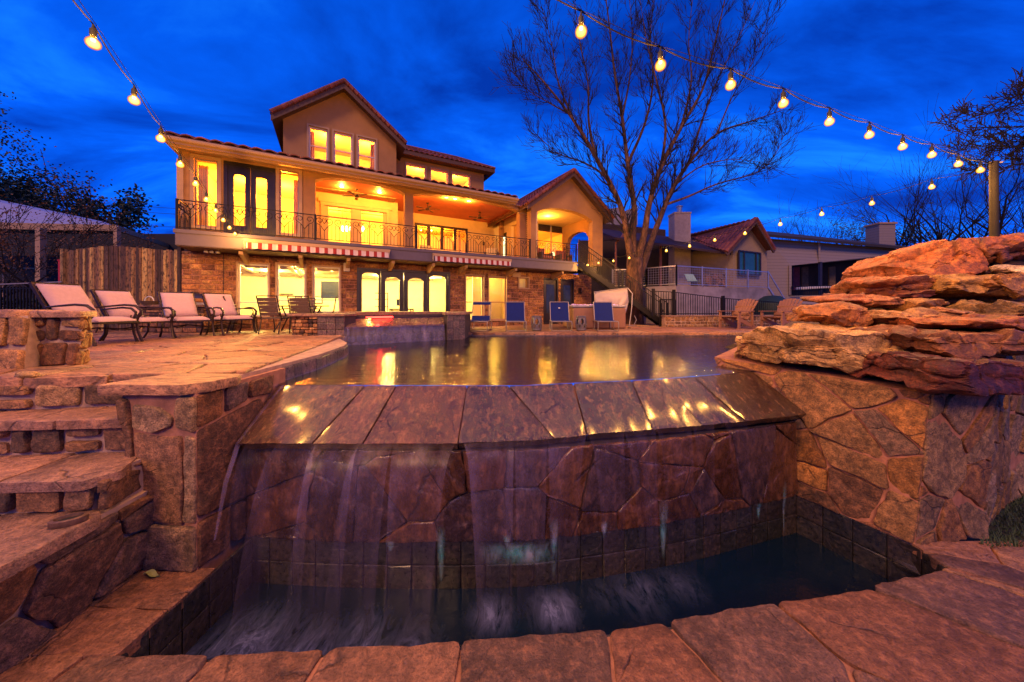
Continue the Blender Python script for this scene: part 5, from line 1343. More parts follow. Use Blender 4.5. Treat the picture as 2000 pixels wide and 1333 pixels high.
# --- iron stair from the balcony
st_=empty('iron_stair',(0,0,0),0,'black iron staircase with baluster rails descending from the balcony to the patio','staircase')
S0=HW(SU1+.02,.0,0); S0=Vector((2.98,14.75,ZB)); S1=Vector((6.60,14.15,0.0)); wd=Vector((.16,.98,0)).normalized()*.95
nst=15
for s,nm in ((0,'near'),(1,'far')):
    o_=wd*s; mb=MB(); mb.bar(S0+o_+Vector((0,0,-.1)),S1+o_+Vector((0,0,-.02)),.05,.22); mb.build('stringer',M['iron'],st_)
    mb=MB(); h=.92; mb.bar(S0+o_+Vector((0,0,h)),S1+o_+Vector((0,0,h+.05)),.045,.03); mb.bar(S0+o_+Vector((0,0,.10)),S1+o_+Vector((0,0,.15)),.025,.02)
    for i in range(46):
        k=(i+.5)/46; p=S0.lerp(S1,k)+o_; mb.bar(p+Vector((0,0,.1)),p+Vector((0,0,h+.02)),.014)
    for k in (0,.5,1): p=S0.lerp(S1,k)+o_; mb.bar(p,p+Vector((0,0,h+.06)),.055)
    mb.build('handrail',M['iron'],st_)
mb=MB()
for i in range(nst):
    k=(i+.5)/nst; p=S0.lerp(S1,k); d=(S1-S0); d.z=0; d.normalize(); mb.hexa([p-d*.12,p+d*.12,p+d*.12+wd,p-d*.12+wd],[q+Vector((0,0,.035)) for q in (p-d*.12,p+d*.12,p+d*.12+wd,p-d*.12+wd)])
mb.build('tread',M['darkwood'],st_)
gt=empty('iron_gate',(0,0,0),0,'short black iron gate closing the foot of the staircase','gate')
a=Vector((6.05,13.6,0)); b=Vector((6.75,13.75,0)); mb=MB(); mb.bar(a+Vector((0,0,1.1)),b+Vector((0,0,1.1)),.04); mb.bar(a+Vector((0,0,.1)),b+Vector((0,0,.1)),.04)
for i in range(8): p=a.lerp(b,i/7); mb.bar(p,p+Vector((0,0,1.1)),.022 if i not in(0,7) else .05)
mb.build('panel',M['iron'],gt); mb=MB(); mb.box(a.x+.05,a.x+.13,a.y-.05,a.y+.0,.6,.7); mb.build('latch',M['iron'],gt)

# curtains behind the tall windows
cur=plain('cream_curtain',(.62,.45,.22),.9,bump=0)
def curtain(u0,u1,t,z0,z1,label):
    mb=MB(); n=int((u1-u0)/.02)
    for i in range(n):
        a=u0+(u1-u0)*i/n; b=u0+(u1-u0)*(i+1)/n; f=lambda u:t+.025*math.sin(u*62)
        mb.quad((a,f(a),z0),(b,f(b),z0),(b,f(b),z1),(a,f(a),z1))
    tag(mb.build('curtain',cur,None,loc=OS,rz=HROT,smooth=True),label,'curtain','cream curtains behind the upper windows')
curtain(wl[0]-.02,wl[0]+.20,TW+.42,ZB+.02,5.0,'cream curtain at the left side of the tall window left of the dark double door')
curtain(wr[1]-.18,wr[1]+.05,TW+.42,ZB+.02,5.0,'cream curtain at the right side of the tall window right of the dark double door')
curtain(gw[0][0]-.05,gw[0][0]+.16,tg+.40,gw[0][2]-.2,gw[0][3],'cream curtain at the left of the attic gable windows')
curtain(gw[2][1]-.16,gw[2][1]+.05,tg+.40,gw[2][2]-.2,gw[2][3],'cream curtain at the right of the attic gable windows')
cb=empty('cabinet',OS,HROT,'low dark cabinet inside the tall window left of the double door','cabinet'); mb=MB(); mb.box(wl[0]+.25,wl[1]+.4,3.6,4.1,ZB+.01,ZB+.8); mb.build('case',M['wicker'],cb,bevel=.01); mb=MB(); [mb.box(wl[0]+.3+.3*i,wl[0]+.56+.3*i,3.585,3.598,ZB+.1,ZB+.74) for i in range(3)]; mb.build('door',M['darkwood'],cb)
# ------------------------------------------------------------------ string lights
def bulb(parent,p,power=190):
    mb=MB(); mb.X=Matrix.Translation(p); prof=[(.0001,-.050),(.026,-.048),(.043,-.030),(.047,-.008),(.042,.012),(.022,.036),(.017,.048)]
    mb.lathe(prof,n=14); b=mb.build('bulb',M['bulb'],parent,smooth=True,angle=180)
    s=MB(); s.X=Matrix.Translation(p); s.lathe([(.019,.046),(.022,.055),(.022,.10),(.010,.115),(.006,.15)],n=10); s.build('socket',M['rubber'],b,smooth=True)
    f=MB(); f.X=Matrix.Translation(p); f.lathe([(.0001,.004),(.014,.010),(.014,.024),(.0001,.032)],n=8); f.build('filament',M['filament'],b,smooth=True)
    pointlight('bulb_light',p-Vector((0,0,.018)),power,(1,.44,.08),.015,b)
def string(label,pts,start,end,off=True,powers=190):
    e=empty('string_light',(0,0,0),0,label,'string light','strings of globe bulbs over the pool')
    tops=[p+Vector((0,0,.15)) for p in pts]; chain=([Vector(start)] if start is not None else [])+tops+([Vector(end)] if end is not None else [])
    fine=[]
    for a,b in zip(chain[:-1],chain[1:]):
        for k in range(6):
            t=k/6; q=a.lerp(b,t); q.z-=.05*4*t*(1-t)*min(1,(b-a).length); fine.append(q)
    fine.append(chain[-1])
    mb=MB(); mb.tube(fine,.0055,5)
    # the steel carrier wire runs straighter just above
    fine2=[]
    for a,b in zip(chain[:-1],chain[1:]):
        for k in range(3): q=a.lerp(b,k/3); fine2.append(q+Vector((0,.01,.018)))
    fine2.append(chain[-1]); mb.tube(fine2,.003,4); mb.build('wire',M['wire'],e)
    for i,p in enumerate(pts): bulb(e,p,powers)
    return e
PA=[(182,83),(262,195),(314,270),(352,321),(382,359),(403,390),(421,412),(436,430),(448,445),(459,457),(466,474)]
ptsA=[]
for k,(x,y) in enumerate(PA):
    D=2.71*(1+.2505*k); ptsA.append(PD(x,y,D))
ptsA=[Vector((-2.12,.67,3.06)),Vector((-2.55,1.35,3.02)),Vector((-2.98,2.03,2.98))]+ptsA  # leading bulbs hang out of view, added to light the foreground
endA=F(474,486,0); endA=HW(endA[0],-.04,endA[1])
string('string of globe bulbs running from the top left corner down to the house slab',ptsA,Vector((-1.9,.35,3.3)),endA)
PB=[(1135,60),(1290,126),(1427,165),(1530,201),(1620,237),(1698,263),(1763,286),(1820,302),(1872,320),(1915,332)]
ptsB=[]
for i,(x,y) in enumerate(PB):
    k=9-i; D=5.3*(1-.05703*k); ptsB.append(PD(x,y,D))
ptsB=[Vector((-1.78,1.68,3.05)),Vector((-1.0,1.98,3.0)),Vector((-.23,2.24,3.10))]+ptsB  # unseen bulbs at the near end, also added for foreground light
pole=PD(1941,318,5.55)
string('string of globe bulbs sweeping over the pool from top centre down to the wooden pole',ptsB,Vector((-2.2,1.5,3.25)),pole)
PC=[(1820,365),(1703,397),(1605,418),(1524,438),(1455,456),(1396,469),(1347,481),(1301.5,490),(1229,504),(1198,510),(1169,514),(1147,518)]
KC=[0,1,2,3,4,5,6,7,9,10,11,12]; ptsC=[]
for (x,y),k in zip(PC,KC): ptsC.append(PD(x,y,6.26*(1+.1138*k)))
string('string of globe bulbs dipping from the wooden pole past the tree to the balcony corner',ptsC,pole-Vector((0,0,.05)),HW(SU1,-.02,ZS+.2))
po=empty('wooden_pole',(pole.x,pole.y,-.5),0,'dark round wooden pole rising behind the boulders and carrying the light strings','pole')
mb=MB(); mb.tube([(0,0,0),(.01,0,2),(0,0,pole.z+.5+.02)],[.056,.053,.050],14); mb.build('shaft',plain('pole_wood',(.008,.005,.004),.75,var=.5,scale=4,bump=.5),po,smooth=True)
mb=MB(); mb.tube([(0,-.07,pole.z+.5-.03),(0,-.11,pole.z+.47)],.012,6); mb.build('hook',M['steel'],po)

# ------------------------------------------------------------------ patio chairs
def patio_chair():
    e=empty('lounge_chair',(0,0,0),0,'x','chair','cushioned chairs on the upper terrace')
    mb=MB(); 
    # cushions: thin pillowy slabs
    def cushion(mb,a,b,w,th):
        a=Vector(a); b=Vector(b); d=(b-a).normalized(); n=Vector((-d.z,0,d.x)); 
        if n.z<0 and abs(d.x)>abs(d.z): n=-n
        if n.x<0 and abs(d.z)>=abs(d.x): n=-n
        N=10; vs=[];fs=[]
        for side in (1,0):
            for i in range(N+1):
                for j in range(N+1):
                    s,t=i/N,j/N; edge=min(1,min(s,1-s)*7)**.5*min(1,min(t,1-t)*7)**.5
                    p=a.lerp(b,s)+Vector((0,(t-.5)*w,0)); vs.append(p+n*(th*(.25+.75*edge) if side else 0.0))
        m=(N+1)**2
        for i in range(N):
            for j in range(N):
                q=i*(N+1)+j; fs.append((q,q+1,q+N+2,q+N+1)); fs.append((m+q,m+q+N+1,m+q+N+2,m+q+1))
        bd=[(i,0) for i in range(N)]+[(N,j) for j in range(N)]+[(i,N) for i in range(N,0,-1)]+[(0,j) for j in range(N,0,-1)]
        for k in range(len(bd)):
            (i,j),(i2,j2)=bd[k],bd[(k+1)%len(bd)]; q,r_=i*(N+1)+j,i2*(N+1)+j2; fs.append((q,r_,m+r_,m+q))
        mb.add(vs,fs)
    cushion(mb,(-.33,0,.37),(.34,0,.38),.56,.085); mb.build('seat_cushion',M['cushion'],e,smooth=True,angle=80)
    mb=MB(); cushion(mb,(-.31,0,.46),(-.66,0,1.00),.56,.07); mb.build('back_cushion',M['cushion'],e,smooth=True,angle=80)
    mb=MB()
    for s in (-.30,.30): mb.bar((-.32,s,.36),(-.71,s,1.02),.03,.045); mb.bar((-.34,s,.36),(.35,s,.36),.035,.03)
    mb.bar((-.71,-.3,1.02),(-.71,.3,1.02),.03); mb.bar((.35,-.3,.36),(.35,.3,.36),.03); mb.bar((-.1,-.3,.345),(-.1,.3,.345),.03)
    mb.tube([(-.3,-.28,.22),(0,0,.27),(.3,-.28,.22)],.012,5); mb.tube([(-.3,.28,.22),(0,0,.27),(.3,.28,.22)],.012,5); mb.build('frame',M['bronze'],e)
    for s in (-1,1):
        y=s*.35; mb=MB(); pts=[(-.46,y*.9,.62),(-.25,y,.64),(.05,y,.665),(.24,y,.65),(.34,y,.58),(.35,y,.49),(.29,y,.44),(.23,y,.47),(.24,y,.52)]
        mb.tube(pts,[.013,.016,.019,.022,.023,.021,.017,.013,.009],7); mb.build('armrest',M['bronze'],e,smooth=True)
        mb=MB(); mb.tube([(.33,y,.52),(.26,y,.36),(.30,y,.16),(.37,y,.0)],[.02,.022,.02,.024],7); mb.build('leg',M['bronze'],e,smooth=True)
        mb=MB(); mb.tube([(-.40,y,.5),(-.28,y,.30),(-.30,y,.14),(-.40,y,.0)],[.018,.02,.018,.022],7); mb.build('leg',M['bronze'],e,smooth=True)
    return e
pc=patio_chair()
chs=[((-7.66,6.16),0.02,1.08,'pink cushioned chair nearest the stone parapet'),((-7.72,6.93),-.08,1.0,'pink cushioned chair second from the parapet'),((-7.42,7.62),-.50,1.0,'pink cushioned chair third from the parapet, before the grill'),((-7.02,8.35),-.42,1.0,'pink cushioned chair nearest the dining table')]
for i,(xy,rz,sc,lb) in enumerate(chs):
    o=pc if i==0 else copy_tree(pc); o.location=(xy[0],xy[1],DZ+.002); o.rotation_euler=(0,0,rz); o.scale=(sc,sc,sc); o['label']=lb

def dining_chair():
    e=empty('dining_chair',(0,0,0),0,'x','chair','sling chairs round the patio dining table')
    mb=MB(); mb.hexa([Vector((-.24,-.22,.40)),Vector((.24,-.22,.40)),Vector((.24,.22,.38)),Vector((-.24,.22,.38))],[Vector((-.24,-.22,.425)),Vector((.24,-.22,.425)),Vector((.24,.22,.405)),Vector((-.24,.22,.405))]); mb.build('seat',M['wicker'],e,bevel=.006)
    mb=MB(); n=5
    for i in range(n):
        z0,z1=.46+.09*i,.46+.09*(i+1)-.006; mb.hexa([Vector((-.22,.22+.03*i*.9,z0)),Vector((.22,.22+.03*i*.9,z0)),Vector((.22,.245+.03*i*.9,z0)),Vector((-.22,.245+.03*i*.9,z0))],[Vector((-.22,.22+.03*(i+1)*.9,z1)),Vector((.22,.22+.03*(i+1)*.9,z1)),Vector((.22,.245+.03*(i+1)*.9,z1)),Vector((-.22,.245+.03*(i+1)*.9,z1))])
    mb.build('backrest',M['wicker'],e,bevel=.008)
    mb=MB()
    for s in (-.25,.25): mb.tube([(s,.2,.38),(s,.26,.6),(s,.37,.95)],.014,6); mb.tube([(s,-.24,.40),(s,.22,.38)],.014,6); mb.tube([(s,.28,.62),(s,0,.64),(s,-.22,.62),(s,-.25,.55),(s,-.2,.4)],.013,6)
    mb.tube([(-.25,.37,.95),(.25,.37,.95)],.014,6); mb.build('frame',M['bronze'],e,smooth=True)
    for s in (-.25,.25):
        for y,y2 in ((-.22,-.27),(.2,.30)): mb=MB(); mb.tube([(s,y,.40),(s*.96,(y+y2)/2,.2),(s,y2,0)],.014,6); mb.build('leg',M['bronze'],e)
    return e
dc=dining_chair()
# chair front (-y) looks at the table; table centre about px 560
tabc=Vector((-6.05,9.45,DZ))
dcs=[(PD(541,640,8.55),math.pi,'brown sling dining chair seen from behind, left of the pair facing the windows'),(PD(597,640,8.75),math.pi+.1,'brown sling dining chair seen from behind, right beside the stone spa pier'),(PD(476,640,9.0),math.pi/2+.5,'brown sling dining chair at the left end of the table, turned sideways'),(PD(590,640,10.1),.25,'brown sling dining chair on the house side of the table')]
for i,(p,rz,lb) in enumerate(dcs):
    o=dc if i==0 else copy_tree(dc); o.location=(p.x,p.y,DZ+.002); o.rotation_euler=(0,0,rz); o['label']=lb
tb_=empty('patio_table',tabc,.3,'dark metal patio dining table in front of the three windows','table')
mb=MB(); mb.X=Matrix.Diagonal((1.35,.8,1,1)); mb.lathe([(.0001,.69),(.55,.69),(.57,.70),(.57,.72),(.0001,.725)],n=28); mb.build('tabletop',M['wicker'],tb_,smooth=True)
for sx in (-1,1):
    for sy in (-1,1): mb=MB(); mb.tube([(sx*.5,sy*.28,.69),(sx*.35,sy*.2,.35),(sx*.52,sy*.3,0)],.02,6); mb.build('leg',M['bronze'],tb_)

# ------------------------------------------------------------------ blue sling loungers by the pool
def lounger(sheer=False):
    e=empty('sun_lounger',(0,0,0),0,'x','sun lounger','blue sling loungers at the far pool edge')
    mb=MB()   # local: foot toward -y
    mb.hexa([Vector((-.29,-.60,.30)),Vector((.29,-.60,.30)),Vector((.29,.12,.30)),Vector((-.29,.12,.30))],[Vector((-.29,-.60,.315)),Vector((.29,-.60,.315)),Vector((.29,.12,.315)),Vector((-.29,.12,.315))])
    mb.build('seat',M['blue'],e)
    back=lambda k,z0=.31:Vector((0,.12+.30*k,z0+.62*k))
    mb=MB()
    def seg(k0,k1,m,nm):
        a,b=back(k0),back(k1); q=MB(); q.hexa([a+Vector((-.30,0,0)),a+Vector((.30,0,0)),a+Vector((.30,.015,-.01)),a+Vector((-.30,.015,-.01))],[b+Vector((-.30,0,0)),b+Vector((.30,0,0)),b+Vector((.30,.015,-.01)),b+Vector((-.30,.015,-.01))]); q.build(nm,m,e)
    if sheer: seg(0,.25,M['blue'],'backrest'); seg(.86,1,M['blue'],'headrest')
    else: seg(0,.97,M['blue'],'backrest')
    mb=MB()
    for s in (-.31,.31):
        mb.tube([(s,-.62,.30),(s,.5,.30),(s,.62,.24),(s,.60,.02)],.016,6); mb.tube([back(0)+Vector((s,0,0)),back(1)+Vector((s,0,0))],.016,6)
        mb.tube([(s,-.60,.30),(s,-.66,.24),(s*1.0,-.62,.0),(s,-.50,-.0)],.016,6); mb.tube([(s,.05,.30),(s,.10,.0)],.014,6); mb.tube([(s,-.6,.012),(s,.6,.012)],.014,6)
    mb.tube([back(1)+Vector((-.31,0,0)),back(1)+Vector((.31,0,0))],.016,6); mb.tube([(-.31,-.62,.30),(.31,-.62,.30)],.016,6); mb.tube([(-.31,-.60,.012),(.31,-.60,.012)],.014,6); mb.tube([(-.31,.3,.29),(0,.28,.22),(.31,.3,.29)],.010,6)
    mb.build('frame',M['alum'],e,smooth=True); return e
l1=lounger(True); l2=lounger()
data=[(l1,938,-.05,'blue sling lounger with a see-through back, leftmost of the four at the pool'),(l2,1007,.02,'plain blue sling lounger left of the first ceramic stool'),(None,1094,-.06,'blue sling lounger with a pale mark on its back, between the two stools'),(None,1181,-.10,'blue sling lounger in front of the hot tub, rightmost of the four')]
for o,px,rz,lb in data:
    o=o or copy_tree(l2); p=PD(px,646,11.55); o.location=(p.x,p.y,.003); o.rotation_euler=(0,0,rz); o['label']=lb; o.scale=(1.05,1.05,1.05)
mb=MB(); mb.X=Matrix.Translation(PD(1092,602,11.75)+Vector((0,-.0,0))); mb.box(-.03,.03,-.03,-.02,-.02,.02)
tag(mb.build('care_label',M['white']),'tiny white label sewn on the third blue lounger','label')
def stool(px,label):
    p=PD(px,645,11.3); e=empty('garden_stool',(p.x,p.y,.003),0,label,'stool','ceramic garden stools between the loungers')
    c=plain('glazed_grey',(.13,.11,.12),.35,bump=0); 
    bm=bmesh.new(); n=40; K=22; prof=[(.15,0),(.175,.02),(.165,.05),(.185,.15),(.195,.24),(.185,.33),(.165,.44),(.175,.47),(.15,.49)]
    def rad(z):
        for (r0,z0),(r1,z1) in zip(prof[:-1],prof[1:]):
            if z<=z1: return r0+(r1-r0)*(z-z0)/(z1-z0)
        return prof[-1][0]
    vs=[];fs=[]
    for k in range(K+1):
        z=.49*k/K
        for i in range(n): a=2*math.pi*i/n; vs.append((rad(z)*math.cos(a),rad(z)*math.sin(a),z))
    for k in range(K):
        z=.49*(k+.5)/K
        for i in range(n):
            a=2*math.pi*(i+.5)/n
            # pierced petal openings
            ph=(a*6/(2*math.pi))%1-.5; hole=(abs(ph)/.26)**2+((z-.30)/.10)**2<1 or (((a*6/(2*math.pi)+.5)%1-.5)/.16)**2+((z-.14)/.055)**2<1
            if not hole: j=(i+1)%n; fs.append((k*n+i,k*n+j,(k+1)*n+j,(k+1)*n+i))
    bm.free(); mb=MB(); mb.add(vs,fs); o=mb.build('body',c,e,smooth=True); s=o.modifiers.new('wall','SOLIDIFY'); s.thickness=.02
    mb=MB(); mb.lathe([(.0001,.475),(.15,.475),(.155,.49),(.13,.50),(.0001,.502)],n=30); mb.build('top',c,e,smooth=True)
stool(1048,'pierced grey ceramic stool between the second and third blue loungers'); stool(1135,'pierced grey ceramic stool between the third and rightmost blue loungers')

# ------------------------------------------------------------------ hot tub with lifted cover
ht=PD(1158,640,12.9); tub=empty('hot_tub',(ht.x,ht.y,0),.1,'brown hot tub full of foaming purple lit water behind the blue loungers','hot tub')
mb=MB(); mb.box(-1.0,1.0,-.75,.85,0,.78); mb.build('cabinet',M['brownplastic'],tub,bevel=.06)
mb=MB(); 
mb.box(-1.03,1.03,-.78,-.60,.78,.87); mb.box(-1.03,1.03,.70,.88,.78,.87); mb.box(-1.03,-.85,-.60,.70,.78,.87); mb.box(.85,1.03,-.60,.70,.78,.87); mb.build('rim',plain('shell_grey',(.3,.27,.3),.3),tub,bevel=.03)
mb=MB(); n=24
vs=[(-.86+1.72*i/n,-.61+1.32*j/n,.85+.10*noise.noise(Vector((i*.5,j*.5,0)))+.05*noise.noise(Vector((i*1.7,j*1.7,0)))) for j in range(n+1) for i in range(n+1)]; fs=[(j*(n+1)+i,j*(n+1)+i+1,(j+1)*(n+1)+i+1,(j+1)*(n+1)+i) for j in range(n) for i in range(n)]
mb.add(vs,fs); mb.build('foam_water',plain('lilac_foam',(.62,.45,.85),.5),tub,smooth=True)
pointlight('tub_led',(.45,-.1,1.02),2.5,(.5,.15,1),.05,tub)
cov=empty('tub_cover',(0,0,0),0,'beige folded canvas cover standing upright beside the hot tub','cover')
ca=[PD(1161,572,12.6),PD(1225,564,12.9),PD(1228,590,12.9),PD(1222,612,12.8),PD(1205,628,12.7),PD(1185,634,12.6),PD(1165,620,12.5)]
c0_=sum(ca,Vector())/len(ca); mb=MB(); N=8; vs=[c0_];fs=[]
for r_ in range(1,N+1):
    for i in range(28):
        t=i/28*len(ca); a=ca[int(t)%len(ca)].lerp(ca[(int(t)+1)%len(ca)],t%1); p=c0_.lerp(a,r_/N); ang=i/28*6.28
        p.y+=-.10*math.sin(math.pi*r_/N)*.6+.05*math.sin(ang*5+r_*.6)*(1 if r_<N else .2); vs.append(p)
for i in range(28): fs.append((0,1+i,1+(i+1)%28))
for r_ in range(N-1):
    for i in range(28): a=1+r_*28; fs.append((a+i,a+28+i,a+28+(i+1)%28,a+(i+1)%28))
mb.add(vs,fs); o=mb.build('canvas',M['canvas'],cov,smooth=True,angle=80); s=o.modifiers.new('wall','SOLIDIFY'); s.thickness=.10; s.offset=1
mb=MB(); mb.tube([PD(1160,571,12.5),PD(1226,563,12.85)],.02,6); mb.build('hem_bar',M['alum'],cov)
cl_=empty('cover_lifter',(0,0,0),0,'thin bent white metal pole standing right of the hot tub cover','pole'); mb=MB(); mb.tube([PD(1226,563,12.7),PD(1235,574,12.6),PD(1234,600,12.5),PD(1229,637,12.4)],.018,7); mb.tube([PD(1229,637,12.4),PD(1238,636,12.5),PD(1243,625,12.6),PD(1239,617,12.7)],.014,6); mb.build('tube',M['alum'],cl_,smooth=True); mb=MB(); mb.box(*(lambda p:(p.x-.05,p.x+.05,p.y-.05,p.y+.05,0,.03))(PD(1229,640,12.4))); mb.build('foot',M['rubber'],cl_)

# ------------------------------------------------------------------ raised spa at the pool's left
spa=empty('raised_spa',(0,0,0),0,'raised spa with stone piers, dark tile and a red lit spillway into the pool','spa')
mb=MB(); kw=dict(gap=.02,hgt=.025,rough=.01,seg=.06,bulge=.012,jit=.3,round_=.03)
q=[Vector((-5.32,8.05,DZ-.02)),Vector((-4.62,7.9,DZ-.02)),Vector((-4.62,7.9,.60)),Vector((-5.32,8.05,.60))]
facestones(mb,q,.09,2.0,101,PAL_WARM,ash=True,**{**kw,'gap':.014,'hgt':.015})
mb.build('stonework',M['stone'],spa,smooth=True)
mb=MB(); facestones(mb,(Vector((-4.62,7.9,-.1)),Vector((-4.0,7.95,-.1)),Vector((-4.0,7.95,.60)),Vector((-4.62,7.9,.60))),.2,1.0,102,[(.17,.12,.14),(.13,.10,.12)],gap=.008,hgt=.01,jit=0,offset=False,drop=0,rough=0,seg=.2,bulge=.003,round_=.006)
# spill front below the lip
facestones(mb,(Vector((-3.92,7.96,-.4)),Vector((-1.96,9.30,-.4)),Vector((-1.90,9.34,.28)),Vector((-3.96,7.98,.28))),.16,1.2,103,[(.04,.05,.15),(.06,.06,.18),(.03,.035,.11)],gap=.01,hgt=.014,jit=.12,drop=0,rough=.004,seg=.2,bulge=.004,round_=.01)
facestones(mb,(Vector((-1.80,9.25,-.4)),Vector((-1.35,9.55,-.4)),Vector((-1.35,9.55,.60)),Vector((-1.80,9.25,.60))),.2,1.0,104,[(.15,.11,.13),(.11,.09,.11)],gap=.008,hgt=.01,jit=0,offset=False,drop=0,rough=0,seg=.2,bulge=.003,round_=.006)
mb.build('tiling',M['tile_dark'],spa)
mb=MB()
def blk2(mb,pts,z0,z1): mb.hexa([Vector((*p,z0)) for p in pts],[Vector((*p,z1)) for p in pts])
blk2(mb,[(-5.31,8.07),(-4.01,7.965),(-3.9,8.3),(-4.2,8.9),(-5.31,8.9)],-.5,.60)
blk2(mb,[(-1.79,9.27),(-1.36,9.56),(-1.36,10.6),(-1.95,10.2),(-1.95,9.5)],-.5,.60)
blk2(mb,[(-4.6,8.9),(-4.2,8.9),(-1.95,10.3),(-1.36,10.6),(-1.36,10.9),(-4.6,10.9)],-.5,.58)
blk2(mb,[(-3.90,7.99),(-1.92,9.34),(-1.95,9.9),(-4.1,8.5)],-.5,.27)
mb.build('core',M['mortar_dark'],spa)
mb=MB()
stones(mb,1,1,lambda u,v,h:Vector((u,v,.60+h)),rnd=random.Random(9),pal=[(.30,.17,.11),(.26,.15,.11)],hgt=.05,polys=[[(-5.40,7.98),(-4.68,7.85),(-3.96,7.88),(-3.88,8.3),(-4.2,8.95),(-5.4,8.95)],[(-1.85,9.18),(-1.30,9.5),(-1.3,10.65),(-2.0,10.25),(-1.98,9.45)],[(-4.7,8.97),(-4.15,8.93),(-2.0,10.3),(-1.3,10.68),(-1.3,10.95),(-4.7,10.95)]],rough=.008,seg=.12,bulge=.004,tilt=.001,round_=.02)
mb.build('cap',M['flag'],spa,smooth=True)
# sloping spill slab and its water
mb=MB(); N=14
tp=lambda k:Vector((-4.02,8.42,.50)).lerp(Vector((-1.98,9.80,.50)),k); lp_=lambda k:Vector((-3.98,7.93,.32)).lerp(Vector((-1.88,9.28,.32)),k)
for i in range(5):
    k0,k1=i/5+.003,(i+1)/5-.003; mb.tint((.18,.12,.13)); mb.prism([lp_(k0),lp_(k1),tp(k1),tp(k0)],(0,.02,-.04))
mb.build('spill_slab',M['slab_wet'],spa)
mb=MB(); blk2(mb,[(-4.02,8.44),(-1.98,9.82),(-2.1,10.2),(-4.2,8.9)],.40,.515); mb.build('spa_water',M['spawater'],spa)
mb=MB(); mb.tube([Vector((-3.75,8.56,.535)),Vector((-3.2,8.94,.535))],.018,6); mb.build('red_light',M['redled'],spa)
pointlight('spa_led',(-3.45,8.62,.62),5.0,(1,.04,.03),.05,spa)
mb=MB(); nu,nv=40,6; vs=[];fs=[];cs=[]
for j in range(nv+1):
    for i in range(nu+1):
        p=lp_(i/nu); t_=j/nv; vs.append(Vector((p.x+.05*t_,p.y-.02-.10*math.sqrt(t_),.32-.44*t_))); k=.75*(.5+.5*noise.noise(Vector((i*.7,0,0)))); cs.append((k,k,k))
for j in range(nv):
    for i in range(nu): q=j*(nu+1)+i; fs.append((q,q+1,q+nu+2,q+nu+1))
mb.add(vs,fs); mb.c=cs; fo_=mb.build('spa_water_veil',M['fall'],None,smooth=True,angle=180); tag(fo_,'bluish sheet of water falling from the raised spa into the pool','waterfall')

# ------------------------------------------------------------------ grill corner at the house's left
gc=empty('grill_counter',(0,0,0),0,'low stone counter beside the wooden fence carrying the grill','counter')
mb=MB(); a,b=Vector((-10.1,9.0,DZ)),Vector((-8.1,8.75,DZ)); H_=Vector((0,0,.68)); facestones(mb,(a,b,b+H_,a+H_),.13,2.6,111,PAL_WARM,ash=True,gap=.014,hgt=.015,rough=.006,seg=.1,bulge=.008)
facestones(mb,(Vector((-8.1,8.75,DZ)),Vector((-7.9,9.3,DZ)),Vector((-7.9,9.3,DZ+.68)),Vector((-8.1,8.75,DZ+.68))),.13,2,112,PAL_WARM,ash=True,gap=.014,hgt=.015,rough=.006,seg=.1,bulge=.008); mb.build('stonework',M['stone'],gc,smooth=True)
mb=MB(); mb.hexa([a+Vector((0,.01,0)),b+Vector((-.01,.01,0)),Vector((-7.92,9.5,DZ)),Vector((-10.1,9.6,DZ))],[a+H_+Vector((0,.01,0)),b+H_+Vector((-.01,.01,0)),Vector((-7.92,9.5,DZ+.68)),Vector((-10.1,9.6,DZ+.68))]); mb.build('mortar',M['mortar_dark'],gc)
mb=MB(); mb.tint((.3,.18,.11)); mb.hexa([Vector((-10.15,8.94,.80)),Vector((-8.05,8.69,.80)),Vector((-7.85,9.5,.80)),Vector((-10.15,9.65,.80))],[Vector((-10.15,8.94,.86)),Vector((-8.05,8.69,.86)),Vector((-7.85,9.5,.86)),Vector((-10.15,9.65,.86))]); mb.build('countertop',M['flag'],gc,bevel=.01)
gp=PD(358,600,8.9); gr_=empty('gas_grill',(gp.x,gp.y,.862),-.25,'stainless steel gas grill with half open hood on the stone counter','grill')
mb=MB(); mb.box(-.38,.38,-.25,.25,-.30,.06); mb.build('firebox',M['steel'],gr_,bevel=.015)
mb=MB(); mb.tube([(-.38,.2,.06),(-.38,-.02,.30)],.01,5); n=8; prev=None
for i in range(n):
    a0,a1=math.pi*.12+math.pi*.62*i/n,math.pi*.12+math.pi*.62*(i+1)/n; f_=lambda a:(.24-.0+.26*-math.cos(a)*-1-.24,.08+.26*math.sin(a))
    y0,z0=f_(a0); y1,z1=f_(a1); mb.quad((-.38,y0,z0),(.38,y0,z0),(.38,y1,z1),(-.38,y1,z1))
mb.build('hood',M['steel'],gr_,smooth=True); mb=MB(); mb.tube([(-.3,-.3,.02),(.3,-.3,.02)],.015,6)
mb.build('handle',M['steel'],gr_)
for i in range(4): mb=MB(); mb.tube([(-.25+.17*i,-.25,-.08),(-.25+.17*i,-.29,-.08)],.025,10); mb.build('knob',M['rubber'],gr_)
sb=PD(293,574,9.0); ba=empty('serving_basket',(sb.x,sb.y,.862),0,'dark basket with a white loop handle on the stone counter left of the grill','basket')
mb=MB(); mb.lathe([(.14,0),(.2,.10),(.18,.10),(.13,.02)],n=16); mb.build('bowl',M['wicker'],ba,smooth=True); mb=MB(); mb.tube([(.12*math.cos(a)-.02,0,.10+.12*math.sin(a)) for a in [math.pi*k/10 for k in range(11)]],.014,6); mb.build('handle',M['white'],ba,smooth=True)

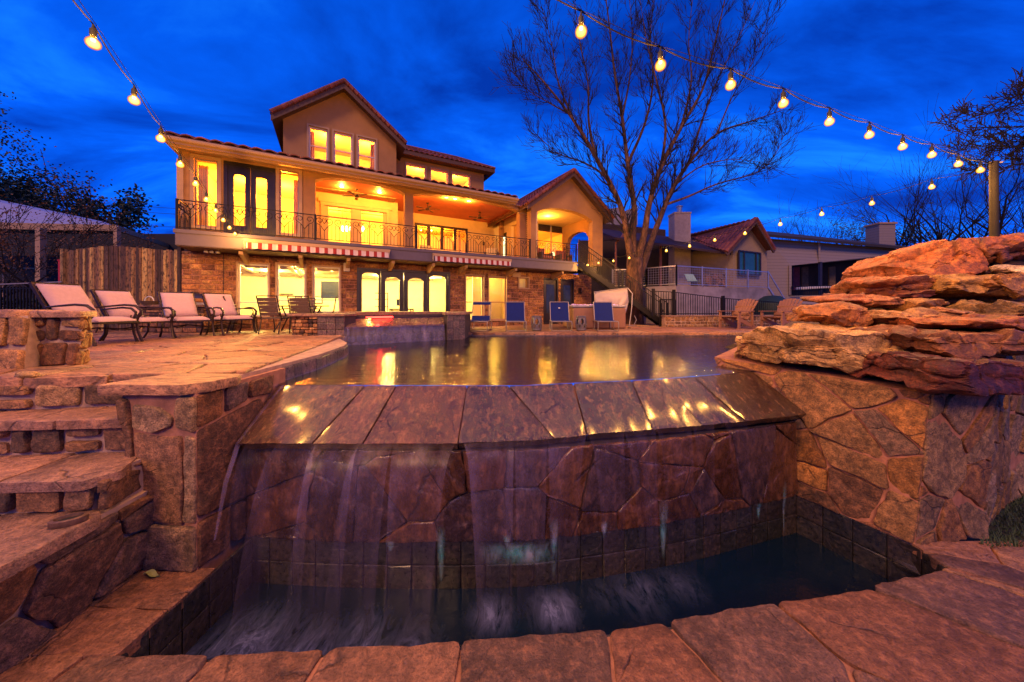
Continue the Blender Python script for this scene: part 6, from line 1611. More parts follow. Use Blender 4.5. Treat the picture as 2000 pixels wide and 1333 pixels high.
# ------------------------------------------------------------------ wooden fence, iron fence, neighbour's cover on the left
fr_=empty('wooden_fence',(0,0,0),0,'weathered wooden plank fence with a gently arched top behind the chairs','fence')
rf=random.Random(4); n=46; pts=[]
p0,p1=PD(128,490,9.7),PD(352,484,9.55)
mb=MB(); L=(p1-p0).length
for i in range(n):
    k=i/n; a=p0.lerp(p1,k); b=p0.lerp(p1,(i+.93)/n); bow=.10*math.sin(math.pi*k); a.y-=bow;b.y-=.10*math.sin(math.pi*(i+.93)/n)
    top=EYE+(600-(490-8*math.sin(math.pi*min(1,k*1.15))))/FOC*9.6+rf.uniform(-.02,.02); c=rf.choice([(.22,.11,.04),(.40,.22,.07),(.10,.05,.03),(.55,.34,.10),(.07,.04,.025),(.24,.12,.06),(.16,.09,.05)]); mb.tint(c)
    dz=rf.uniform(-.012,.012); a.y+=dz;b.y+=dz
    mb.hexa([Vector((a.x,a.y,-.2)),Vector((b.x,b.y,-.2)),Vector((b.x,b.y+.02,-.2)),Vector((a.x,a.y+.02,-.2))],[Vector((a.x,a.y,top)),Vector((b.x,b.y,top-rf.uniform(0,.015))),Vector((b.x,b.y+.02,top)),Vector((a.x,a.y+.02,top))])
mb.build('planks',M['fence'],fr_)
mb=MB(); mb.tint((.35,.22,.09)); q=p0.copy(); mb.box(q.x-.08,q.x-.0,q.y-.06,q.y+.06,-.2,EYE+(600-487)/FOC*9.7); mb.tint((.06,.035,.02)); mb.box(p1.x-.03,p1.x+.06,p1.y-.05,p1.y+.05,-.2,2.5); mb.build('post',M['fence'],fr_)
rp=PD(123,540,9.8); rq=empty('red_post',(rp.x,rp.y,0),0,'narrow red painted post at the left end of the wooden fence','post'); mb=MB(); mb.box(-.08,.06,-.05,.05,-.3,2.15); mb.build('shaft',M['redpaint'],rq,bevel=.005); mb=MB(); mb.box(-.09,.07,-.06,.06,2.15,2.19); mb.build('cap',M['redpaint'],rq)
fi=empty('iron_fence',(0,0,0),0,'black iron picket fence with a pale top rail left of the wooden fence','fence')
a,b=PD(-160,562,9.0),PD(122,551,9.6); mb=MB(); mb.bar(a,b,.05,.03); mb.build('top_rail',M['alum'],fi); mb=MB(); 
for i in range(44):
    p=a.lerp(b,i/43); mb.bar((p.x,p.y,.0),(p.x,p.y,p.z-.09),.028)
c_=a.copy(); d_=b.copy(); c_.z-=.14; d_.z-=.14; mb.bar(c_,d_,.03); c_.z=.15; d_.z=.15; mb.bar(c_,d_,.03); mb.build('pickets',M['iron'],fi)
nc=empty('patio_cover',(0,0,0),0,"neighbour's patio cover with corrugated metal roof on pale posts",'patio cover')
mb=MB()
A_=PD(0,440,13);B_=PD(232,444,14.5);C_=PD(190,437,16.5);D_=PD(-60,385,15)
mb.prism([PD(-260,428,12.2),B_,PD(200,434,18),PD(0,392,17),PD(-330,330,15)],(0,0,.03)); mb.build('roof',M['corr'],nc)
mb=MB(); mb.bar(PD(-260,437,12.2),PD(229,446,14.5),.10,.26); mb.bar(PD(229,446,14.5),PD(352,489,22),.10,.22); mb.build('beam',M['trim'],nc)
for px,D,w in ((80,13.4,.20),(229,14.5,.16),(-60,12.9,.2)):
    mb=MB(); p=PD(px,600,D); mb.box(p.x-w/2,p.x+w/2,p.y-w/2,p.y+w/2,-.1,EYE+(600-446)/FOC*D); mb.build('post',M['trim'],nc)
mb=MB(); mb.bar(PD(-100,521,15),PD(78,525,15.5),.06,.06); mb.bar(PD(78,525,15.5),PD(230,532,17),.05,.05); p=PD(8,560,15.2); mb.bar(PD(8,522,15.2),(p.x,p.y,0),.07); mb.build('rail',M['trim'],nc)
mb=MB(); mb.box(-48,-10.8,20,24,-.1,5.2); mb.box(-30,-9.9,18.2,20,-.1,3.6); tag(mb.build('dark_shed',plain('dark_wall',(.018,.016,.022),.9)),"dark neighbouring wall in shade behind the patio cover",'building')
for nm,y0,y1 in (('highest of three power lines left of the house',389,400),('middle of three power lines left of the house',399,412),('lowest of three power lines left of the house',431,431)):
    mb=MB(); a=PD(-50,y0-14,40); b=PD(700,y1+22,40); mb.tube([a.lerp(b,k/8)-Vector((0,0,.5*math.sin(math.pi*k/8))) for k in range(9)],.022,4); tag(mb.build('power_line',M['rubber']),nm,'power line')

# ------------------------------------------------------------------ low wall, iron fence and adirondack chairs on the right
lw_=empty('garden_wall',(0,0,0),0,'low amber stone garden wall under the black picket fence across the pool','wall')
mb=MB(); fa,fb=PD(1300,640,13.2),PD(1640,640,14.4); fa.z=0;fb.z=0
f,w,h=quadmap(fa,fb,fb+Vector((0,0,.42)),fa+Vector((0,0,.42))); stones(mb,w,h,f,polys=ashlar(w,h,.15,1.3,.02,random.Random(121),.2),gap=.02,hgt=.02,rnd=random.Random(120),pal=[(.38,.22,.10),(.30,.17,.08),(.42,.27,.13),(.17,.10,.07),(.34,.24,.17)],rough=.006,seg=.1,bulge=.008); mb.build('stonework',M['stone'],lw_,smooth=True)
mb=MB(); mb.prism([fa,fb,fb+Vector((0,0,.42)),fa+Vector((0,0,.42))],(0,.35,0)); mb.build('mortar',M['mortar_pale'],lw_)
mb=MB(); mb.tint((.40,.28,.2)); mb.prism([fa+Vector((-.03,-.05,.42)),fb+Vector((0,-.05,.42)),fb+Vector((0,.4,.42)),fa+Vector((-.03,.4,.42))],(0,0,.04)); mb.build('cap',M['flag'],lw_)
pf_=empty('picket_fence',(0,0,0),0,'black iron picket fence on the low stone garden wall','fence')
P0,P1,P2,P3=PD(1276,569,13.5),PD(1316,571,13.6),PD(1412,583,14.0),PD(1640,600,15)
mb=MB(); seg=[P0,P1,P2,P3]
def lerpseg(k):
    k*=3; i=min(2,int(k)); return seg[i].lerp(seg[i+1],k-i)
tot=0
for i in range(3):
    a,b=seg[i],seg[i+1]; mb.bar(a,b,.035,.03); a2=Vector((a.x,a.y,.52)); b2=Vector((b.x,b.y,.52)); mb.bar(a2,b2,.03,.03); nn=max(3,int((b-a).length/.105))
    for k in range(nn): p=a.lerp(b,k/nn); mb.bar((p.x,p.y,.46),(p.x,p.y,p.z),.018)
mb.build('pickets',M['iron'],pf_)
for p in (P1,P2,PD(1276,569,13.5)): mb=MB(); mb.box(p.x-.05,p.x+.05,p.y-.05,p.y+.05,.46,p.z+.10); mb.build('post',M['iron'],pf_)
def adirondack():
    e=empty('adirondack_chair',(0,0,0),0,'x','chair','adirondack chairs across the pool'); m=M['brownplastic']
    mb=MB()   # faces -x
    for i in range(7):
        s=-.27+.09*i; h=1.0-.11*(abs(i-3)/3)**2; a=Vector((.10,s*.86,.28)); b=Vector((.50,s*1.15,.28+h*.72)); mb.hexa([a+Vector((0,-.038,0)),a+Vector((0,.038,0)),a+Vector((.02,.038,.0)),a+Vector((.02,-.038,0))],[b+Vector((0,-.045,0)),b+Vector((0,.045,0)),b+Vector((.02,.045,0)),b+Vector((.02,-.045,0))])
    mb.bar((.16,-.3,.48),(.16,.3,.48),.03,.07); mb.bar((.36,-.34,.72),(.36,.34,.72),.03,.06); mb.build('backrest',m,e,bevel=.006)
    mb=MB()
    for i in range(6): x=-.36+.09*i; z=.38-.10*i/6; mb.box(x-.04,x+.04,-.28,.28,z,z+.02)
    mb.build('seat',m,e,bevel=.005)
    for s in (-.33,.33):
        mb=MB(); mb.prism([(-.44,s-.07,.56),(.30,s-.05,.56),(.30,s+.05,.56),(-.44,s+.07,.56)],(0,0,.025)); mb.build('armrest',m,e,bevel=.006)
        mb=MB(); mb.bar((-.36,s,.56),(-.38,s,0),.03,.10,up=(1,0,0)); mb.build('leg',m,e); mb=MB(); mb.bar((-.40,s*.88,.34),(.42,s*.88,.03),.03,.12); mb.bar((.24,s,.56),(.26,s,.1),.03,.06); mb.build('leg',m,e)
    return e
ad=adirondack(); p=PD(1440,640,12.6); ad.location=(p.x,p.y,.002); ad.rotation_euler=(0,0,.35); ad.scale=(1.12,1.12,1.12); ad['label']='brown slatted adirondack chair on the left, beside the garden wall'
a2=copy_tree(ad); p=PD(1524,641,12.2); a2.location=(p.x,p.y,.002); a2.rotation_euler=(0,0,.3); a2['label']='brown slatted adirondack chair on the right, just behind the boulders'

# ------------------------------------------------------------------ neighbouring houses on the right
nh=empty('neighbour_house',(0,0,0),0,'stucco neighbour house with red tile gable, tall chimney and a deck on a concrete wall','house')
D1=19.0
def P3(px,py,D=D1): return PD(px,py,D)
mb=MB()
# gable end with window: plane roughly facing the camera
gl_,gr2=1432,1498
a,b=P3(gl_,640),P3(gr2,640,19.6); a.z=b.z=0
zt=EYE+(600-478)/FOC*D1; za=EYE+(600-440)/FOC*D1; m_=(a+b)/2
mb.prism([a,b,Vector((b.x,b.y,zt)),Vector((m_.x+.15,m_.y,za)),Vector((a.x,a.y,zt))],(-.1,.2,0))
c=P3(1330,640,22); c.z=0
mb.prism([c,a,Vector((a.x,a.y,zt-.02)),Vector((c.x,c.y,zt-.02))],(.1,.15,0)); mb.build('wall',plain('cream_stucco',(.30,.22,.15),.9,var=.1),nh)
mb=MB(); mb.quad(P3(1443,490,18.9),P3(1485,495,19.3),P3(1485,538,19.3),P3(1443,536,18.9))
wn=mb.build('window',plain('blue_glass',(.02,.10,.16),.08,bump=0),nh); mb=MB(); f4=[P3(1443,490,18.86),P3(1485,495,19.26),P3(1485,538,19.26),P3(1443,536,18.86)]
for i in range(4): mb.bar(f4[i],f4[(i+1)%4],.07)
for k in (.25,.8): mb.bar(f4[0].lerp(f4[1],k),f4[3].lerp(f4[2],k),.06)
mb.build('frame',M['darkwood'],wn)
mb=MB(); ap_=P3(1476,427,18.6); le,re=P3(1418,492,18.4),P3(1512,487,19.2); bk_=Vector((-2.6,7.5,0))
tileroof(mb,P3(1345,463,23),le,ap_,P3(1348,458,24),.30,.42,.06,51); tileroof(mb,re,re+bk_,ap_+bk_,ap_,.30,.42,.06,52)
tileroof(mb,P3(1330,470,23.5),le,ap_,P3(1342,461,24.6),.30,.42,.06,53)
for s0_,s1_ in ((le,ap_),(re,ap_)): mb.tint((1.1,1,1)); mb.tube([s0_,s1_],.12,7)
mb.build('roof',M['tile'],nh)
mb=MB(); mb.bar(le-Vector((0,0,.16)),ap_-Vector((0,0,.16)),.08,.2); mb.bar(re-Vector((0,0,.16)),ap_-Vector((0,0,.16)),.08,.2); mb.build('bargeboard',M['soffit'],nh)
ch_=MB(); p=P3(1327,440,21); ch_.box(p.x-.50,p.x+.5,p.y-.4,p.y+.4,1,EYE+(600-421)/FOC*21); ch_.box(p.x-.53,p.x+.53,p.y-.43,p.y+.43,EYE+(600-421)/FOC*21,EYE+(600-418)/FOC*21); co=ch_.build('chimney',plain('chimney_stucco',(.42,.33,.28),.9),nh)
mb=MB(); mb.tube([(p.x,p.y,6.5),(p.x,p.y,EYE+(600-405)/FOC*21)],.16,12); mb.tube([(p.x,p.y,EYE+(600-405)/FOC*21),(p.x,p.y,EYE+(600-403)/FOC*21)],.20,12); mb.build('flue',M['steel'],co)
# dark porch in the middle
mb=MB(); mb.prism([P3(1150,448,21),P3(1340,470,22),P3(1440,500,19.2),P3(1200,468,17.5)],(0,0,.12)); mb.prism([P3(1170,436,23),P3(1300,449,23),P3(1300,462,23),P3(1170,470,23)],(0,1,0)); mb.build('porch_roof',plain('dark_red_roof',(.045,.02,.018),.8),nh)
mb=MB(); mb.prism([P3(1130,470,22.5),P3(1345,470,22.5),P3(1345,625,22.5),P3(1130,625,22.5)],(0,.2,0)); mb.build('shaded_wall',plain('shade_wall',(.05,.035,.03),.9),nh)  # dark colour stands for the shade behind the stair
mb=MB(); mb.prism([P3(1180,410,24),P3(1210,405,24),P3(1215,440,24),P3(1165,445,24)],(0,.5,0)); mb.prism([P3(1222,412,24.5),P3(1245,402,24.5),P3(1245,440,24.5),P3(1222,440,24.5)],(0,.5,0)); mb.build('dormer',plain('pale_stucco',(.34,.28,.25),.9),nh)
for px in (1203,1290): mb=MB(); a_=P3(px,490,18); mb.tube([P3(px+18,452,18.2),P3(px+10,466,18),P3(px,474,18),(a_.x,a_.y,.5)],.06,8) if px==1203 else mb.bar(P3(px,475,20),P3(px,575,20),.12); mb.build('downpipe' if px==1203 else 'porch_post',plain('copper_pipe',(.22,.08,.04),.5),nh)
dkk=MB(); a_,b_,c_,d_=P3(1255,560,16.2),P3(1321,557,15.6),P3(1500,572,19),P3(1260,557,20); 
ztop=EYE+(600-558)/FOC*15.6
pl=[P3(1262,600,16.6),P3(1321,600,15.6),P3(1500,600,18.4),P3(1470,600,21),P3(1240,600,21)]
dkk.hexa([Vector((p.x,p.y,-.2)) for p in pl],[Vector((p.x,p.y,ztop)) for p in pl]); dkk.build('retaining_base',M['concrete'],nh)
rr=empty('deck_railing',(0,0,0),0,"grey steel deck railing with wire mesh panels on the neighbour's concrete wall",'railing')
mb=MB(); rp_=[Vector((p.x,p.y,0)) for p in (pl[0],pl[1],pl[2])]
def mesh_rail(mb,ms,a,b,n,z0,h,fine=True):
    for i in range(n+1): p=a.lerp(b,i/n); mb.bar((p.x,p.y,z0),(p.x,p.y,z0+h+.06),.055)
    mb.bar((a.x,a.y,z0+h),(b.x,b.y,z0+h),.045); mb.bar((a.x,a.y,z0+.08),(b.x,b.y,z0+.08),.03)
    L=(b-a).length; 
    for k in range(1,int(L/.12)): p=a.lerp(b,k*.12/L); ms.bar((p.x,p.y,z0+.08),(p.x,p.y,z0+h),.008)
    for k in range(1,7): zz=z0+.08+(h-.08)*k/7; ms.bar((a.x,a.y,zz),(b.x,b.y,zz),.008)
ms=MB(); mesh_rail(mb,ms,rp_[0],rp_[1],1,ztop,.92); mesh_rail(mb,ms,rp_[1],rp_[2],4,ztop,.92); mesh_rail(mb,ms,Vector((5.2,17.2,0)),rp_[0],2,ztop,.9)
mb.bar((rp_[2].x,rp_[2].y,ztop+.95),(rp_[2].x+1.3,rp_[2].y,.6),.05); mb.bar((rp_[2].x,rp_[2].y,ztop+.1),(rp_[2].x+1.3,rp_[2].y,-.1),.08)
mb.build('frame',M['steel'],rr); ms.build('mesh',M['steel'],rr)
mb=MB(); q0=P3(1378,560,19.5); 
f,w,h=quadmap(Vector((P3(1372,0).x,18.9,ztop)),Vector((P3(1512,0).x,20.1,ztop)),Vector((P3(1512,0).x,20.1,ztop+.9)),Vector((P3(1372,0).x,18.9,ztop+.9)))
stones(mb,w,h,lambda u,v,z:f(u,v,z)+Vector((0,-.0,0)),size=.26,aspect=1.5,gap=.02,hgt=.02,rnd=random.Random(130),pal=PAL_TAN,rough=.01,seg=.2); mb.build('stone_plinth',M['house_stone'],nh)
gcp=P3(1352,548,17.2); gch=empty('folding_chair',(gcp.x,gcp.y,ztop),0,"small pale green folding chair on the neighbour's deck",'chair')
mb=MB(); mb.prism([(-.25,0,.35),(.25,0,.35),(.18,.25,.72),(-.28,.25,.72)],(0,.02,0)); mb.build('backrest',plain('pale_green',(.25,.42,.34),.7),gch); mb=MB(); mb.box(-.25,.25,-.3,.0,.3,.33); mb.build('seat',plain('pale_green2',(.25,.42,.34),.7),gch)
for sx in (-.22,.22): mb=MB(); mb.bar((sx,-.28,0),(sx,0,.32),.02); mb.build('leg',M['steel'],gch)
# siding house
sh=empty('siding_house',(0,0,0),0,'low grey house with lap siding, dark open porch and square chimney','house')
mb=MB()
a,b=PD(1498,600,21),PD(1602,600,21); 
zc_=lambda py,D:EYE+(600-py)/FOC*D
pts_=[PD(1496,577,21),PD(1545,577,21),PD(1545,519,21),PD(1750,500,23.5),PD(1810,491,24.2),PD(1498,466,21)]
mb.prism([Vector(p) for p in pts_],(0,.3,0)); mb.build('siding_wall',M['siding'],sh)
mb=MB(); mb.bar(PD(1600,474,21.6),PD(1600,515,21.6),.12,.05); mb.bar(PD(1543,519,20.95),PD(1543,577,20.95),.16,.06); mb.build('corner_board',M['siding'],sh)
mb=MB(); mb.prism([PD(1480,456,20),PD(1810,487,23.5),PD(1800,484,30),PD(1500,452,30)],(0,0,-.16)); mb.build('roof',plain('shingle_dark',(.03,.022,.022),.9),sh)
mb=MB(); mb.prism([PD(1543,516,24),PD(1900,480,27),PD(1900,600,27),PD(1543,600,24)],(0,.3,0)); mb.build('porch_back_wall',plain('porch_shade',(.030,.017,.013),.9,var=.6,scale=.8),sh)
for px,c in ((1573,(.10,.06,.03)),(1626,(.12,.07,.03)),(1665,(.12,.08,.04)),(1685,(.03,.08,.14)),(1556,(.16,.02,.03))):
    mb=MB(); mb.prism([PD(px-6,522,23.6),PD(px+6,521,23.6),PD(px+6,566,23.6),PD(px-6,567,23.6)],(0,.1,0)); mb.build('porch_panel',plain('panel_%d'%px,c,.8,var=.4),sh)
for px in (1602,1692): mb=MB(); mb.bar(PD(px,512,21.5),PD(px,575,21.5),.14); mb.build('post',M['darkwood'],sh)
mb=MB(); p=PD(1719,460,26); mb.box(p.x-.62,p.x+.62,p.y-.5,p.y+.5,4,zc_(441,26)); co=mb.build('chimney',M['siding'],sh); mb=MB(); mb.box(p.x-.7,p.x+.7,p.y-.58,p.y+.58,zc_(441,26),zc_(438,26)); mb.build('cap',M['trim'],co)
mb=MB(); mb.prism([PD(1496,577,21),PD(1900,577,21),PD(1900,640,21),PD(1496,640,21)],(0,5,0)); mb.build('foundation',M['concrete'],sh)
pr=empty('porch_railing',(0,0,0),0,'low black railing along the siding house porch','railing'); mb=MB(); a,b=PD(1546,560,20.8),PD(1760,556,20.8); mb.bar(a,b,.05); mb.bar(a-Vector((0,0,.55)),b-Vector((0,0,.55)),.05)
for i in range(50): p=a.lerp(b,i/49); mb.bar(p,p-Vector((0,0,.55)),.02)
mb.build('balusters',M['iron'],pr)
bench=empty('porch_bench',(0,0,0),0,'long bench with white cushions on the siding house porch','bench'); mb=MB(); a,b=PD(1566,566,21.3),PD(1640,562,21.3); mb.prism([a,b,b+Vector((0,0,.16)),a+Vector((0,0,.16))],(0,.5,0)); mb.build('cushion',M['white'],bench,bevel=.04); mb=MB(); mb.bar(a-Vector((0,-.2,.1)),b-Vector((0,-.2,.1)),.06); mb.build('frame',M['iron'],bench)
# covered grill on the neighbour's lawn
kg=PD(1508,600,17); kge=empty('covered_grill',(kg.x,kg.y,0),0,'dark covered barbecue standing behind the picket fence','grill')
mb=MB(); mb.lathe([(.75,.1),(.85,.6),(.8,1.0),(.35,1.35),(.0001,1.4)],n=14); mb.build('cover',plain('dark_green_cover',(.012,.03,.025),.6),kge,smooth=True); mb=MB(); mb.box(.45,.7,-.8,-.6,.3,.7); mb.build('bag',plain('blue_bag',(.02,.12,.4),.6),kge)

# ------------------------------------------------------------------ trees
def branch(mb,p,d,L,r,lev,rnd,maxlev,up=.15,spread=.6,twig=None,leaves=None,sides=(8,6,5,4,3,3)):
    n=max(3,int(5-lev*.5)); pts=[p]; q=p.copy(); dd=d.normalized(); rad=[r]
    for i in range(n):
        dd=(dd+Vector((rnd.uniform(-1,1),rnd.uniform(-1,1),rnd.uniform(-.6,1)))*.16+Vector((0,0,up*.35))).normalized()
        q=q+dd*(L/n); pts.append(q); rad.append(max(.0075,r*(1-.62*(i+1)/n)))
    mb.tube(pts,rad,sides[min(lev,5)],False)
    if leaves: leaves(pts,lev)
    if lev>=maxlev: return
    k=rnd.randint(3,4) if lev<maxlev-1 else rnd.randint(3,5)
    for i in range(k):
        t=rnd.uniform(.28,1.0) if i else 1.0; j=min(n,max(1,int(t*n))); b=pts[j]; dv=(pts[j]-pts[j-1]).normalized()
        ax=Vector((rnd.uniform(-1,1),rnd.uniform(-1,1),rnd.uniform(-.5,.5))).normalized(); side=dv.cross(ax).normalized()
        nd=(dv+side*spread*rnd.uniform(.6,1.3)).normalized()
        branch(mb,b,nd,L*rnd.uniform(.55,.8),rad[j]*rnd.uniform(.6,.85),lev+1,rnd,maxlev,up,spread,twig,leaves,sides)
def big_tree():
    e=empty('bare_tree',(0,0,0),0,'large bare deciduous tree with a split trunk behind the staircase','tree'); D=15.6; rnd=random.Random(42)
    mb=MB()
    def limb(pp,r0,r1,side=10,dep=0):
        pts=[PD(x,y,D+dd) for x,y,dd in pp]; N=len(pts)
        # refine
        out=[];
        for i in range(N-1):
            for k in range(5):
                t=k/5; a=pts[max(i-1,0)];b=pts[i];c=pts[i+1];d=pts[min(i+2,N-1)]
                out.append(.5*((2*b)+(c-a)*t+(2*a-5*b+4*c-d)*t*t+(3*b-a-3*c+d)*t**3))
        out.append(pts[-1]); rad=[(r0+(r1-r0)*(i/(len(out)-1))**.62)*(1 if side>=14 else .85) for i in range(len(out))]
        mb.tube(out,rad,side,True); return out,rad
    limbs=[]
    limb([(1240,650,0),(1238,590,0),(1239,548,0),(1240,505,0)],.46,.36,14)
    limbs.append(limb([(1238,530,0),(1232,500,0),(1226,470,-.1),(1211,400,-.3),(1165,310,-.8),(1120,235,-1.2),(1070,170,-1.6),(1020,115,-1.9)],.30,.018))
    limbs.append(limb([(1238,520,0),(1236,460,.2),(1238,400,.3),(1226,320,.4),(1215,230,.5),(1200,140,.6),(1190,50,.7),(1176,-60,.8)],.25,.02))
    limbs.append(limb([(1242,520,0),(1258,460,0),(1268,400,-.1),(1290,330,-.3),(1330,250,-.5),(1372,175,-.6),(1395,90,-.8),(1420,-20,-1)],.25,.02))
    limbs.append(limb([(1245,550,0),(1262,500,.1),(1284,440,.3),(1312,372,.6),(1345,320,.9),(1400,262,1.2),(1470,236,1.5),(1530,215,1.6)],.27,.015))
    L2=[([(1300,400,.5),(1345,384,.6),(1400,360,.7),(1480,336,.8),(1515,300,.8),(1532,262,.8)],.09,.008),
        ([(1211,400,-.3),(1180,345,-.2),(1140,318,-.1),(1090,300,.0),(1050,265,.2)],.10,.01),
        ([(1226,320,.4),(1260,240,.2),(1275,160,0),(1270,70,-.1),(1282,-40,-.1)],.11,.012),
        ([(1290,330,-.3),(1300,250,-.6),(1285,170,-.9),(1265,90,-1.1),(1250,0,-1.2)],.10,.01),
        ([(1165,310,-.8),(1150,240,-.6),(1148,160,-.4),(1130,70,-.2),(1120,-30,0)],.10,.01),
        ([(1120,235,-1.2),(1090,160,-1.0),(1078,90,-.9),(1060,20,-.8)],.07,.008),
        ([(1345,320,.9),(1370,240,1.0),(1400,160,1.1),(1440,80,1.2),(1480,-10,1.3)],.10,.01),
        ([(1330,250,-.5),(1350,160,-.3),(1345,80,-.2),(1355,-20,0)],.08,.01),
        ([(1400,262,1.2),(1430,190,1.0),(1470,120,.9),(1500,40,.8)],.06,.008),
        ([(1215,230,.5),(1230,150,.9),(1235,60,1.2),(1225,-30,1.4)],.08,.01),
        ([(1110,222,-1.1),(1070,200,-.9),(1030,175,-.7),(1003,140,-.6)],.05,.006),
        ([(1320,360,.6),(1370,325,.2),(1430,312,-.1),(1490,318,-.3)],.06,.006)]
    for pp,a,b in L2: limbs.append(limb(pp,a,b,7))
    mb.build('trunk',M['bark'],e,smooth=True,angle=180)
    tw=MB(); cen=PD(1270,150,D)
    for li,(pts,rad) in enumerate(limbs):
        N=len(pts); 
        for i in range(int(N*.30),N):
            for rep in range(2 if rnd.random()<.8 else 1):
                d=(pts[min(i+1,N-1)]-pts[max(0,i-1)]).normalized(); ax=Vector((rnd.uniform(-1,1),rnd.uniform(-1,1),rnd.uniform(-.3,.3))).normalized(); s=d.cross(ax).normalized()
                L=rnd.uniform(.7,1.4)*(1-.35*(i/N)); branch(tw,pts[i],(d*.8+s*rnd.uniform(.4,.9)),L,max(.016,rad[i]*.42),2,rnd,4,.35,.62,sides=(5,5,4,3,3,3))
    tw.build('branches',M['twig'],e)
big_tree()

def leafy(mbl,pts,rnd,n,size,spread):
    for p in pts:
        for _ in range(n):
            c=p+Vector((rnd.gauss(0,1),rnd.gauss(0,1),rnd.gauss(0,.7)))*spread; a=Vector((rnd.uniform(-1,1),rnd.uniform(-1,1),rnd.uniform(-1,1))).normalized()*size*rnd.uniform(.5,1.3); b=a.orthogonal().normalized()*size*.45
            mbl.add([c-a*.5,c+b*.6,c+a*.5,c-b*.6],[(0,1,2,3)])
def tree(base,h,r,seed,label,leafm=None,nl=3,lsize=.18,lspread=.35,maxlev=4,name='bare_tree',spread=.7,up=.15,first=.45,group='trees beyond the gardens',lv=2,fat=1.0):
    e=empty(name,base,0,label,'tree',group); rnd=random.Random(seed); mb=MB(); P=[]
    def lf(pts,lev):
        if lev>=lv: P.extend(pts[1:])
    mb.tube([(0,0,-.3),(0.02,0,h*.12),(rnd.uniform(-.1,.1),0,h*.25)],[r*1.2,r,r*.8],9,False); mb.build('trunk',M['bark'],e,smooth=True)
    mb=MB(); k=5
    for i in range(k):
        a=2*math.pi*i/k+rnd.uniform(-.3,.3); branch(mb,Vector((0,0,h*(.18+.02*i))),Vector((math.cos(a)*spread,math.sin(a)*spread,1)),h*first*rnd.uniform(.7,1),r*.5*fat,1,rnd,maxlev,up,.62,leaves=lf if leafm else None)
    mb.build('branches',M['twig'],e)
    if leafm: l=MB(); leafy(l,P,rnd,nl,lsize,lspread); l.build('foliage',leafm,e)
    return e
# left: dark live oaks and a shrub with dry leaves
def gnd(px,D): p=PD(px,600,D); return (p.x,p.y,-.1)
tree(gnd(50,30),13,.5,1,'dark evergreen oak with dense crown behind the metal patio roof',M['leafdark'],30,.38,.5,4,'oak_tree',1.1,.12,.42)
tree(gnd(150,34),10.4,.4,2,'lower dark evergreen oak to the right of the tall one, by the fence',M['leafdark'],30,.36,.5,4,'oak_tree',1.2,.05,.40)
tree(gnd(-40,26),14.5,.5,3,'tall dark tree cut by the left picture edge, with bare twigs on top',M['leafdark'],12,.26,.5,4,'oak_tree',.7,.25,.45)
tree(gnd(72,10.6),5.2,.07,5,'thin shrub with dry reddish leaves in front of the patio cover post',M['leafbrown'],2,.07,.14,4,'small_tree',1.0,.08,.45)
tree(gnd(-25,10.5),4.6,.07,6,'thin shrub with dry reddish leaves at the far left edge',M['leafbrown'],2,.07,.14,4,'small_tree',1.0,.08,.45)
def hedge():
    mb=MB(); rnd=random.Random(12)
    for _ in range(2600):
        c=Vector((rnd.uniform(-16,-11.9),rnd.uniform(10,10.7),rnd.uniform(0,1.05))); a=Vector((rnd.uniform(-1,1),rnd.uniform(-1,1),rnd.uniform(-1,1))).normalized()*.10; b=a.orthogonal().normalized()*.04; mb.add([c-a*.5,c+b,c+a*.5,c-b],[(0,1,2,3)])
    tag(mb.build('hedge',M['leafdark']),'dark low hedge behind the iron fence at the left','hedge')
hedge()
# right: bare trees against the sky
R_=[(1560,34,9.0,'low bare tree just right of the tiled gable',11),(1612,36,8.6,'thin bare tree above the siding roof, left of the evergreen',12),(1790,30,11.0,'bare tree with wide crown right of the square chimney',13),(1868,27,10.6,'dense bare tree left of the wooden pole',14),(1948,25,10.5,'bare tree directly behind the wooden pole',15),(2030,24,10.6,'bare tree at the right picture edge behind the pole',16),(1752,38,9.6,'slender bare tree right behind the chimney of the siding house',17)]
for px,D,h,lb,sd in R_: tree(gnd(px,D),h*1.4,.22,sd,lb,None,maxlev=4,spread=.75,up=.2,first=.42)
tree(gnd(1695,33),12.5,.24,18,'small evergreen tree beside the square chimney',M['leafgreen'],5,.30,.40,3,'evergreen_tree',1.0,.15,.42)
tree(gnd(1680,60),12,.3,19,'distant bare tree low over the siding roof',None,maxlev=3,spread=.9)
# overhanging branch at the right edge
e=empty('overhanging_tree',(0,0,0),0,'dark bare branches reaching in from the right picture edge','tree'); mb=MB(); rnd=random.Random(9)
for (x0,y0,x1,y1,s) in ((2060,190,1900,225,1),(2080,240,1885,262,2),(2090,290,1880,290,3),(2080,150,1960,200,4),(2070,330,1905,330,5),(2050,210,1950,300,6)):
    a,b=PD(x0+40,y0-10,7.5),PD(x1,y1,7.2+.1*s); N=8; pts=[a.lerp(b,k/N)+Vector((0,rnd.uniform(-.05,.05),rnd.uniform(-.06,.06))) for k in range(N+1)]; mb.tube(pts,[.03-.024*k/N for k in range(N+1)],5)
    for k in range(2,N+1):
        for _ in range(2): branch(mb,pts[k],(b-a).normalized()*.8+Vector((0,rnd.uniform(-.6,.6),rnd.uniform(-.7,.7))),.38,.009,3,rnd,5,.05,.8)
mb.build('branches',M['twig'],e); mb=MB(); mb.tube([PD(2300,640,7.6),PD(2260,300,7.6),PD(2100,190,7.5)],[.2,.14,.04],8); mb.build('trunk',M['bark'],e,smooth=True)
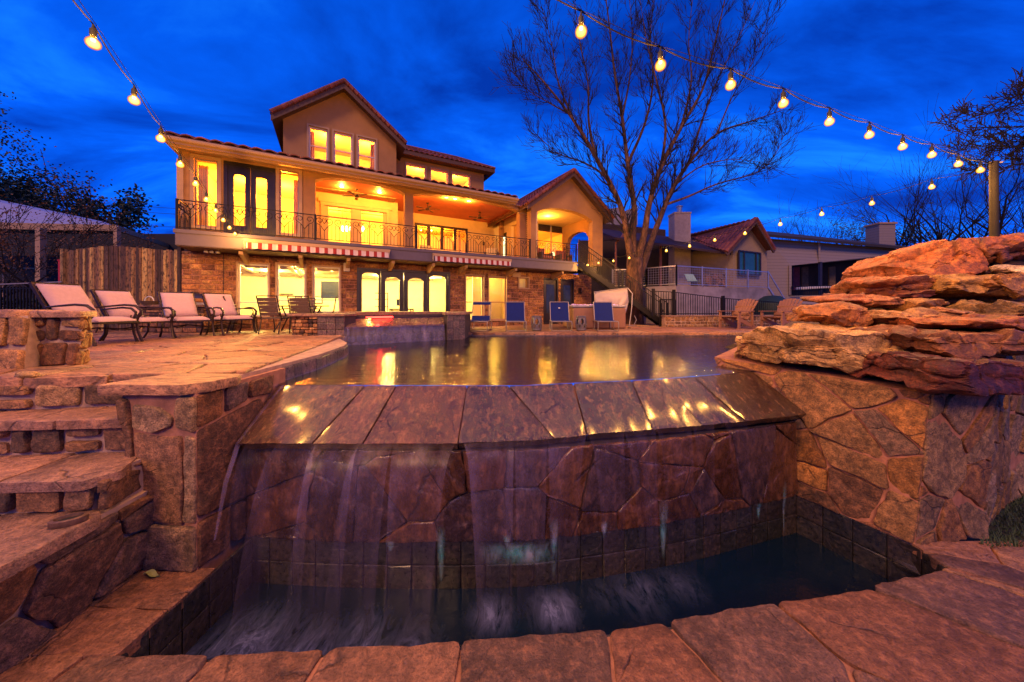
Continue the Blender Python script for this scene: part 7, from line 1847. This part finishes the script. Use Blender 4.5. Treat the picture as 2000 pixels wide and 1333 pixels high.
# far horizon hedge of woodland
def wood():
    mb=MB(); rnd=random.Random(5)
    for i in range(9000):
        a=rnd.uniform(-1.15,1.15); D=rnd.uniform(60,75); h=(2.2+2.0*noise.noise(Vector((a*9,0,0)))+2.0)*rnd.random()**.7; c=Vector((math.tan(a)*D if abs(a)<1.2 else 0,D,h)); s=.6; d=Vector((rnd.uniform(-1,1),rnd.uniform(-1,1),rnd.uniform(-1,1))).normalized()*s; b=d.orthogonal()*.5; mb.add([c-d*.5,c+b,c+d*.5,c-b],[(0,1,2,3)])
    tag(mb.build('far_woods',M['leafdark']),'dark distant woodland along the horizon','woods',kind='stuff')
wood()
# plants by the ground floor windows
for px,D,lb in ((632,9.9,'leafy green potted plant below the third ground floor window'),(1206/1.6,9.9,'spiky plant silhouette low in the glass doors')):
    if px>700: px=806; D=10.9
    p=PD(px,600,D); e=empty('potted_plant',(p.x,p.y,DZ),0,lb,'plant'); mb=MB(); mb.lathe([(.10,0),(.14,.22),(.12,.22),(.11,.20)],n=14); mb.build('pot',plain('terracotta_%d'%int(px),(.3,.12,.06),.8),e,smooth=True); mb=MB(); rnd=random.Random(int(px))
    for i in range(26):
        a=rnd.uniform(0,6.28); d=Vector((math.cos(a),math.sin(a),0)); L=rnd.uniform(.25,.42); s=d.cross(Vector((0,0,1))); b=Vector((0,0,.2)); m=b+d*L*.4+Vector((0,0,L*.75)); t=b+d*L*.85+Vector((0,0,L*.8)); mb.add([b-s*.01,b+s*.01,m+s*.035,t,m-s*.035],[(0,1,2,3,4)])
    mb.build('foliage',M['leafgreen'],e)
# dead branch standing near the windows
e=PD(655,600,9.8); mb=MB(); mb.tube([(e.x-.25,e.y,DZ+.3),(e.x-.05,e.y,DZ+.55),(e.x+.02,e.y,DZ+.95),(e.x+.1,e.y,DZ+1.0)],[.02,.018,.014,.006],6); tag(mb.build('driftwood_branch',M['bark'],smooth=True),'crooked bare branch standing before the third ground floor window','branch')
# leaves floating on the pool
for i,(px,py) in enumerate(((920,668),(909,676),(957,665))):
    p=G(px,py,PZ)+Vector((0,0,.01)); mb=MB(); mb.add([p+Vector(q) for q in ((-.09,0,0),(0,-.05,.015),(.10,.01,.0),(.01,.05,.02))],[(0,1,2,3)]); tag(mb.build('floating_leaf',M['rubber']),('larger dark leaf floating on the pool before the sheer lounger','small dark leaf floating on the pool nearest the camera','dark leaf floating on the pool, rightmost of three')[i],'leaf','leaves floating on the pool')

# ------------------------------------------------------------------ sky, light, camera
w=bpy.data.worlds.new('World'); scene.world=w; w.use_nodes=True; nt=w.node_tree; nt.nodes.clear()
N=nt.nodes.new; Lk=nt.links.new
out=N('ShaderNodeOutputWorld'); bg=N('ShaderNodeBackground'); tc=N('ShaderNodeTexCoord'); sky=N('ShaderNodeTexSky'); sky.sky_type='NISHITA'; sky.sun_disc=False; sky.sun_elevation=R(2); sky.sun_rotation=R(200)
sep=N('ShaderNodeSeparateXYZ'); Lk(tc.outputs['Generated'],sep.inputs[0])
# cloud sheets: project the direction on a high plane
add=N('ShaderNodeMath'); add.operation='ADD'; add.inputs[1].default_value=.16; Lk(sep.outputs[2],add.inputs[0])
dx=N('ShaderNodeMath'); dx.operation='DIVIDE'; Lk(sep.outputs[0],dx.inputs[0]); Lk(add.outputs[0],dx.inputs[1])
dy=N('ShaderNodeMath'); dy.operation='DIVIDE'; Lk(sep.outputs[1],dy.inputs[0]); Lk(add.outputs[0],dy.inputs[1])
cmb=N('ShaderNodeCombineXYZ'); Lk(dx.outputs[0],cmb.inputs[0]); Lk(dy.outputs[0],cmb.inputs[1])
mp=N('ShaderNodeMapping'); mp.inputs['Scale'].default_value=(.8,1.5,1); mp.inputs['Rotation'].default_value=(0,0,R(-28)); Lk(cmb.outputs[0],mp.inputs[0])
n1=N('ShaderNodeTexNoise'); n1.inputs['Scale'].default_value=1.1; n1.inputs['Detail'].default_value=9; n1.inputs['Roughness'].default_value=.58; n1.inputs['Distortion'].default_value=.5; Lk(mp.outputs[0],n1.inputs['Vector'])
cr=N('ShaderNodeValToRGB'); e=cr.color_ramp.elements; e[0].position=.37; e[0].color=(.0006,.040,.45,1); e[1].position=.70; e[1].color=(.012,.31,1.4,1)
x=e.new(.52); x.color=(.001,.115,.95,1); Lk(n1.outputs['Fac'],cr.inputs[0])
# brighter toward the horizon
hz=N('ShaderNodeMapRange'); hz.inputs[1].default_value=0; hz.inputs[2].default_value=.85; hz.inputs[3].default_value=1.25; hz.inputs[4].default_value=.72; Lk(sep.outputs[2],hz.inputs[0])
mul=N('ShaderNodeMix'); mul.data_type='RGBA'; mul.blend_type='MULTIPLY'; mul.inputs[0].default_value=1; Lk(cr.outputs[0],mul.inputs[6]); Lk(hz.outputs[0],mul.inputs[7])
sc_=N('ShaderNodeMix'); sc_.data_type='RGBA'; sc_.blend_type='ADD'; sc_.inputs[0].default_value=1; Lk(mul.outputs[2],sc_.inputs[6])
sm=N('ShaderNodeMix'); sm.data_type='RGBA'; sm.blend_type='MULTIPLY'; sm.inputs[0].default_value=1; Lk(sky.outputs[0],sm.inputs[6]); sm.inputs[7].default_value=(.0008,.003,.012,1); Lk(sm.outputs[2],sc_.inputs[7])
Lk(sc_.outputs[2],bg.inputs[0]); bg.inputs[1].default_value=1.0; Lk(bg.outputs[0],out.inputs[0])

sun=bpy.data.lights.new('sun','SUN'); sun.energy=2.3; sun.angle=R(16); sun.color=(1,.50,.22); so=bpy.data.objects.new('dusk_sun',sun); COL.objects.link(so)
dv=Vector((.22,.72,-.60)); so.rotation_euler=dv.to_track_quat('-Z','Y').to_euler()

cam=bpy.data.cameras.new('camera'); co=bpy.data.objects.new('camera',cam); COL.objects.link(co); scene.camera=co
co.location=(0,0,EYE); co.rotation_euler=(R(90),0,0); cam.sensor_width=36; cam.sensor_fit='HORIZONTAL'; cam.lens=36*FOC/2000; cam.shift_y=-(666.5-HOR)/2000; cam.clip_start=.05; cam.clip_end=3000
scene.view_settings.view_transform='Standard'; scene.view_settings.look='None'; scene.view_settings.exposure=0; scene.view_settings.gamma=1
scene.render.engine='CYCLES'; cy=scene.cycles
cy.use_denoising=True
try: cy.denoiser='OPENIMAGEDENOISE'
except Exception: pass
cy.max_bounces=6; cy.diffuse_bounces=3; cy.glossy_bounces=3; cy.transmission_bounces=4; cy.transparent_max_bounces=14; cy.sample_clamp_indirect=4; cy.sample_clamp_direct=0; cy.caustics_reflective=False; cy.caustics_refractive=False
